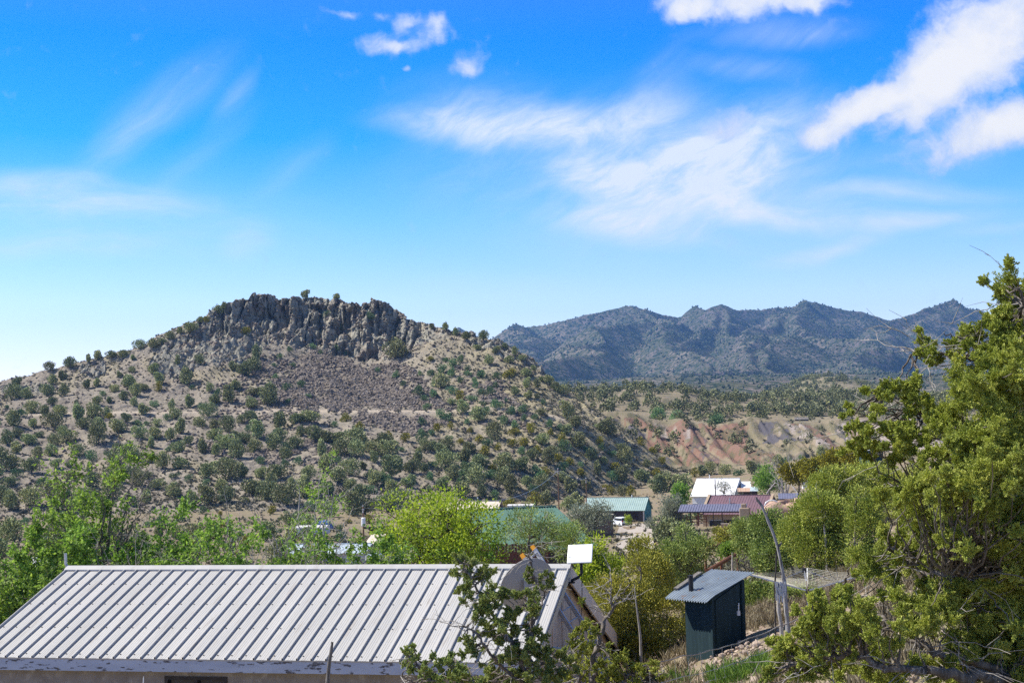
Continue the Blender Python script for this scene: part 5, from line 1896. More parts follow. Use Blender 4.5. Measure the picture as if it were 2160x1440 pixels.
# teal garage with its lower wing and dark board front
g, L, E, P, yw = gable_house("teal_roof_garage", "long garage with a pale teal metal roof and dark brown board walls", "garage", (1360, 1076, 283), 1229, -19, 3.6, 2.45, M_BROWNWOOD, M_TEAL, .42, gable=M_TEALWALL, openings=((.42, .05, 2.4, 2.2, "door"), (.80, .05, 2.4, 2.2, "door")))
mb = MB()
mb.tube([(-L * .27, 3.6, E + 2.4), (-L * .27, 3.6, E + 2.95)], .11, 8)
mb.build("vent_pipe", M_WHITE, g)
mb = MB()
mb.box((-.30, .22, E / 2 - .2), (.22, .14, E + .3))
mb.build("post", M_TANTRIM, g)
gable_house("garage_wing", "low teal roofed wing at the left end of the garage", "shed", (1243, 1081, 282.6), 1219, -12, 2.4, 1.3, M_BROWNWOOD, M_TEAL, .42)
# brown stucco block before it
o = tag(empty("stucco_building", at(1294, 1122, 232), rad(14)), "flat roofed brown stucco building behind the silvery tree beside the driveway", "building")
mb = MB()
mb.box((-3.2, 2.2, .95), (6.4, 4.4, 3.7))
mb.build("wall", M_BROWNSTUCCO, o)
mb = MB()
mb.box((-3.3, 2.1, 2.86), (6.8, 4.9, .14))
mb.build("roof", M_CREAMROOF, o)
# white suv
def car(name, label, loc, rz, paint, suv=True):
    o = tag(empty(name, loc, rz), label, "car")
    # side section, x forward
    L2, H = 4.6, 1.75 if suv else 1.45
    if suv:
        top = [(-2.3, .45), (-2.32, .95), (-2.18, 1.05), (-1.98, 1.62), (-1.7, 1.73), (.2, 1.72), (.62, 1.6), (1.15, 1.06), (2.1, .95), (2.3, .75), (2.3, .4)]
    else:
        top = [(-2.25, .4), (-2.28, .85), (-1.6, .95), (-1.0, 1.38), (-.2, 1.45), (.5, 1.34), (1.15, .93), (2.1, .82), (2.28, .6), (2.28, .35)]
    n = len(top)
    mb = MB()
    V = []
    for sy in (-1, 1):
        for x, z in top:
            w = .92 if z < 1.1 else .92 - (z - 1.06) * .30
            V.append((x, sy * w, z))
    V += [(-2.25, -.88, .28), (2.22, -.88, .28), (-2.25, .88, .28), (2.22, .88, .28)]
    q = [[i, i + 1, n + i + 1, n + i][::-1] for i in range(n - 1)]
    mb.add(V, q + [[2 * n, 0, n, 2 * n + 2], [2 * n + 1, 2 * n + 3, 2 * n - 1, n - 1], [2 * n, 2 * n + 2, 2 * n + 3, 2 * n + 1]])
    base = 2 * n
    for s_i, o_ in ((0, 1), (n, -1)):
        fan = [[s_i + i, s_i + i + 1, base + (0 if s_i == 0 else 2)][::o_] for i in range(n - 1)] + [[s_i + n - 1, base + (1 if s_i == 0 else 3), base + (0 if s_i == 0 else 2)][::o_]]
        mb.t.append(np.array(fan) + mb.n - len(V))
        mb.mt.append(np.zeros(len(fan), int))
        mb.tt.append(np.full(len(fan), .5))
    bo_ = mb.build("body", paint, o)
    g_ = MB()
    if suv:
        g_.add([(-2.19, -.80, 1.10), (-2.19, .80, 1.10), (-2.00, .72, 1.58), (-2.00, -.72, 1.58)], [[0, 1, 2, 3][::-1]])
        g_.build("rear_window", M_GLASS, bo_)
        for sy in (-1, 1):
            g_ = MB()
            g_.box((-.7, sy * .835, 1.33), (2.5, .08, .40))
            g_.build("side_window", M_GLASS, bo_)
        g_ = MB()
        g_.add([(.64, -.74, 1.56), (.64, .74, 1.56), (1.14, .86, 1.09), (1.14, -.86, 1.09)], np.array([[0, 1, 2, 3]]) + 0)
        V_ = np.array(g_.v[0]) + [.03, 0, .03]
        g_.v[0] = V_
        g_.build("windshield", M_GLASS, bo_)
    else:
        for (a_, b_, z0_, z1_) in ((.52, 1.13, 1.32, .96), (-1.02, -1.56, 1.36, .99)):
            g_ = MB()
            g_.add(np.array([(a_, -.72, z0_), (a_, .72, z0_), (b_, .84, z1_), (b_, -.84, z1_)]) + [.03 * np.sign(a_), 0, .03], [[0, 1, 2, 3]])
            g_.build("windshield" if a_ > 0 else "rear_window", M_GLASS, bo_)
        for sy in (-1, 1):
            g_ = MB()
            g_.box((-.2, sy * .86, 1.12), (1.5, .06, .26))
            g_.build("side_window", M_GLASS, bo_)
    for sy in (-1, 1):
        l_ = MB()
        l_.box((-2.27, sy * .74, 1.0), (.10, .22, .26))
        l_.build("tail_light", M_TAIL, o)
        for x in (-1.4, 1.4):
            w_ = MB()
            a = np.linspace(0, 2 * math.pi, 17)[:-1]
            w_.tube([(x, sy * .94, .34), (x, sy * .70, .34)], .34, 16)
            wh = w_.build("wheel", M_TYRE, o)
            w_ = MB()
            w_.tube([(x, sy * .955, .34), (x, sy * .93, .34)], .2, 12)
            w_.build("rim", M_GALV, wh)
    l_ = MB()
    l_.box((-2.36, 0, .5), (.12, 1.6, .2))
    l_.build("bumper", M_BLACK, o)
    return o


h_ = at(1308, 1110, 268)
car("parked_car", "white sport utility vehicle parked by the brown board garage", (h_[0], h_[1], float(ground_z(h_[0], h_[1]))), rad(115), M_CARWHITE)
h_ = at(833, 1172, 118)
car("parked_car", "pale silver car half hidden beneath the yellow green tree", (h_[0], h_[1], h_[2] - .6), rad(-150), M_CARSILVER, False)
# driveway
DW = [(1298, 1150), (1300, 1128), (1306, 1112), (1325, 1106), (1376, 1103), (1386, 1110), (1378, 1120), (1376, 1135), (1384, 1160), (1320, 1165)]
pts = [hit(x, y, ("ground",))[0] for x, y in DW]
c0 = np.mean([[p.x, p.y] for p in pts], axis=0)
V = []
for f_ in (1.0, .75, .5, .25):
    for p in pts:
        x, y = c0[0] + (p.x - c0[0]) * f_, c0[1] + (p.y - c0[1]) * f_
        V.append((x, y, drop(x, y, ("ground",)) + .07))
V.append((c0[0], c0[1], drop(*c0, ("ground",)) + .07))
n = len(pts)
q = [[r * n + i, r * n + (i + 1) % n, (r + 1) * n + (i + 1) % n, (r + 1) * n + i] for r in range(3) for i in range(n)]
t = [[3 * n + i, 3 * n + (i + 1) % n, 4 * n] for i in range(n)]
tag(link("driveway", mesh_np("driveway", V, [q, t], M_GRAVEL, smooth_shade=True)), "pale gravel driveway before the garage", "driveway", kind="structure")
# green roofed house
gable_house("green_roof_house", "house with a dark green corrugated roof among trees in the middle distance", "house", (1262, 1152, 98), 1040, 27, 6.0, 2.55, M_BROWNWOOD, M_GREENROOF, .22, over=.4, hgt=.04, wid=.09)
# board fence under the locust
fq = tag(empty("plank_fence", at(1092, 1196, 92), rad(-6)), "reddish brown upright plank fence under the yellow green tree", "fence")
mb = MB()
for k in range(30):
    mb.box((-3.9 + k * .2, 0, .55 + .05 * math.sin(k * 2.1)), (.18, .03, 1.9))
mb.bar((-4, .04, .9), (2.1, .04, .9), .05, .09)
mb.build("planks", M_REDWOOD, fq)
for k in range(3):
    mb = MB()
    mb.box((-3.9 + k * 2.9, .10, .55), (.12, .12, 2.1))
    mb.build("post", M_DARKWOOD, fq)
# dark lean-to edge left of the fence
lo = tag(empty("lean_to_shed", at(905, 1178, 88), rad(24)), "dark timber lean-to shed roof slanting under the yellow green tree", "shed")
mb = MB()
mb.add([(-1.2, 0, -.2), (1.2, 0, 1.05), (1.2, 2.4, 1.05), (-1.2, 2.4, -.2), (-1.2, 0, -.05), (1.2, 0, 1.2), (1.2, 2.4, 1.2), (-1.2, 2.4, -.05)], [[3, 2, 1, 0], [4, 5, 6, 7], [0, 1, 5, 4], [1, 2, 6, 5], [2, 3, 7, 6], [3, 0, 4, 7]])
mb.build("roof", M_POST, lo)
for x in (-1.0, 1.0):
    mb = MB()
    mb.box((x, .1, -.9 + (.55 if x > 0 else -.1)), (.12, .12, 2.6))
    mb.build("post", M_DARKWOOD, lo)
# cream barn, camper, cream shed, mobile home, tarp
gable_house("cream_roof_barn", "brown timber barn with a large cream coloured roof", "barn", (1048, 1081, 286), 934, -14, 3.6, 2.2, M_BROWNWOOD, M_CREAMROOF, 2.4, hgt=.012)
rl = tag(empty("railing", at(1075, 1084, 282), rad(-6)), "brown porch railing between the cream barn and white trailer", "railing")
for k in range(5):
    mb = MB()
    mb.box((-2.6 + k * .8, 0, .7), (.1, .1, 1.9))
    mb.build("post", M_BROWNWOOD, rl)
mb = MB()
mb.bar((-2.7, 0, 1.5), (.8, 0, 1.5), .08, .1)
mb.build("rail", M_BROWNWOOD, rl)


def trailer(name, label, p, rz, L, W_, H, mat, win=2):
    o = tag(empty(name, p, rz), label, "trailer")
    mb = MB()
    sec_ = [(-W_ / 2, .45), (-W_ / 2, H - .25), (-W_ / 2 + .25, H), (W_ / 2 - .25, H), (W_ / 2, H - .25), (W_ / 2, .45)]
    mb.prism([(-L / 2, y, z) for y, z in sec_], (0, 0, 0), (L, 0, 0))
    b_ = mb.build("body", mat, o)
    for k in range(win):
        mb = MB()
        mb.box((-L / 2 + L * (k + .6) / (win + .3), -W_ / 2 - .01, H * .66), (.95, .05, .55))
        mb.build("window", M_GLASS, b_)
    for x in (-.5, .5):
        for sy in (-1, 1):
            mb = MB()
            mb.tube([(x, sy * W_ / 2 * .98, .34), (x, sy * (W_ / 2 - .25), .34)], .34, 14)
            mb.build("wheel", M_TYRE, o)
    return o


h_ = at(1100, 1083, 300)
trailer("camper_trailer", "white camper trailer parked right of the cream barn", (h_[0], h_[1], h_[2] - .2), rad(-8), 5.6, 2.2, 2.2, M_WHITEWALL)
h_ = at(1118, 1081, 296)
bt = tag(empty("flatbed_trailer", h_, rad(-5)), "dark flatbed trailer loaded with boards before the white camper", "trailer")
mb = MB()
mb.box((.8, 0, .75), (4.4, 1.8, .16))
mb.build("deck", M_DARKWOOD, bt)
mb = MB()
mb.box((.9, 0, .98), (3.6, 1.2, .28))
mb.build("board_stack", M_WHITEWALL, bt)
for x in (.2, 1.3):
    mb = MB()
    mb.tube([(x, -.95, .36), (x, -.7, .36)], .36, 12)
    mb.build("wheel", M_TYRE, bt)
lean_roof_box("cream_shed", "small cream roofed shed behind a pale board fence", "shed", (812, 1147, 168), 768, -6, 4.5, .9, 2.3, M_WHITEWALL, M_CREAMROOF, 2.2)
mh, L, E, P, yw = gable_house("mobile_home", "mobile home with a low pale blue grey roof and round white vents", "mobile home", (772, 1166, 146), 596, -5, 3.4, .75, M_WHITEWALL, M_PALEBLUE, 1.6, hgt=.015)
for x in (-L * .22, -L * .42):
    mb = MB()
    mb.tube([(x, 2.0, E + .38), (x, 2.0, E + .66), (x, 2.0, E + .78)], [.30, .30, .10], 12)
    mb.build("roof_vent", M_WHITE, mh)
h_ = at(672, 1117, 245)
_rr = np.random.default_rng(77)
V = []
nx_, ny_ = 22, 12
for j in range(ny_):
    for i in range(nx_):
        x, y = -2.4 + 4.8 * i / (nx_ - 1), -1.2 + 2.4 * j / (ny_ - 1)
        e_ = max(0, max(abs(x) - 1.9, abs(y) - .8)) / .5
        V.append((x, y, 1.55 - 1.4 * min(1, e_) + .12 * float(vnoise(x * 1.7, y * 2, 2, 9))))
q = [[j * nx_ + i, j * nx_ + i + 1, (j + 1) * nx_ + i + 1, (j + 1) * nx_ + i] for j in range(ny_ - 1) for i in range(nx_ - 1)]
tag(link("blue_tarp", mesh_np("blue_tarp", V, q, M_TARP, smooth_shade=True), None, h_, rad(-4)), "crumpled blue tarpaulin over a stack beyond the mobile home", "tarpaulin")
h_ = at(660, 1130, 205)
trailer("box_trailer", "low white trailer before the blue tarpaulin", (h_[0], h_[1], h_[2] - .1), rad(-6), 4.6, 2.0, 1.6, M_WHITEWALL, 1)
gable_house("white_shed", "tiny white roofed shed glimpsed through leaves at the far left", "shed", (88, 1198, 120), 45, -4, 2.0, .7, M_WHITEWALL, M_WHITEROOF, 1.5)
h_ = at(800, 1121, 205)
jk = tag(empty("scrap_heap", h_, 0), "low heap of dark and red scrap beside the transformer pole", "scrap")
mb = MB()
for k in range(9):
    mb.box((_rr.uniform(-2, 2), _rr.uniform(-.8, .8), .25 + .12 * k % .5), (_rr.uniform(.5, 1.6), .5, .3), rz=_rr.uniform(0, 3))
mb.build("scrap_metal", M_DARKWOOD, jk)
mb = MB()
mb.box((1.2, -.9, .25), (1.9, .7, .5), rz=.2)
mb.build("red_panel", noisy("red_metal", (.38, .10, .05), (.30, .08, .04), 2, .6), jk)

# white roofed house and its sheds
wh, L, E, P, yw = gable_house("white_roof_house", "white house with a big bright white metal roof", "house", (1548, 1046, 300), 1456, -24, 5.2, 3.6, M_WHITEWALL, M_WHITEROOF, 3.0, hgt=.012, over=.5, openings=((.06, .6, .8, 1.1, "window"),), wall_h=3.3)
mb = MB()
mb.tube([(-L * .70, 5.2, E + 3.5), (-L * .70, 5.2, E + 4.4)], .10, 8)
mb.build("chimney_pipe", M_WHITE, wh)
lean_roof_box("white_lean_to", "small white roofed lean-to right of the white house", "shed", (1584, 1028, 303), 1563, -8, 4.0, 1.2, 2.4, M_WHITEWALL, M_WHITEROOF, 2.5, openings=((.8, .9, .9, .8, "window"),))
lean_roof_box("rusty_roof_shed", "small shed with a rusty orange roof right of the white house", "shed", (1583, 1036, 270), 1556, -8, 2.6, .6, 2.2, M_BROWNWOOD, M_PINKADOBE, 1.0)
lean_roof_box("pale_blue_shed", "small shed with a pale blue roof beside the rusty one", "shed", (1600, 1035, 262), 1582, -10, 2.6, .7, 2.2, M_BROWNWOOD, M_PALEBLUE, 1.0)

# plum roofed adobe house with its porch
ph, L, E, P, yw = gable_house("plum_roof_house", "tan adobe house with a plum brown ribbed metal roof", "house", (1618, 1084, 226), 1478, -20, 6.6, 2.75, M_ADOBE, M_PURPLE, .44, over=.5, gov=.25, wall_h=3.2, openings=((.20, .7, 2.0, 1.5, "window"), (.42, .0, 1.7, 2.2, "door")))
for x in (-L + .1, -.1):
    mb = MB()
    mb.bar((x, 0, E + .02), (x, 6.6, E + 2.80), .42, .34)
    mb.build("parapet", M_ADOBE, ph)
mb = MB()
mb.tube([(-L * .62, 3.6, E + 1.5), (-L * .62, 3.6, E + 2.5)], .12, 8)
mb.build("stovepipe", M_GALV, ph)
ch_ = tag(empty("adobe_chimney", at(1571, 1116, 216.0), rad(-16)), "stout stepped tan adobe chimney at the corner of the porch", "chimney")
mb = MB()
mb.box((0, .8, 1.5), (1.5, 1.5, 3.4))
b_ = mb.build("stack", M_ADOBE, ch_)
bv = b_.modifiers.new("soft", "BEVEL")
bv.width, bv.segments = .12, 3
mb = MB()
mb.box((-.15, .8, 3.45), (.75, .75, .75))
b_ = mb.build("top", M_ADOBE, ch_)
bv = b_.modifiers.new("soft", "BEVEL")
bv.width, bv.segments = .1, 3
# porch roof
pr_r, pr_l = at(1573, 1077.5, 217), at(1430, 1077, 219.5)
pyaw = math.atan2(pr_r[1] - pr_l[1], pr_r[0] - pr_l[0])
PL = float(np.linalg.norm((pr_r - pr_l)[:2]))
pg = float(ground_z(pr_r[0], pr_r[1]))
pz = pr_r[2] - pg
po_ = tag(empty("porch", (pr_r[0], pr_r[1], pg), pyaw), "open porch with a slate blue ribbed metal roof on dark posts", "porch")
mb = MB()
mb.add([(0, 0, 0)], None)
mb = MB()
ribbed(mb, -PL, 0, 0, pz, 3.4, pz + .95, .40, .05, .08)
mb.build("roof", M_BLUEROOF, po_)
mb = MB()
mb.bar((-PL - .6, .15, pz - .12), (.1, .15, pz - .12), .10, .20)
mb.build("beam", M_DARKWOOD, po_)
for fx in (.04, .17, .52, .64, .99):
    for y in (.15,) if fx in (.17, .64) else (.15,):
        mb = MB()
        mb.box((-PL * (1 - fx), y + (1.2 if fx in (.17, .64) else 0), pz / 2 - .2), (.13, .13, pz + (.1 if fx not in (.17, .64) else .45)))
        mb.build("post", M_DARKWOOD, po_)
mb = MB()
mb.box((-PL * .71, .9, pz / 2 - .3), (.22, .22, pz + .1))
mb.build("corner_post", M_REDWOOD, po_)
rf = tag(empty("rail_fence", at(1489, 1107, 228), rad(-8)), "low red timber rail fence left of the adobe house", "fence")
for z in (.55, .95, 1.35):
    mb = MB()
    mb.bar((-3.1, 0, z), (.2, 0, z), .07, .13)
    mb.build("rail", M_REDWOOD, rf)
for x in (-3.0, -1.4, .1):
    mb = MB()
    mb.box((x, .08, .6), (.13, .13, 1.9))
    mb.build("post", M_REDWOOD, rf)
lw = tag(empty("adobe_wall", at(1555, 1118, 209), rad(-8)), "low pinkish adobe garden wall before the porch door", "wall")
mb = MB()
mb.box((-1.1, .2, .35), (2.4, .35, 1.2))
mb.build("wall_body", M_PINKADOBE, lw)
mb = MB()
mb.box((-1.1, .2, .98), (2.5, .42, .08))
mb.build("coping", M_TANTRIM, lw)
lean_roof_box("blue_roof_annex", "low annex with a slate blue roof right of the plum roofed house", "annex", (1690, 1051, 224), 1642, -10, 3.0, .75, 2.0, M_BROWNSTUCCO, M_BLUEROOF, .4)
# lumpy adobe ovens and wall
ab = tag(empty("adobe_oven", at(1655, 1078, 205), 0), "rounded pinkish adobe mass with a bench and niche beside the annex", "adobe oven")
V, q = [], []
nn, mm = 40, 16
for j in range(mm):
    for i in range(nn):
        a, e_ = 2 * math.pi * i / nn, math.pi / 2 * j / (mm - 1)
        rr_ = 1 + .22 * float(vnoise(math.cos(a) * 1.5, math.sin(a) * 1.5, e_ * 1.5, 8))
        V.append((3.4 * math.cos(a) * math.cos(e_) ** .5 * rr_, 1.7 * math.sin(a) * math.cos(e_) ** .5 * rr_, -.8 + 2.1 * math.sin(e_) * rr_))
q = [[j * nn + i, j * nn + (i + 1) % nn, (j + 1) * nn + (i + 1) % nn, (j + 1) * nn + i] for j in range(mm - 1) for i in range(nn)]
link("dome", mesh_np("dome", V, q, M_PINKADOBE, smooth_shade=True), ab)
mb = MB()
mb.box((1.9, -.9, 1.5), (1.2, .9, .9))
b_ = mb.build("niche_block", M_PINKADOBE, ab)
bv = b_.modifiers.new("soft", "BEVEL")
bv.width, bv.segments = .2, 3
mb = MB()
mb.box((1.9, -1.37, 1.5), (.6, .05, .5))
mb.build("niche", M_BROWNSTUCCO, b_)
mb = MB()
a = np.linspace(0, math.pi, 14)
mb.tube(np.stack([-1.9 + 1.0 * np.cos(a), -.6 + 0 * a, .9 + .75 * np.sin(a)], 1), .10, 8)
mb.build("white_pipe", M_WHITE, ab)
# cabin on the right slope
lean_roof_box("hillside_cabin", "small dark green cabin with a white slanting roof among junipers on the right slope", "cabin", (1868, 948, 150), 1831, 8, 3.2, .25, 1.5, M_GREENWOOD, M_WHITEROOF, 2.0, openings=((.28, .1, .5, 1.2, "window"),))
# ruin and sheds on the shelf of the far bank
lean_roof_box("dark_cabin", "dark weathered cabin on the shelf above the red banks", "cabin", (1706, 884, 575), 1676, -10, 5.0, 1.0, 1.9, M_BROWNWOOD, M_POST, 1.2, openings=((.2, .2, 1.1, 1.2, "window"),))
lw = tag(empty("stone_wall", at(1678, 892, 572), rad(-4)), "long low grey wall left of the dark cabin above the banks", "wall")
mb = MB()
mb.box((-3.6, 0, .4), (7.2, .5, 1.4))
mb.build("wall_body", M_POST, lw)
h_ = at(1608, 890, 580)
gable_house("white_shed", "tiny white shed on the shelf above the red banks", "shed", (1612, 885, 580), 1602, -6, 1.4, .7, M_WHITEWALL, M_WHITEROOF, 1.0)
gable_house("orange_roof_shed", "low shed with a rusty orange roof beyond the bare grey tree", "shed", (1716, 981, 330), 1690, -5, 1.6, .35, M_WHITEWALL, noisy("rust_orange_roof", (.42, .15, .07), (.34, .12, .06), 1, .7), 1.0)


# utility poles and wire
def utility(label, top, base, Y, r=.13, box=False, arm=True, name="utility_pole"):
    a, b = at(*top, Y), at(*base, Y)
    gz_ = float(ground_z(b[0], b[1]))
    o = tag(empty(name, (b[0], b[1], gz_)), label, "utility pole")
    mb = MB()
    mb.tube([(0, 0, -.5), (0, 0, a[2] - gz_)], [r, r * .72], 10)
    mb.build("shaft", M_POLEWOOD if name == "utility_pole" else M_DARKWOOD, o)
    H = a[2] - gz_
    if arm:
        mb = MB()
        for z in (H - .1, H - .9):
            mb.tube([(-.02, -.16, z), (-.02, -.16, z + .22)], .06, 8)
        mb.box((0, -.12, H - .5), (.28, .12, .1))
        mb.build("insulator", M_WHITE, o)
    if box:
        mb = MB()
        mb.tube([(0.05, -.34, H - 2.6), (.05, -.34, H - 1.6), (.05, -.34, H - 1.5)], [.27, .27, .16], 12)
        mb.build("transformer", M_WHITE, o)
    return np.array([b[0], b[1], a[2]])


u1 = utility("tall bare brown utility pole left of the teal garage", (1175, 988), (1179, 1075), 262)
u2 = utility("thinner brown utility pole at the teal garage's left corner", (1236, 1008), (1238, 1085), 276, .10)
u3 = utility("brown utility pole carrying a white transformer before the hill's foot", (763, 1066), (767, 1150), 185, .13, True)
u4 = utility("short brown utility pole before the cream barn", (1006, 1050), (1009, 1100), 195, .10)
utility("dark bare pole before the white roofed house", (1504, 1010), (1510, 1070), 240, .12, False, False, "dark_pole")
for (a, b, lab) in ((u4, u1, "pale power line from the cream barn's pole to the tall pole"), (u3, u4, "pale power line between the transformer pole and the barn's pole"), (u1, u2, "pale power line between the two poles left of the teal garage")):
    t_ = np.linspace(0, 1, 24)[:, None]
    P_ = a + (b - a) * t_
    P_[:, 2] -= .3 + .025 * np.linalg.norm(b - a) * 4 * (t_ * (1 - t_))[:, 0]
    mb = MB()
    mb.tube(P_ - a, .022, 5)
    tag(mb.build("power_line", M_GALV, None, loc=a), lab, "cable", "power lines")
# rusty pipe rails in the mid slope
for (a, b, lab) in (((1493, 1203, 58), (1556, 1166, 63), "rusty brown pipe rail slanting below the small green shrub"), ((1488, 1160, 66), (1520, 1147, 68), "short rusty brown pipe rail above the other one")):
    A_, B_ = at(*a), at(*b)
    o = tag(empty("pipe_rail", A_), lab, "rail")
    mb = MB()
    mb.tube([(0, 0, 0), B_ - A_], .085, 8)
    mb.build("rail", M_RUST, o)
    for q_ in (0, 1):
        p_ = (B_ - A_) * q_
        z_ = float(ground_z(*(A_ + p_)[:2])) - A_[2] - .3
        mb = MB()
        mb.tube([p_ - [0, 0, .05], (p_[0], p_[1], z_)], .06, 6)
        mb.build("post", M_RUST, o)
pole("fence_post", [(1545, 1164), (1545, 1185), (1545, 1206)], 60.0, [.04, .045, .05], M_DEADWOOD, "slender bleached post beside the twiggy bush", "post", 6)
pole("fence_post", [(1738, 1105), (1741, 1140), (1744, 1190)], 46.0, [.03, .035, .04], M_DEADWOOD, "slender bleached stake among the mid-slope junipers", "post", 6)
# ================================================================== near trees
def unit(v):
    v = np.asarray(v, float)
    return v / (np.linalg.norm(v, axis=-1, keepdims=True) + 1e-9)


def wavy(P, rng, amp, n=14):
    """a finer, slightly crooked path through the points"""
    P = np.asarray(P, float)
    t = np.linspace(0, len(P) - 1, n)
    Q = np.stack([np.interp(t, np.arange(len(P)), P[:, i]) for i in range(3)], 1)
    k = np.array([.25, .5, .25])
    for _ in range(2):
        for i in range(3):
            Q[1:-1, i] = np.convolve(Q[:, i], k, "same")[1:-1]
    w = rng.normal(size=(n, 3)) * amp
    w[0] = w[-1] = 0
    return Q + w


def tufts(mb, C, R, OUT, rng, leaf, wid, per, fingers=13, m=0, fine=.20):
    """feathery juniper tufts: fingers of tiny leaves round each centre"""
    for c, r, o in zip(C, R, OUT):
        nf = max(5, int(fingers * rng.uniform(.8, 1.2)))
        fd = unit(rand_dirs(nf, rng, .25) + .55 * np.asarray(o)[None] + [0, 0, .25])
        fl = r * rng.uniform(.75, 1.25, nf)
        fo = c - fd * fl[:, None] * .25 + rng.normal(size=(nf, 3)) * r * .22
        k = np.repeat(np.arange(nf), per)
        t = rng.uniform(.12, 1.0, len(k)) ** .8
        rdv = rand_dirs(len(k), rng)
        P = fo[k] + fd[k] * (fl[k] * t)[:, None] + rdv * (r * fine * (1.05 - .6 * t) * rng.uniform(.3, 1, len(k)))[:, None]
        D = unit(fd[k] * 1.0 + rdv * .75 + [0, 0, .1])
        tint = np.clip(rng.normal(.42, .2, len(k)) + .22 * (t - .5) + rng.normal() * .10, 0, 1)
        mb.spindles(P, D, leaf * rng.uniform(.7, 1.4, len(k)), wid * rng.uniform(.75, 1.3, len(k)), m, tint, rng)


def limb_tree(name, label, cat, base, limbs, clumps, leafm, barkm, leaf, wid, per, fingers, seed, extra=1.4, dead=40, dead_len=.4, group=None, twig_r=.006, spread=1.0, fine=.2):
    """a tree grown along limbs drawn in space; limbs: [(points, r0, r1)], clumps: [(centre, radius)]"""
    rng = np.random.default_rng(seed)
    base = np.asarray(base, float)
    o = tag(empty(name, base), label, cat, group)
    bk = MB()
    LP = []
    for pts, r0, r1 in limbs:
        Q = wavy(np.asarray(pts) - base, rng, r0 * .35, max(8, 5 * len(pts)))
        bk.tube(Q, np.linspace(r0, r1, len(Q)) * (1 + .12 * rng.normal(size=len(Q))), 7)
        LP.append(Q)
    LPa = np.concatenate(LP)
    C, R, O = [], [], []
    for c, r in clumps:
        c = np.asarray(c) - base
        kk = [(c, r)]
        ne = int(extra) + (rng.uniform() < extra % 1)
        for _ in range(ne):
            kk.append((c + rng.normal(size=3) * r * np.array([1.0, 1.3, .85]) * spread, r * rng.uniform(.55, .9)))
        for c2, r2 in kk:
            d = np.linalg.norm(LPa - c2, axis=1)
            i = int(np.argmin(d + rng.uniform(0, r * .6, len(d))))
            q = LPa[i]
            out = unit(c2 - q)
            C.append(c2)
            R.append(r2)
            O.append(out)
            mid = (q + c2) / 2 + rng.normal(size=3) * .08 * d[i] - [0, 0, .06 * d[i]]
            Q = wavy([q, mid, c2], rng, .02 * d[i] + .002, 8)
            bk.tube(Q, np.linspace(twig_r * 1.7, twig_r * .6, 8), 5)
    lf = MB()
    tufts(lf, C, R, O, rng, leaf, wid, per, fingers, fine=fine)
    lf.build("crown", [leafm], o, tint=True)
    if dead:
        db = bk
        for _ in range(dead):
            q = LPa[rng.integers(len(LPa))]
            d = unit(rng.normal(size=3) * [1, .8, .6] + [-.35, 0, .12])
            L = dead_len * rng.uniform(.4, 1.3)
            P = [q, q + d * L * .5 + rng.normal(size=3) * L * .08, q + d * L + [0, 0, -.08 * L]]
            Q = wavy(P, rng, L * .02, 8)
            db.tube(Q, np.linspace(twig_r * .95, twig_r * .28, 8), 4, 1)
            for __ in range(3):
                i = rng.integers(2, 7)
                d2 = unit(d + rng.normal(size=3) * .8)
                l2 = L * rng.uniform(.2, .5)
                db.tube([Q[i], Q[i] + d2 * l2 * .5 + rng.normal(size=3) * l2 * .06, Q[i] + d2 * l2], [twig_r * .55, twig_r * .4, twig_r * .2], 4, 1)
    bk.build("trunk", [barkm, M_DEADWOOD], o, smooth_shade=True)
    return o


def pxl(pts, Y):
    """polyline given by picture points and depths"""
    return [at(p[0], p[1], p[2] if len(p) > 2 else Y) for p in pts]


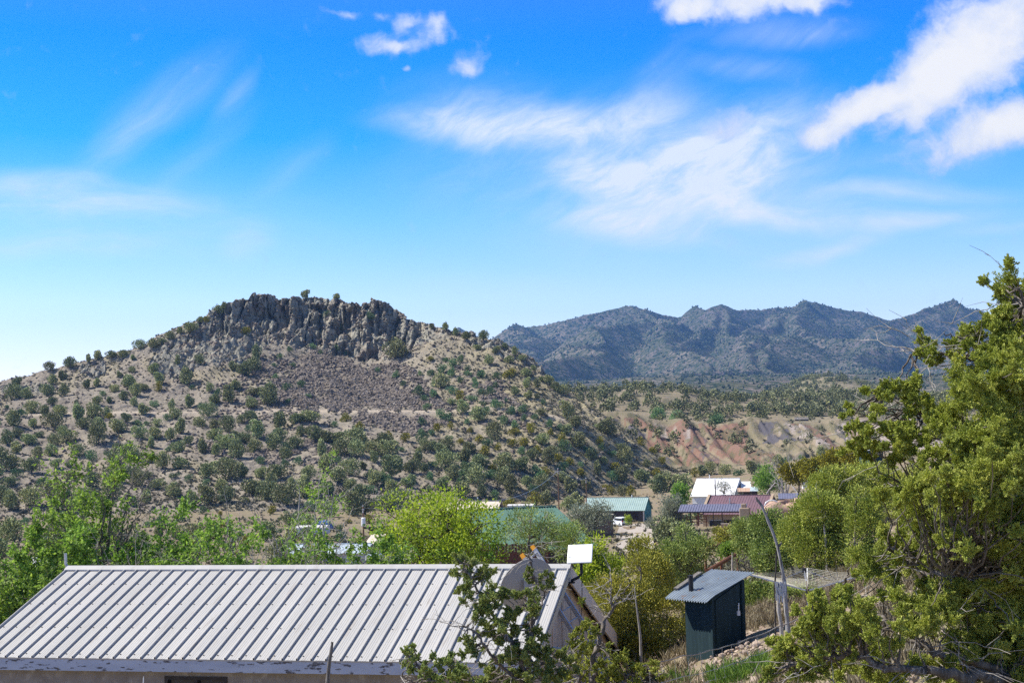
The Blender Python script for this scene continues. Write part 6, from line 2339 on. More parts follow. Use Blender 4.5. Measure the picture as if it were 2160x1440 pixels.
# ---- the big juniper leaning in on the right
_rj = np.random.default_rng(41)
CL = [(2128, 592, 27), (2112, 618, 20), (2142, 640, 25), (2152, 690, 30), (2126, 702, 22), (2146, 748, 34), (2122, 765, 24), (2155, 800, 34), (2110, 815, 26),
      (1943, 722, 13), (1962, 745, 15), (1950, 733, 9), (2036, 703, 19), (2050, 712, 15), (2013, 728, 12), (2030, 735, 12), (2085, 748, 22), (2096, 765, 22), (2023, 797, 22), (2036, 814, 25), (2055, 826, 26), (2075, 842, 24), (2097, 857, 28), (2130, 850, 34), (2150, 890, 38), (2120, 900, 34),
      (1863, 833, 15), (1905, 812, 13), (1921, 832, 21), (1863, 860, 15), (1930, 850, 19), (1960, 858, 20), (1980, 870, 16), (1998, 876, 24), (2005, 895, 26), (2020, 920, 26), (2050, 920, 30), (2085, 925, 32), (2140, 940, 38), (2110, 970, 34), (1806, 897, 14), (1831, 902, 16), (1818, 927, 17), (1822, 950, 16), (1845, 940, 16), (1793, 868, 10), (1870, 905, 15), (1900, 900, 16), (1930, 905, 18), (1960, 920, 20),
      (1890, 935, 16), (1920, 955, 20), (1880, 975, 15), (1950, 975, 20), (1985, 960, 22), (2020, 975, 24), (2060, 975, 24),
      (1923, 1050, 24), (1933, 1075, 26), (1905, 1090, 24), (1950, 1100, 22), (1980, 1033, 18), (1990, 1055, 18), (1925, 1025, 14), (2023, 1107, 26), (2040, 1125, 26), (2030, 1150, 25), (2060, 1100, 22), (2090, 1000, 30), (2125, 985, 36), (2135, 1030, 38), (2107, 1062, 36), (2142, 1100, 38), (2113, 1130, 36), (2148, 1162, 38), (2123, 1195, 36), (2142, 1230, 38),
      (1870, 1147, 25), (1893, 1167, 28), (1917, 1147, 26), (1880, 1190, 28), (1853, 1170, 22), (1893, 1214, 26), (1923, 1190, 26), (1957, 1150, 26), (1945, 1120, 24), (1965, 1185, 24), (1850, 1200, 18),
      (1792, 1250, 15), (1778, 1272, 15), (1710, 1287, 18), (1717, 1312, 24), (1700, 1335, 25), (1740, 1343, 27), (1722, 1335, 24), (1780, 1295, 24), (1827, 1280, 24), (1800, 1322, 26), (1825, 1310, 22), (1757, 1310, 20),
      (1660, 1355, 22), (1652, 1382, 26), (1680, 1395, 28), (1720, 1382, 27), (1672, 1424, 30), (1713, 1422, 28), (1767, 1374, 26), (1827, 1347, 24), (1847, 1370, 24), (1790, 1350, 22), (1740, 1410, 24), (1770, 1425, 24), (1640, 1410, 18),
      (1920, 1333, 24), (1950, 1320, 24), (1975, 1320, 24), (1900, 1300, 20), (1990, 1262, 26), (2023, 1245, 28), (2057, 1255, 30), (2007, 1288, 26), (2057, 1283, 28), (2100, 1262, 34), (2067, 1353, 26), (2087, 1378, 30), (2057, 1394, 28), (2033, 1420, 28), (2107, 1343, 28), (2134, 1377, 34), (2110, 1415, 32), (2145, 1425, 34), (2145, 1300, 32), (2085, 1310, 24),
      (1933, 1394, 20), (1973, 1427, 24), (1890, 1425, 22), (1850, 1428, 22), (1830, 1405, 18), (2000, 1380, 18)]


for _ in range(26):
    _y = _rj.uniform(590, 730)
    CL.append((_rj.uniform(2104, 2152) + (_y - 590) * .05, _y, _rj.uniform(19, 25)))
for _ in range(75):
    CL.append((_rj.uniform(2075, 2190), _rj.uniform(800, 1440), _rj.uniform(24, 36)))
for _ in range(30):
    CL.append((_rj.uniform(1960, 2090), _rj.uniform(1000, 1440), _rj.uniform(18, 28)))


def jy(x, y):
    return 9.6 + .9 * float(vnoise(x / 130.0, y / 130.0, 0, 5)) + .4 * (2160 - x) / 500


LIMBS = [(pxl([(2330, 1640, 10.3), (2318, 1450, 10.3), (2300, 1250, 10.2), (2290, 1050, 10.1), (2270, 880, 10.1), (2220, 740, 10), (2165, 650, 9.9), (2145, 610, 9.8)], 10), .15, .008),
         (pxl([(2318, 1450, 10.3), (2200, 1432, 10), (2090, 1428, 9.6), (2003, 1420, 9.3), (1950, 1410, 9.2), (1853, 1402, 9.2), (1800, 1382, 9.3), (1740, 1385, 9.4), (1680, 1400, 9.5)], 10), .045, .010),
         (pxl([(2310, 1400, 10.2), (2150, 1420, 9.8), (2040, 1397, 9.5), (1957, 1367, 9.5), (1923, 1343, 9.6), (1873, 1310, 9.8), (1807, 1270, 10), (1770, 1230, 10.1)], 10), .034, .008),
         (pxl([(2305, 1300, 10.2), (2200, 1230, 10), (2103, 1197, 9.6), (2057, 1210, 9.5), (2007, 1217, 9.5), (1940, 1200, 9.7), (1913, 1178, 9.8), (1870, 1150, 9.9)], 10), .032, .008),
         (pxl([(2292, 1080, 10.1), (2180, 1030, 10), (2090, 1060, 9.8), (2040, 1060, 9.8), (1990, 1046, 9.9), (1930, 1050, 10)], 10), .027, .006),
         (pxl([(2290, 1050, 10.1), (2180, 1040, 10), (2077, 1017, 9.9), (2033, 980, 10), (1985, 965, 10.1), (1920, 950, 10.2), (1850, 935, 10.4)], 10), .038, .007),
         (pxl([(2280, 960, 10.1), (2180, 900, 10), (2119, 856, 9.9), (2087, 827, 9.9), (2055, 811, 10), (2017, 773, 10.1)], 10), .034, .007),
         (pxl([(2280, 950, 10.1), (2150, 930, 10), (2060, 920, 9.9), (1975, 894, 10), (1927, 866, 10.1), (1900, 835, 10.2), (1863, 833, 10.2)], 10), .032, .006),
         (pxl([(2090, 925, 10), (1990, 925, 10.1), (1889, 907, 10.3), (1844, 891, 10.4), (1800, 895, 10.5)], 10), .018, .005),
         (pxl([(2250, 820, 10), (2170, 760, 10), (2119, 738, 10), (2071, 728, 10), (2023, 714, 10), (1991, 703, 10)], 10), .026, .004),
         (pxl([(2240, 830, 10), (2130, 790, 10), (2071, 763, 10), (2023, 751, 10), (1959, 740, 10), (1921, 748, 10)], 10), .024, .004),
         (pxl([(2300, 1250, 10.2), (2200, 1310, 10), (2100, 1300, 9.8), (2040, 1270, 9.7), (1980, 1300, 9.7), (1930, 1330, 9.7)], 10), .035, .008)]
bz = LIMBS[0][0][0].copy()
bz[2] = float(ground_z(bz[0], bz[1])) - .1
LIMBS[0] = (np.vstack([[bz], LIMBS[0][0][1:]]), LIMBS[0][1], LIMBS[0][2])
limb_tree("juniper_tree", "big sunlit yellow green juniper with bare grey limbs filling the right foreground", "juniper tree", bz, LIMBS,
          [(at(x + _rj.normal() * 3, y + _rj.normal() * 3, jy(x, y)), r / (340.0 if x < 1700 else 300.0 if x < 1800 else 290.0 if x > 2095 and y < 720 else 250.0)) for x, y, r in CL], M_JUN_NEAR, M_BARK, .0150, .0056, 50, 26, 42, extra=2.7, dead=190, dead_len=.42, twig_r=.0045, spread=1.15, fine=.30)

# ---- the juniper before the house
CL2 = [(970, 1182, 14), (980, 1196, 14), (1000, 1187, 14), (990, 1207, 15), (982, 1240, 14), (992, 1252, 13), (1015, 1217, 12), (1037, 1240, 15), (1040, 1260, 15), (1057, 1262, 15), (1020, 1265, 13), (1010, 1287, 14), (1032, 1290, 15), (1045, 1280, 15), (1002, 1307, 12), (1027, 1320, 13), (1070, 1260, 13), (1095, 1255, 14), (1120, 1262, 14), (1127, 1250, 14), (1110, 1212, 9), (1115, 1200, 8), (1122, 1225, 10), (1152, 1210, 13), (1160, 1225, 13), (1145, 1240, 12), (1095, 1290, 13), (1127, 1295, 12), (1075, 1300, 13), (1060, 1320, 13), (1040, 1337, 13), (1060, 1350, 14), (1090, 1330, 13), (1132, 1332, 13), (1145, 1345, 14), (995, 1362, 13), (985, 1350, 10), (1002, 1376, 13), (1070, 1382, 15), (1045, 1395, 14), (1030, 1412, 14), (1087, 1370, 14), (1115, 1362, 13), (1130, 1366, 14), (1157, 1375, 15), (1180, 1380, 14), (1057, 1425, 17), (1095, 1425, 17), (1132, 1412, 17), (1157, 1412, 16), (1182, 1420, 17), (1150, 1436, 17), (1020, 1436, 15), (1110, 1395, 14)]
YJ = 19.0
L2_ = [(pxl([(1112, 1560), (1112, 1440), (1114, 1390), (1120, 1310), (1129, 1235), (1120, 1190), (1114, 1150)], YJ), .075, .010),
       (pxl([(1112, 1430), (1090, 1370, 18.9), (1060, 1325, 18.8), (1035, 1290, 18.8), (1012, 1250, 18.8), (985, 1210, 18.8), (972, 1185, 18.8)], YJ), .032, .008),
       (pxl([(1112, 1450), (1050, 1400, 18.7), (1022, 1360, 18.6), (1000, 1330, 18.6), (975, 1318, 18.6), (945, 1322, 18.6)], YJ), .03, .004),
       (pxl([(1118, 1320), (1140, 1290, 19.2), (1150, 1250, 19.3), (1158, 1220, 19.3)], YJ), .022, .006),
       (pxl([(1112, 1440), (1140, 1400, 19.3), (1165, 1385, 19.4), (1185, 1385, 19.4)], YJ), .03, .008)]
b2 = L2_[0][0][0].copy()
b2[2] = float(ground_z(b2[0], b2[1]))
limb_tree("juniper_tree", "ragged upright juniper with bare twigs growing in front of the grey dish", "juniper tree", b2, [(np.vstack([[b2], L2_[0][0][1:]]), .055, .008)] + L2_[1:], [(at(x, y, YJ + _rj.uniform(-.5, .4)), r / (200.0 if y < 1275 and x > 1050 else 140.0)) for x, y, r in CL2], M_JUN_DARK, M_BARK, .023, .0085, 66, 16, 43, extra=2.8, dead=60, dead_len=.42, twig_r=.006, fine=.3)
CL3 = [(857, 1374, 12), (862, 1390, 13), (880, 1388, 12), (895, 1402, 14), (902, 1420, 14), (950, 1395, 13), (960, 1410, 14), (972, 1405, 12), (945, 1425, 14), (980, 1428, 14), (927, 1437, 14), (890, 1436, 13), (910, 1438, 14), (870, 1412, 11), (965, 1436, 14)]
YJ3 = 17.5
b3 = at(930, 1560, YJ3)
b3[2] = float(ground_z(b3[0], b3[1]))
limb_tree("juniper_tree", "low juniper tip sprouting at the frame's bottom below the roof fascia", "juniper tree", b3, [([b3, at(925, 1480, YJ3), at(900, 1420, YJ3), at(860, 1380, YJ3)], .05, .008), ([b3, at(935, 1480, YJ3), at(955, 1430, YJ3), at(962, 1395, YJ3)], .04, .008), ([at(930, 1500, YJ3), at(880, 1440, YJ3 - .2), at(845, 1425, YJ3 - .3)], .02, .004)],
          [(at(x, y, YJ3 + _rj.uniform(-.4, .4)), r / 150.0) for x, y, r in CL3], M_JUN_DARK, M_BARK, .023, .0085, 64, 16, 44, extra=2.6, dead=24, dead_len=.3, twig_r=.007)
CL4 = [(1240, 1314, 13), (1232, 1327, 13), (1257, 1332, 12), (1210, 1360, 14), (1230, 1366, 15), (1250, 1364, 14), (1220, 1386, 15), (1245, 1396, 15), (1207, 1406, 14), (1270, 1402, 14), (1295, 1388, 14), (1290, 1412, 15), (1320, 1402, 14), (1332, 1420, 14), (1307, 1432, 15), (1257, 1426, 15), (1232, 1428, 15), (1200, 1430, 14), (1355, 1418, 12), (1380, 1412, 12), (1395, 1430, 13), (1345, 1436, 13), (1275, 1438, 14)]
YJ4 = 20.5
b4 = at(1250, 1540, YJ4)
b4[2] = float(ground_z(b4[0], b4[1]))
limb_tree("juniper_tree", "spreading low juniper with a forked bare limb before the ladder and gable", "juniper tree", b4, [([b4, at(1250, 1440, YJ4), at(1255, 1380, YJ4), at(1270, 1320, YJ4), at(1292, 1276, YJ4), at(1310, 1255, YJ4), at(1326, 1233, YJ4)], .06, .006), ([at(1290, 1280, YJ4), at(1287, 1250, YJ4), at(1290, 1222, YJ4)], .016, .004), ([at(1292, 1275, YJ4), at(1310, 1268, YJ4), at(1324, 1262, YJ4)], .014, .004), ([b4, at(1220, 1440, YJ4), at(1215, 1390, YJ4), at(1212, 1355, YJ4)], .04, .01), ([b4, at(1300, 1450, YJ4), at(1340, 1420, YJ4), at(1395, 1420, YJ4)], .04, .01)],
          [(at(x, y, YJ4 + _rj.uniform(-.5, .5)), r / 128.0) for x, y, r in CL4], M_JUN_NEAR, M_BARK, .023, .0085, 64, 16, 45, extra=2.6, dead=40, dead_len=.4, twig_r=.007)


# ---- rounded trees: crown built of many lobes on visible limbs
def lobe_tree(name, label, cat, px, py0, py1, wpx, Y, leafm, n, leaf, seed, wid=.45, barkm=None, nl=9, up=.5, group=None, base_py=None, dead=0, leaves=False, hollow=.45, lift=.06):
    """a tree whose crown spans picture rows py0..py1 and wpx columns about px at depth Y"""
    rng = np.random.default_rng(seed)
    barkm = barkm or M_BARK
    top, bot = at(px, py0, Y), at(px, py1, Y)
    gz_ = float(ground_z(bot[0], bot[1]))
    H, Wd = top[2] - bot[2], wpx / F * Y
    b0 = bot[2] - gz_
    o = tag(empty(name, (bot[0], bot[1], gz_)), label, cat, group)
    lob = []
    for i in range(nl):
        a = rng.uniform(0, 2 * math.pi)
        r = Wd * .5 * math.sqrt(rng.uniform(.05, 1)) * .70
        z = b0 + H * rng.uniform(.16, .84)
        s = Wd * rng.uniform(.16, .27) * (1.1 - .45 * abs((z - b0) / H - .4))
        lob.append((r * math.cos(a), r * math.sin(a), z, s, s * rng.uniform(.8, 1.2)))
    lob.append((0, 0, b0 + H * .5, Wd * .24, H * .28))
    lob.append((rng.normal() * Wd * .06, 0, b0 + H * .84, Wd * .15, H * .16))
    lob = np.array(lob)
    # clusters on the skin of the lobes, each a little tuft
    nc = max(60, n // 14)
    k = rng.choice(len(lob), nc, p=lob[:, 3] ** 2 / (lob[:, 3] ** 2).sum())
    d = rand_dirs(nc, rng, .2)
    rr = rng.uniform(hollow, 1.0, nc) ** .6
    C = lob[k, :3] + d * rr[:, None] * np.stack([lob[k, 3], lob[k, 3], lob[k, 4]], 1)
    C[:, 2] = np.maximum(C[:, 2], .1)
    keep = vnoise(C[:, 0] / (Wd * .13), C[:, 1] / (Wd * .13), C[:, 2] / (Wd * .13), seed) > -.42      # open gaps
    C, d = C[keep], d[keep]
    per = 14
    kk = np.repeat(np.arange(len(C)), per)
    off = rng.normal(size=(len(kk), 3)) * leaf * 1.1
    P = C[kk] + off
    D = unit(d[kk] * .8 + unit(off) * .6 + [0, 0, up])
    tint = np.clip(rng.normal(.45, .2, len(kk)) + np.repeat(rng.normal(0, .13, len(C)), per), 0, 1)
    lf = MB()
    if leaves:
        lf.leaves(P, unit(D + rng.normal(size=D.shape) * .6), leaf * rng.uniform(.7, 1.3, len(kk)), leaf * wid * rng.uniform(.8, 1.2, len(kk)), 0, tint, rng)
    else:
        lf.spindles(P, D, leaf * rng.uniform(.7, 1.4, len(kk)), leaf * wid * rng.uniform(.7, 1.3, len(kk)), 0, tint, rng)
    lf.build("crown", [leafm], o, tint=True)
    bk = MB()
    tr = max(.04, Wd * .03)
    stem = wavy([(0, 0, -.3), (rng.normal() * .06 * Wd, rng.normal() * .05 * Wd, b0 + H * .18), (rng.normal() * .06 * Wd, 0, b0 + H * .45), (lob[-1, 0], lob[-1, 1], b0 + H * .88)], rng, tr * .3, 16)
    bk.tube(stem, np.linspace(tr, tr * .18, 16), 7)
    for L in lob:
        i = int(np.clip(np.searchsorted(stem[:, 2], L[2] - H * .25), 1, 11))
        q = stem[i]
        bk.tube(wavy([q, (q + L[:3]) / 2 + [0, 0, -.04 * H], L[:3]], rng, .01 * Wd, 9), np.linspace(tr * .5, tr * .12, 9), 5)
        for _ in range(5):
            e = L[:3] + rand_dirs(1, rng, .2)[0] * np.array([L[3], L[3], L[4]])
            bk.tube(wavy([L[:3], (L[:3] + e) / 2 + rng.normal(size=3) * .03 * Wd, e], rng, .006 * Wd, 6), np.linspace(tr * .14, tr * .05, 6), 4)
    if dead:
        db = bk
        for _ in range(dead):
            L = lob[rng.integers(len(lob))]
            dd = rand_dirs(1, rng, .2)[0]
            a_ = L[:3] + dd * L[3] * .4
            e = L[:3] + dd * L[3] * rng.uniform(1.0, 1.5)
            db.tube(wavy([a_, (a_ + e) / 2 + rng.normal(size=3) * .04 * Wd, e], rng, .006 * Wd, 7), np.linspace(tr * .16, tr * .05, 7), 4, 1)
    bk.build("trunk", [barkm, M_DEADWOOD], o, smooth_shade=True)
    return o


J, JD, JG = M_JUN_NEAR, M_JUN_DARK, M_JUN_GOLD
# behind and beside the outhouse
lobe_tree("juniper_tree", "broad golden green juniper between the house gable and the outhouse", "juniper tree", 1352, 1158, 1440, 225, 40, JG, 30000, .075, 201, nl=13, dead=14)
lobe_tree("leafy_tree", "bright lime green leafy tree behind the flat white antenna", "tree", 1268, 1122, 1330, 120, 47, M_LOCUST, 9000, .10, 202, .6, leaves=True, nl=8)
lobe_tree("juniper_tree", "olive juniper behind the golden one, below the gravel driveway", "juniper tree", 1368, 1128, 1290, 130, 52, JG, 12000, .085, 203, nl=8)
lobe_tree("juniper_tree", "dark green juniper standing above the outhouse roof", "juniper tree", 1450, 1100, 1270, 130, 62, JD, 15000, .09, 204, nl=10)
lobe_tree("juniper_tree", "small dark juniper at the right of the outhouse roof", "juniper tree", 1590, 1222, 1330, 110, 44, JD, 9000, .08, 205, nl=7)
lobe_tree("juniper_tree", "low dark juniper under the rotary clothes line", "juniper tree", 1690, 1255, 1310, 150, 41, JD, 8000, .075, 206, nl=8)
lobe_tree("green_shrub", "small vivid green leafy shrub by the rusty pipe rail", "shrub", 1542, 1145, 1180, 44, 64, M_ELM, 3500, .08, 207, .6, leaves=True, nl=5)
lobe_tree("juniper_tree", "yellowish juniper bush between the driveway tree and adobe wall", "juniper tree", 1520, 1112, 1160, 66, 75, JG, 4500, .09, 208, nl=6)
# the dense junipers of the middle right
for i, (px, a, b, w, Y, m_, n_, lab) in enumerate([
        (1722, 1030, 1262, 190, 47, J, 30000, "large dense juniper behind the rotary clothes line"),
        (1632, 1068, 1225, 120, 52, JD, 16000, "rounded juniper behind the crooked dead trunk"),
        (1592, 1092, 1190, 90, 60, JD, 9000, "dark juniper in front of the adobe chimney"),
        (1812, 1020, 1240, 130, 44, J, 18000, "juniper half hidden by the left limbs of the big foreground juniper"),
        (1760, 985, 1080, 120, 70, J, 12000, "olive juniper on the slope above the clothes line"),
        (1850, 985, 1060, 120, 78, J, 9000, "juniper on the slope below the hillside cabin"),
        (1930, 985, 1120, 150, 62, J, 14000, "juniper behind the big foreground juniper's middle limbs"),
        (2040, 960, 1180, 190, 52, JD, 18000, "dark juniper behind the big foreground juniper near the right edge"),
        (1900, 1240, 1330, 170, 34, J, 12000, "juniper bush on the slope behind the foreground juniper's lower limbs")]):
    lobe_tree("juniper_tree", lab, "juniper tree", px, a, b, w, Y, m_, n_, .0017 * Y, 220 + i, nl=11, dead=10, group="junipers on the right slope")
for i, (px, a, b, w, Y, m_, lab) in enumerate([
        (1716, 975, 1010, 70, 180, M_YEL, "yellow shrub right of the bare grey tree"), (1762, 955, 1000, 80, 165, M_YEL, "large yellow shrub on the slope left of the hillside cabin"),
        (1800, 950, 985, 60, 160, M_YEL, "yellow olive shrub just left of the hillside cabin"), (1680, 985, 1015, 60, 190, M_YEL, "low yellow shrub at the bare grey tree's right foot"),
        (1745, 1000, 1035, 80, 120, M_GRN, "pale green shrub below the yellow shrubs on the slope")]):
    lobe_tree("yellow_shrub" if m_ is M_YEL else "green_shrub", lab, "shrub", px, a, b, w, Y, m_, 4500, .0016 * Y, 240 + i, .6, M_BARK_DARK, nl=6, group="shrubs on the right slope")
# young pine before the green roof
lobe_tree("pine_tree", "open young pine with bare grey limbs before the green roof", "pine tree", 1118, 1062, 1200, 130, 66, JD, 5200, .12, 260, .28, nl=9, dead=46, hollow=.7)
lobe_tree("pine_tree", "sparse pine beside the green roof's lower right corner", "pine tree", 1196, 1102, 1200, 110, 70, JD, 4200, .12, 261, .28, nl=8, dead=30, hollow=.7)
# silvery trees, poplar and others by the driveway
lobe_tree("silver_tree", "silvery green tree with a dark leaning trunk left of the driveway", "tree", 1250, 1066, 1112, 92, 215, M_OLIVE, 5000, .30, 262, .55, M_BARK_DARK, nl=9, leaves=True)
lobe_tree("silver_tree", "tall pale silvery tree at the right end of the teal garage", "tree", 1412, 1040, 1128, 68, 225, M_OLIVE, 7000, .30, 263, .5, nl=10, leaves=True)
lobe_tree("poplar_tree", "fresh green poplar behind the pale silvery tree", "tree", 1438, 1022, 1090, 40, 250, M_ELM, 3200, .34, 264, .6, nl=7, leaves=True)
lobe_tree("leafy_tree", "bright green tree left of the bare grey tree behind the sheds", "tree", 1622, 985, 1042, 62, 262, M_ELM, 4200, .36, 265, .6, nl=8, leaves=True)
lobe_tree("leafy_tree", "dusky olive tree in front of the white roofed house", "tree", 1530, 1016, 1068, 66, 250, M_OLIVE, 1100, .26, 266, .4, nl=8, leaves=True, dead=40)
lobe_tree("green_shrub", "yellow green shrub at the foot of the garage wall", "shrub", 1325, 1088, 1106, 14, 262, M_LOCUST, 700, .22, 267, .6, nl=4, leaves=True)
lobe_tree("silver_shrub", "low grey green shrub by the driveway's right edge", "shrub", 1374, 1092, 1112, 26, 250, M_OLIVE, 1200, .22, 268, .5, nl=5, leaves=True)
lobe_tree("leafy_tree", "round green tree on the shelf left of the red banks", "tree", 1388, 864, 888, 36, 570, M_GRN, 2000, .6, 269, .6, nl=7, leaves=True)
lobe_tree("leafy_tree", "wide green tree on the shelf right of the first one", "tree", 1428, 868, 890, 34, 575, M_GRN, 1600, .6, 270, .6, nl=6, leaves=True)
lobe_tree("leafy_tree", "green tree at the brow above the red bank", "tree", 1510, 876, 902, 40, 548, M_GRN, 2200, .6, 271, .6, nl=7, leaves=True)


# ---- leafy trees grown branch by branch
def branch_tree(name, label, cat, px, py_top, py_base, Y, wpx, leafm, barkm, seed, leaf, per_twig, bare=0.0, nlimb=6, limb_up=.9, r0=None, group=None, twig=1.0, lean=(0, 0), kids=(6, 6), wid=.62, droop=0.0):
    rng = np.random.default_rng(seed)
    top, bot = at(px, py_top, Y), at(px, py_base, Y)
    gz_ = float(ground_z(bot[0], bot[1])) - .1
    H, Wd = top[2] - gz_, wpx / F * Y
    o = tag(empty(name, (bot[0], bot[1], gz_)), label, cat, group)
    bk = MB()
    r0 = r0 or H * .018
    tops = []
    fork = H * rng.uniform(.12, .22)
    st = wavy([(0, 0, -.3), (lean[0] * .2 * H, lean[1] * .2 * H, fork)], rng, r0 * .2, 5)
    bk.tube(st, np.linspace(r0 * 1.15, r0 * .95, 5), 7)
    P_l, D_l = [], []
    for i in range(nlimb):
        a = 2 * math.pi * (i + rng.uniform(-.3, .3)) / nlimb
        ro = Wd * .5 * rng.uniform(.55, 1.0)
        zt = H * rng.uniform(.62, 1.0) if i else H
        if i == 0:
            ro *= .25
        tip = np.array([ro * math.cos(a) + lean[0] * H, ro * math.sin(a) + lean[1] * H, zt])
        mid = np.array([tip[0] * .38, tip[1] * .38, fork + (zt - fork) * .52])
        Q = wavy([st[-1], mid, tip], rng, H * .008, 18)
        rr = np.linspace(r0 * .62, r0 * .08, 18)
        bk.tube(Q, rr, 6)
        isbare = rng.uniform() < bare
        for j in range(kids[0]):
            k = int(rng.integers(4, 17))
            d = unit(unit(Q[k] - [0, 0, Q[k][2]]) * .7 + rng.normal(size=3) * .7 + [0, 0, limb_up * .55])
            L = Wd * rng.uniform(.16, .34)
            B = wavy([Q[k], Q[k] + d * L * .55 + [0, 0, .04 * L], Q[k] + d * L + [0, 0, (.14 - droop) * L]], rng, L * .02, 10)
            bk.tube(B, np.linspace(rr[k] * .55, max(.006, r0 * .05), 10), 5)
            bb = isbare or rng.uniform() < bare * .5
            for _ in range(kids[1]):
                m = int(rng.integers(3, 10))
                d2 = unit(d + rng.normal(size=3) * .75 + [0, 0, .25])
                l2 = L * rng.uniform(.25, .55)
                T = wavy([B[m], B[m] + d2 * l2 * .5, B[m] + d2 * l2 - [0, 0, droop * l2]], rng, l2 * .03, 6)
                bk.tube(T, np.linspace(max(.006, r0 * .05), max(.003, r0 * .018), 6) * twig, 4)
                if not bb:
                    n = per_twig
                    t = rng.uniform(.15, 1.05, n)
                    p = T[0] + (T[-1] - T[0]) * t[:, None] + rng.normal(size=(n, 3)) * l2 * .16
                    P_l.append(p)
                    D_l.append(unit(d2 * .5 + rng.normal(size=(n, 3)) * .8 + [0, 0, -.1]))
    bk.build("trunk", [barkm], o, smooth_shade=True)
    if not P_l or bare > .9:
        return o
    P, D = np.concatenate(P_l), np.concatenate(D_l)
    lf = MB()
    cl_ = vnoise(P[:, 0] / .5, P[:, 1] / .5, P[:, 2] / .5, seed)
    tint = np.clip(rng.normal(.45, .22, len(P)) + .2 * cl_, 0, 1)
    lf.leaves(P, D, leaf * rng.uniform(.7, 1.35, len(P)), leaf * wid * rng.uniform(.8, 1.2, len(P)), 0, tint, rng)
    lf.build("crown", [leafm], o, tint=True)
    return o


branch_tree("leafy_tree", "tall ragged green tree with whitish dead tops at the left, behind the steel roof", "tree", 218, 905, 1300, 52, 330, M_ELM, M_BARK, 301, .14, 26, .22, 9, kids=(8, 7))
branch_tree("leafy_tree", "thin tree with bare bleached branches behind the middle of the steel roof", "tree", 655, 985, 1290, 54, 250, M_ELM, M_DEADWOOD, 302, .12, 12, .62, 9, kids=(7, 7), r0=.09)
branch_tree("leafy_tree", "low green tree at the far left edge beyond the roof's end", "tree", 40, 1165, 1400, 46, 240, M_ELM, M_BARK, 303, .14, 24, .05, 9, kids=(8, 7), r0=.08)
branch_tree("leafy_tree", "leafy green tree right behind the roof ridge, left of the bleached one", "tree", 455, 1085, 1330, 50, 300, M_ELM, M_DEADWOOD, 304, .135, 19, .3, 10, kids=(8, 7), r0=.08)
branch_tree("leafy_tree", "green tree behind the ridge between the tall ragged tree and the leafy one", "tree", 335, 1050, 1320, 53, 210, M_ELM, M_DEADWOOD, 305, .135, 17, .42, 8, kids=(7, 7), r0=.08)
branch_tree("leafy_tree", "low twiggy green tree behind the ridge, before the mobile home", "tree", 590, 1120, 1330, 49, 250, M_ELM, M_DEADWOOD, 306, .135, 16, .4, 10, kids=(8, 7), r0=.07)
branch_tree("leafy_tree", "low half bare tree before the mobile home's right end", "tree", 752, 1142, 1330, 51, 180, M_ELM, M_DEADWOOD, 307, .125, 12, .5, 8, kids=(7, 7), r0=.06, lean=(.08, 0))
branch_tree("leafy_tree", "green tree low behind the roof's left end", "tree", 150, 1130, 1360, 49, 220, M_ELM, M_BARK, 308, .14, 22, .1, 9, kids=(8, 7), r0=.08)
lobe_tree("locust_tree", "broad rounded yellow green locust tree with a dark forked trunk behind the ridge", "tree", 942, 1056, 1240, 285, 62, M_LOCUST, 17000, .15, 309, .5, M_BARK_DARK, nl=17, up=.15, leaves=True, hollow=.7)
branch_tree("leafy_tree", "green leafy bush low behind the ridge right of the locust", "tree", 1010, 1130, 1290, 60, 150, M_ELM, M_BARK_DARK, 310, .13, 14, 0, 8, kids=(6, 6), r0=.07)
for i, (px_, yt, w_, lab_) in enumerate([(95, 1120, 210, "bushy green tree at the roof's left end"), (270, 1112, 190, "bushy green tree below the tall ragged one"), (395, 1128, 200, "bushy green tree behind the ridge, left of centre"), (530, 1138, 210, "bushy green tree behind the ridge before the mobile home's left end"), (690, 1150, 190, "bushy green tree behind the ridge below the blue grey roof"), (790, 1152, 150, "bushy green tree at the locust tree's left foot")]):
    branch_tree("leafy_tree", lab_, "tree", px_, yt, 1330, 47 + 1.5 * (i % 3), w_, M_ELM, M_DEADWOOD if i % 2 else M_BARK, 320 + i, .14, 17, .25, 9, kids=(8, 7), r0=.07, limb_up=.5)
# bare grey tree behind the plum roofed house
branch_tree("bare_tree", "bare leafless grey tree behind the plum roofed house", "tree", 1656, 938, 1046, 240, 92, M_OLIVE, M_DEADWOOD, 311, .05, 1, .97, 9, kids=(6, 6), r0=.20, twig=1.6)
for (x0, y0, x1, y1, Y, lab) in ((1618, 1040, 1636, 1018, 236, "bleached fallen log left of the bare grey tree's foot"), (1668, 1020, 1682, 1040, 235, "bleached fallen log right of the bare grey tree's foot"), (1706, 1020, 1714, 1032, 232, "short bleached log end behind the blue roofed annex")):
    A_, B_ = at(x0, y0, Y), at(x1, y1, Y - 1.5)
    mb = MB()
    mb.tube(wavy([A_ - A_, (B_ - A_) * .5 + [0, 0, .1], B_ - A_], _rj, .04, 9), np.linspace(.17, .09, 9), 7)
    tag(mb.build("fallen_log", M_DEADWOOD, None, True, loc=A_), lab, "log")
# dead sapling in front of the golden juniper
pole("dead_sapling", [(1338, 1232), (1341, 1265), (1347, 1310), (1351, 1345), (1352, 1390)], 36.5, [.010, .018, .024, .032, .04], M_DEADWOOD, "slim bleached dead sapling in front of the golden juniper", "dead sapling", 7)
lobe_tree("twiggy_bush", "grey brown twiggy leafless bush beside the rusty pipe rail", "bush", 1572, 1170, 1212, 44, 62, M_OLIVE, 300, .06, 272, .3, M_BARK, nl=9, dead=120)

# ---- plants of the valley floor
VAL = []


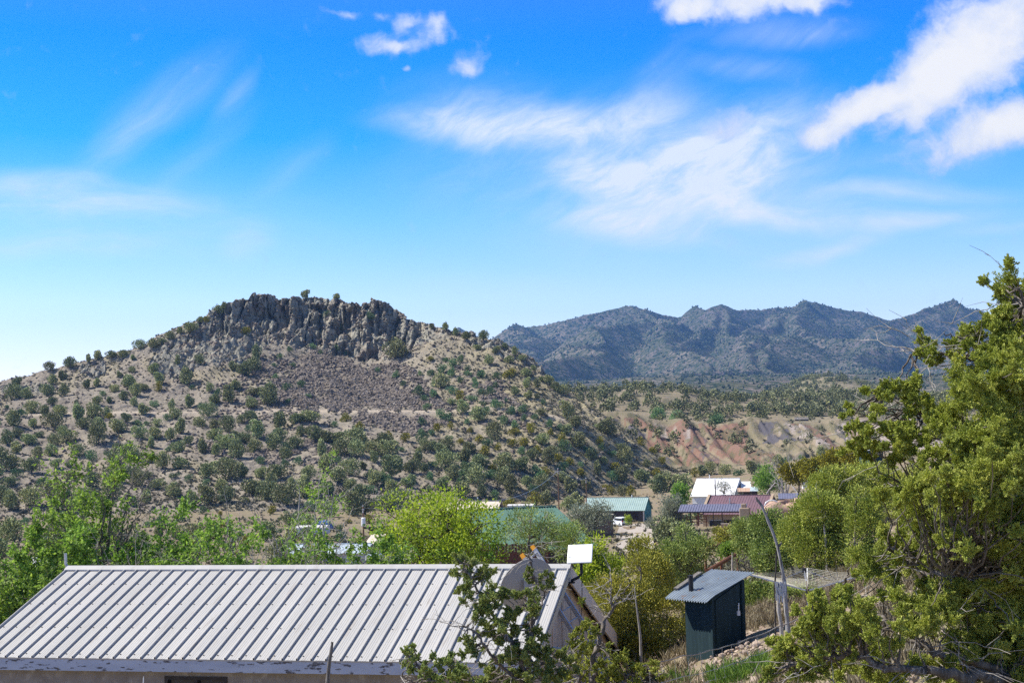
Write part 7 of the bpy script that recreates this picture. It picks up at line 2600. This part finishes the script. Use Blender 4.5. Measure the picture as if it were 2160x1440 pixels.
def plant(kind, protos, px, py, s, name, cat, label):
    h = hit(px, py, ("ground",))
    if h is None:
        return
    o = link(name, protos[int(_rj.integers(len(protos)))], None, (h[0].x, h[0].y, h[0].z - .1), _rj.uniform(0, 6.28))
    o.scale = (s * _rj.uniform(.9, 1.15), s * _rj.uniform(.9, 1.15), s * _rj.uniform(.85, 1.1))
    tag(o, label, cat, "shrubs on the valley floor")
    VAL.append((kind, px, py, s, o))


_vp = []
_tr = 0
while len(_vp) < 105 and _tr < 9000:
    _tr += 1
    x, y = _rj.uniform(-40, 1480), _rj.uniform(1068, 1195)
    if y < np.interp(x, [0, 700, 1000, 1250, 1420], [1090, 1080, 1060, 1048, 1025]) or (1290 < x < 1395 and y > 1095) or (1225 < x < 1380 and y > 1072) or (930 < x < 1290 and 1050 < y < 1125):
        continue
    if any(math.hypot(x - a, (y - b) * 1.6) < 24 for a, b in _vp):
        continue
    _vp.append((x, y))
for (x, y) in _vp:
    k = _rj.choice(3, p=[.34, .22, .44])
    plant(("juniper", "yellow shrub", "green shrub")[k], (JUN, YEL, GRN)[k], x, y, _rj.uniform(.5, 1.0) * (1, .8, 1.0)[k], ("juniper", "yellow_shrub", "green_shrub")[k], ("juniper tree", "shrub", "shrub")[k], "")
for (x, y, k, s) in [(690, 1090, 0, 1.0), (745, 1088, 0, 1.3), (770, 1085, 0, 1.1), (820, 1080, 0, 1.2), (1075, 1070, 1, 1.0), (1130, 1066, 1, 1.1), (1150, 1064, 0, 1.0), (1215, 1070, 0, 1.2), (1200, 1075, 0, .9), (1310, 1046, 0, .8), (1330, 1046, 1, .9), (1290, 1044, 1, .9), (1390, 1040, 0, 1.3), (1410, 1036, 0, 1.4), (1440, 1030, 0, 1.2), (1465, 1006, 1, .9), (1480, 1003, 0, 1.0), (1500, 1000, 0, .9), (1530, 1000, 0, .9), (1560, 1002, 2, 1.2), (1585, 1000, 0, 1.0), (1600, 990, 2, 1.0), (1640, 985, 0, 1.0), (1660, 980, 2, 1.2), (1690, 970, 2, 1.0), (1730, 962, 0, .9)]:
    plant(("juniper", "yellow shrub", "green shrub")[k], (JUN, YEL, GRN)[k], x, y, s, ("juniper", "yellow_shrub", "green_shrub")[k], ("juniper tree", "shrub", "shrub")[k], "")


def vzone(x, y):
    if x > 1380:
        return "before the red and grey banks" if y < 1050 else "near the silvery trees"
    row = "on the far valley side" if y < 1105 else "mid-valley" if y < 1150 else "in the near valley"
    col = ["at far left", "below the tall ragged tree", "before the hill", "near the mobile home", "near the cream barn", "near the teal garage"][int(np.searchsorted([120, 330, 580, 850, 1140], x))]
    return row + " " + col


_z = {}
for rec in VAL:
    _z.setdefault((rec[0], "small" if rec[3] < .8 else "large", vzone(rec[1], rec[2])), []).append(rec)
for (kind, sz, zn), L in _z.items():
    L.sort(key=lambda r: r[1])
    for i, r in enumerate(L):
        r[4]["label"] = ("the only " if len(L) == 1 else ORD[0] + " " if i == 0 else ORD[min(i, 19)] + " from left ") + sz + " " + ADJ[kind] + " " + zn

# ---- grass, tufts and pebbles of the ground
def ground_scatter(name, n, region, s0, s1, protos, mat, label, seed, ymin, ymax, kind="grass"):
    rng = np.random.default_rng(seed)
    px = rng.uniform(-150, 3000 if name == "dry_grass" else 2300, n * 6)
    Yd = np.exp(rng.uniform(math.log(ymin), math.log(ymax), n * 6))
    u = ray(px, 930)[0]
    X, Y = u * Yd, Yd
    Z = ground_z(X, Y)
    pxx, pyy = to_px(np.stack([X, Y, Z], -1))
    w = region(pxx, pyy, X, Y)
    ok = rng.uniform(size=len(w)) < w
    P = np.stack([X, Y, Z], -1)[ok][:n]
    return tag(link(name, scatter_mesh(name, P, rng.uniform(s0, s1, len(P)), protos, [mat], rng)), label, kind, kind="stuff")


blade = []
for i in range(4):
    rr_ = np.random.default_rng(390 + i)
    mb = MB()
    n = 16
    d = unit(rand_dirs(n, rr_, 1.5))
    L_ = rr_.uniform(.6, 1.1, n)
    mb.spindles(d * L_[:, None] * .45 + rr_.normal(size=(n, 3)) * [.18, .18, 0], d, L_, .055, 0, rr_.uniform(0, 1, n), rr_)
    blade.append((np.concatenate(mb.v), np.concatenate(mb.t), np.concatenate(mb.mt), np.concatenate(mb.tt)))
ground_scatter("grass", 2600, lambda px, py, X, Y: np.maximum(soft_poly(px, py, [(1475, 1445), (1500, 1415), (1560, 1408), (1600, 1392), (1625, 1396), (1610, 1425), (1560, 1445)], 8, 91), .8 * soft_poly(px, py, [(1385, 1440), (1420, 1420), (1460, 1432), (1440, 1450)], 8, 92)) * (Y > 20) * (Y < 34), .16, .34, blade, M_GRASS, "bright green grass patch below the heap of stones", 93, 20, 34)
ground_scatter("dry_grass", 10000, lambda px, py, X, Y: (px > 1150) * (1 - in_poly(px, py, [(1470, 1450), (1470, 1390), (1540, 1335), (1660, 1330), (1660, 1450)])) * smooth(-.25, .35, fbm(X / 3.0, Y / 3.0, 0, 3, 94)) * .8, .14, .42, blade, M_DRYGRASS, "dry tan grass over the right slope", 95, 8, 130)
ground_scatter("sage_tufts", 9000, lambda px, py, X, Y: smooth(-.3, .4, fbm(X / 14, Y / 14, 0, 3, 96)), .35, 1.15, tuft, M_SAGE, "grey green sage tufts over the valley floor", 97, 45, 470, "scrub")
ground_scatter("pebbles", 5000, lambda px, py, X, Y: (px > 1250) * (.25 + smooth(0, .5, fbm(X / 2.5, Y / 2.5, 0, 3, 98))), .02, .10, rocks_p, M_STONE, "small stones strewn over the right slope", 99, 9, 70, "stones")
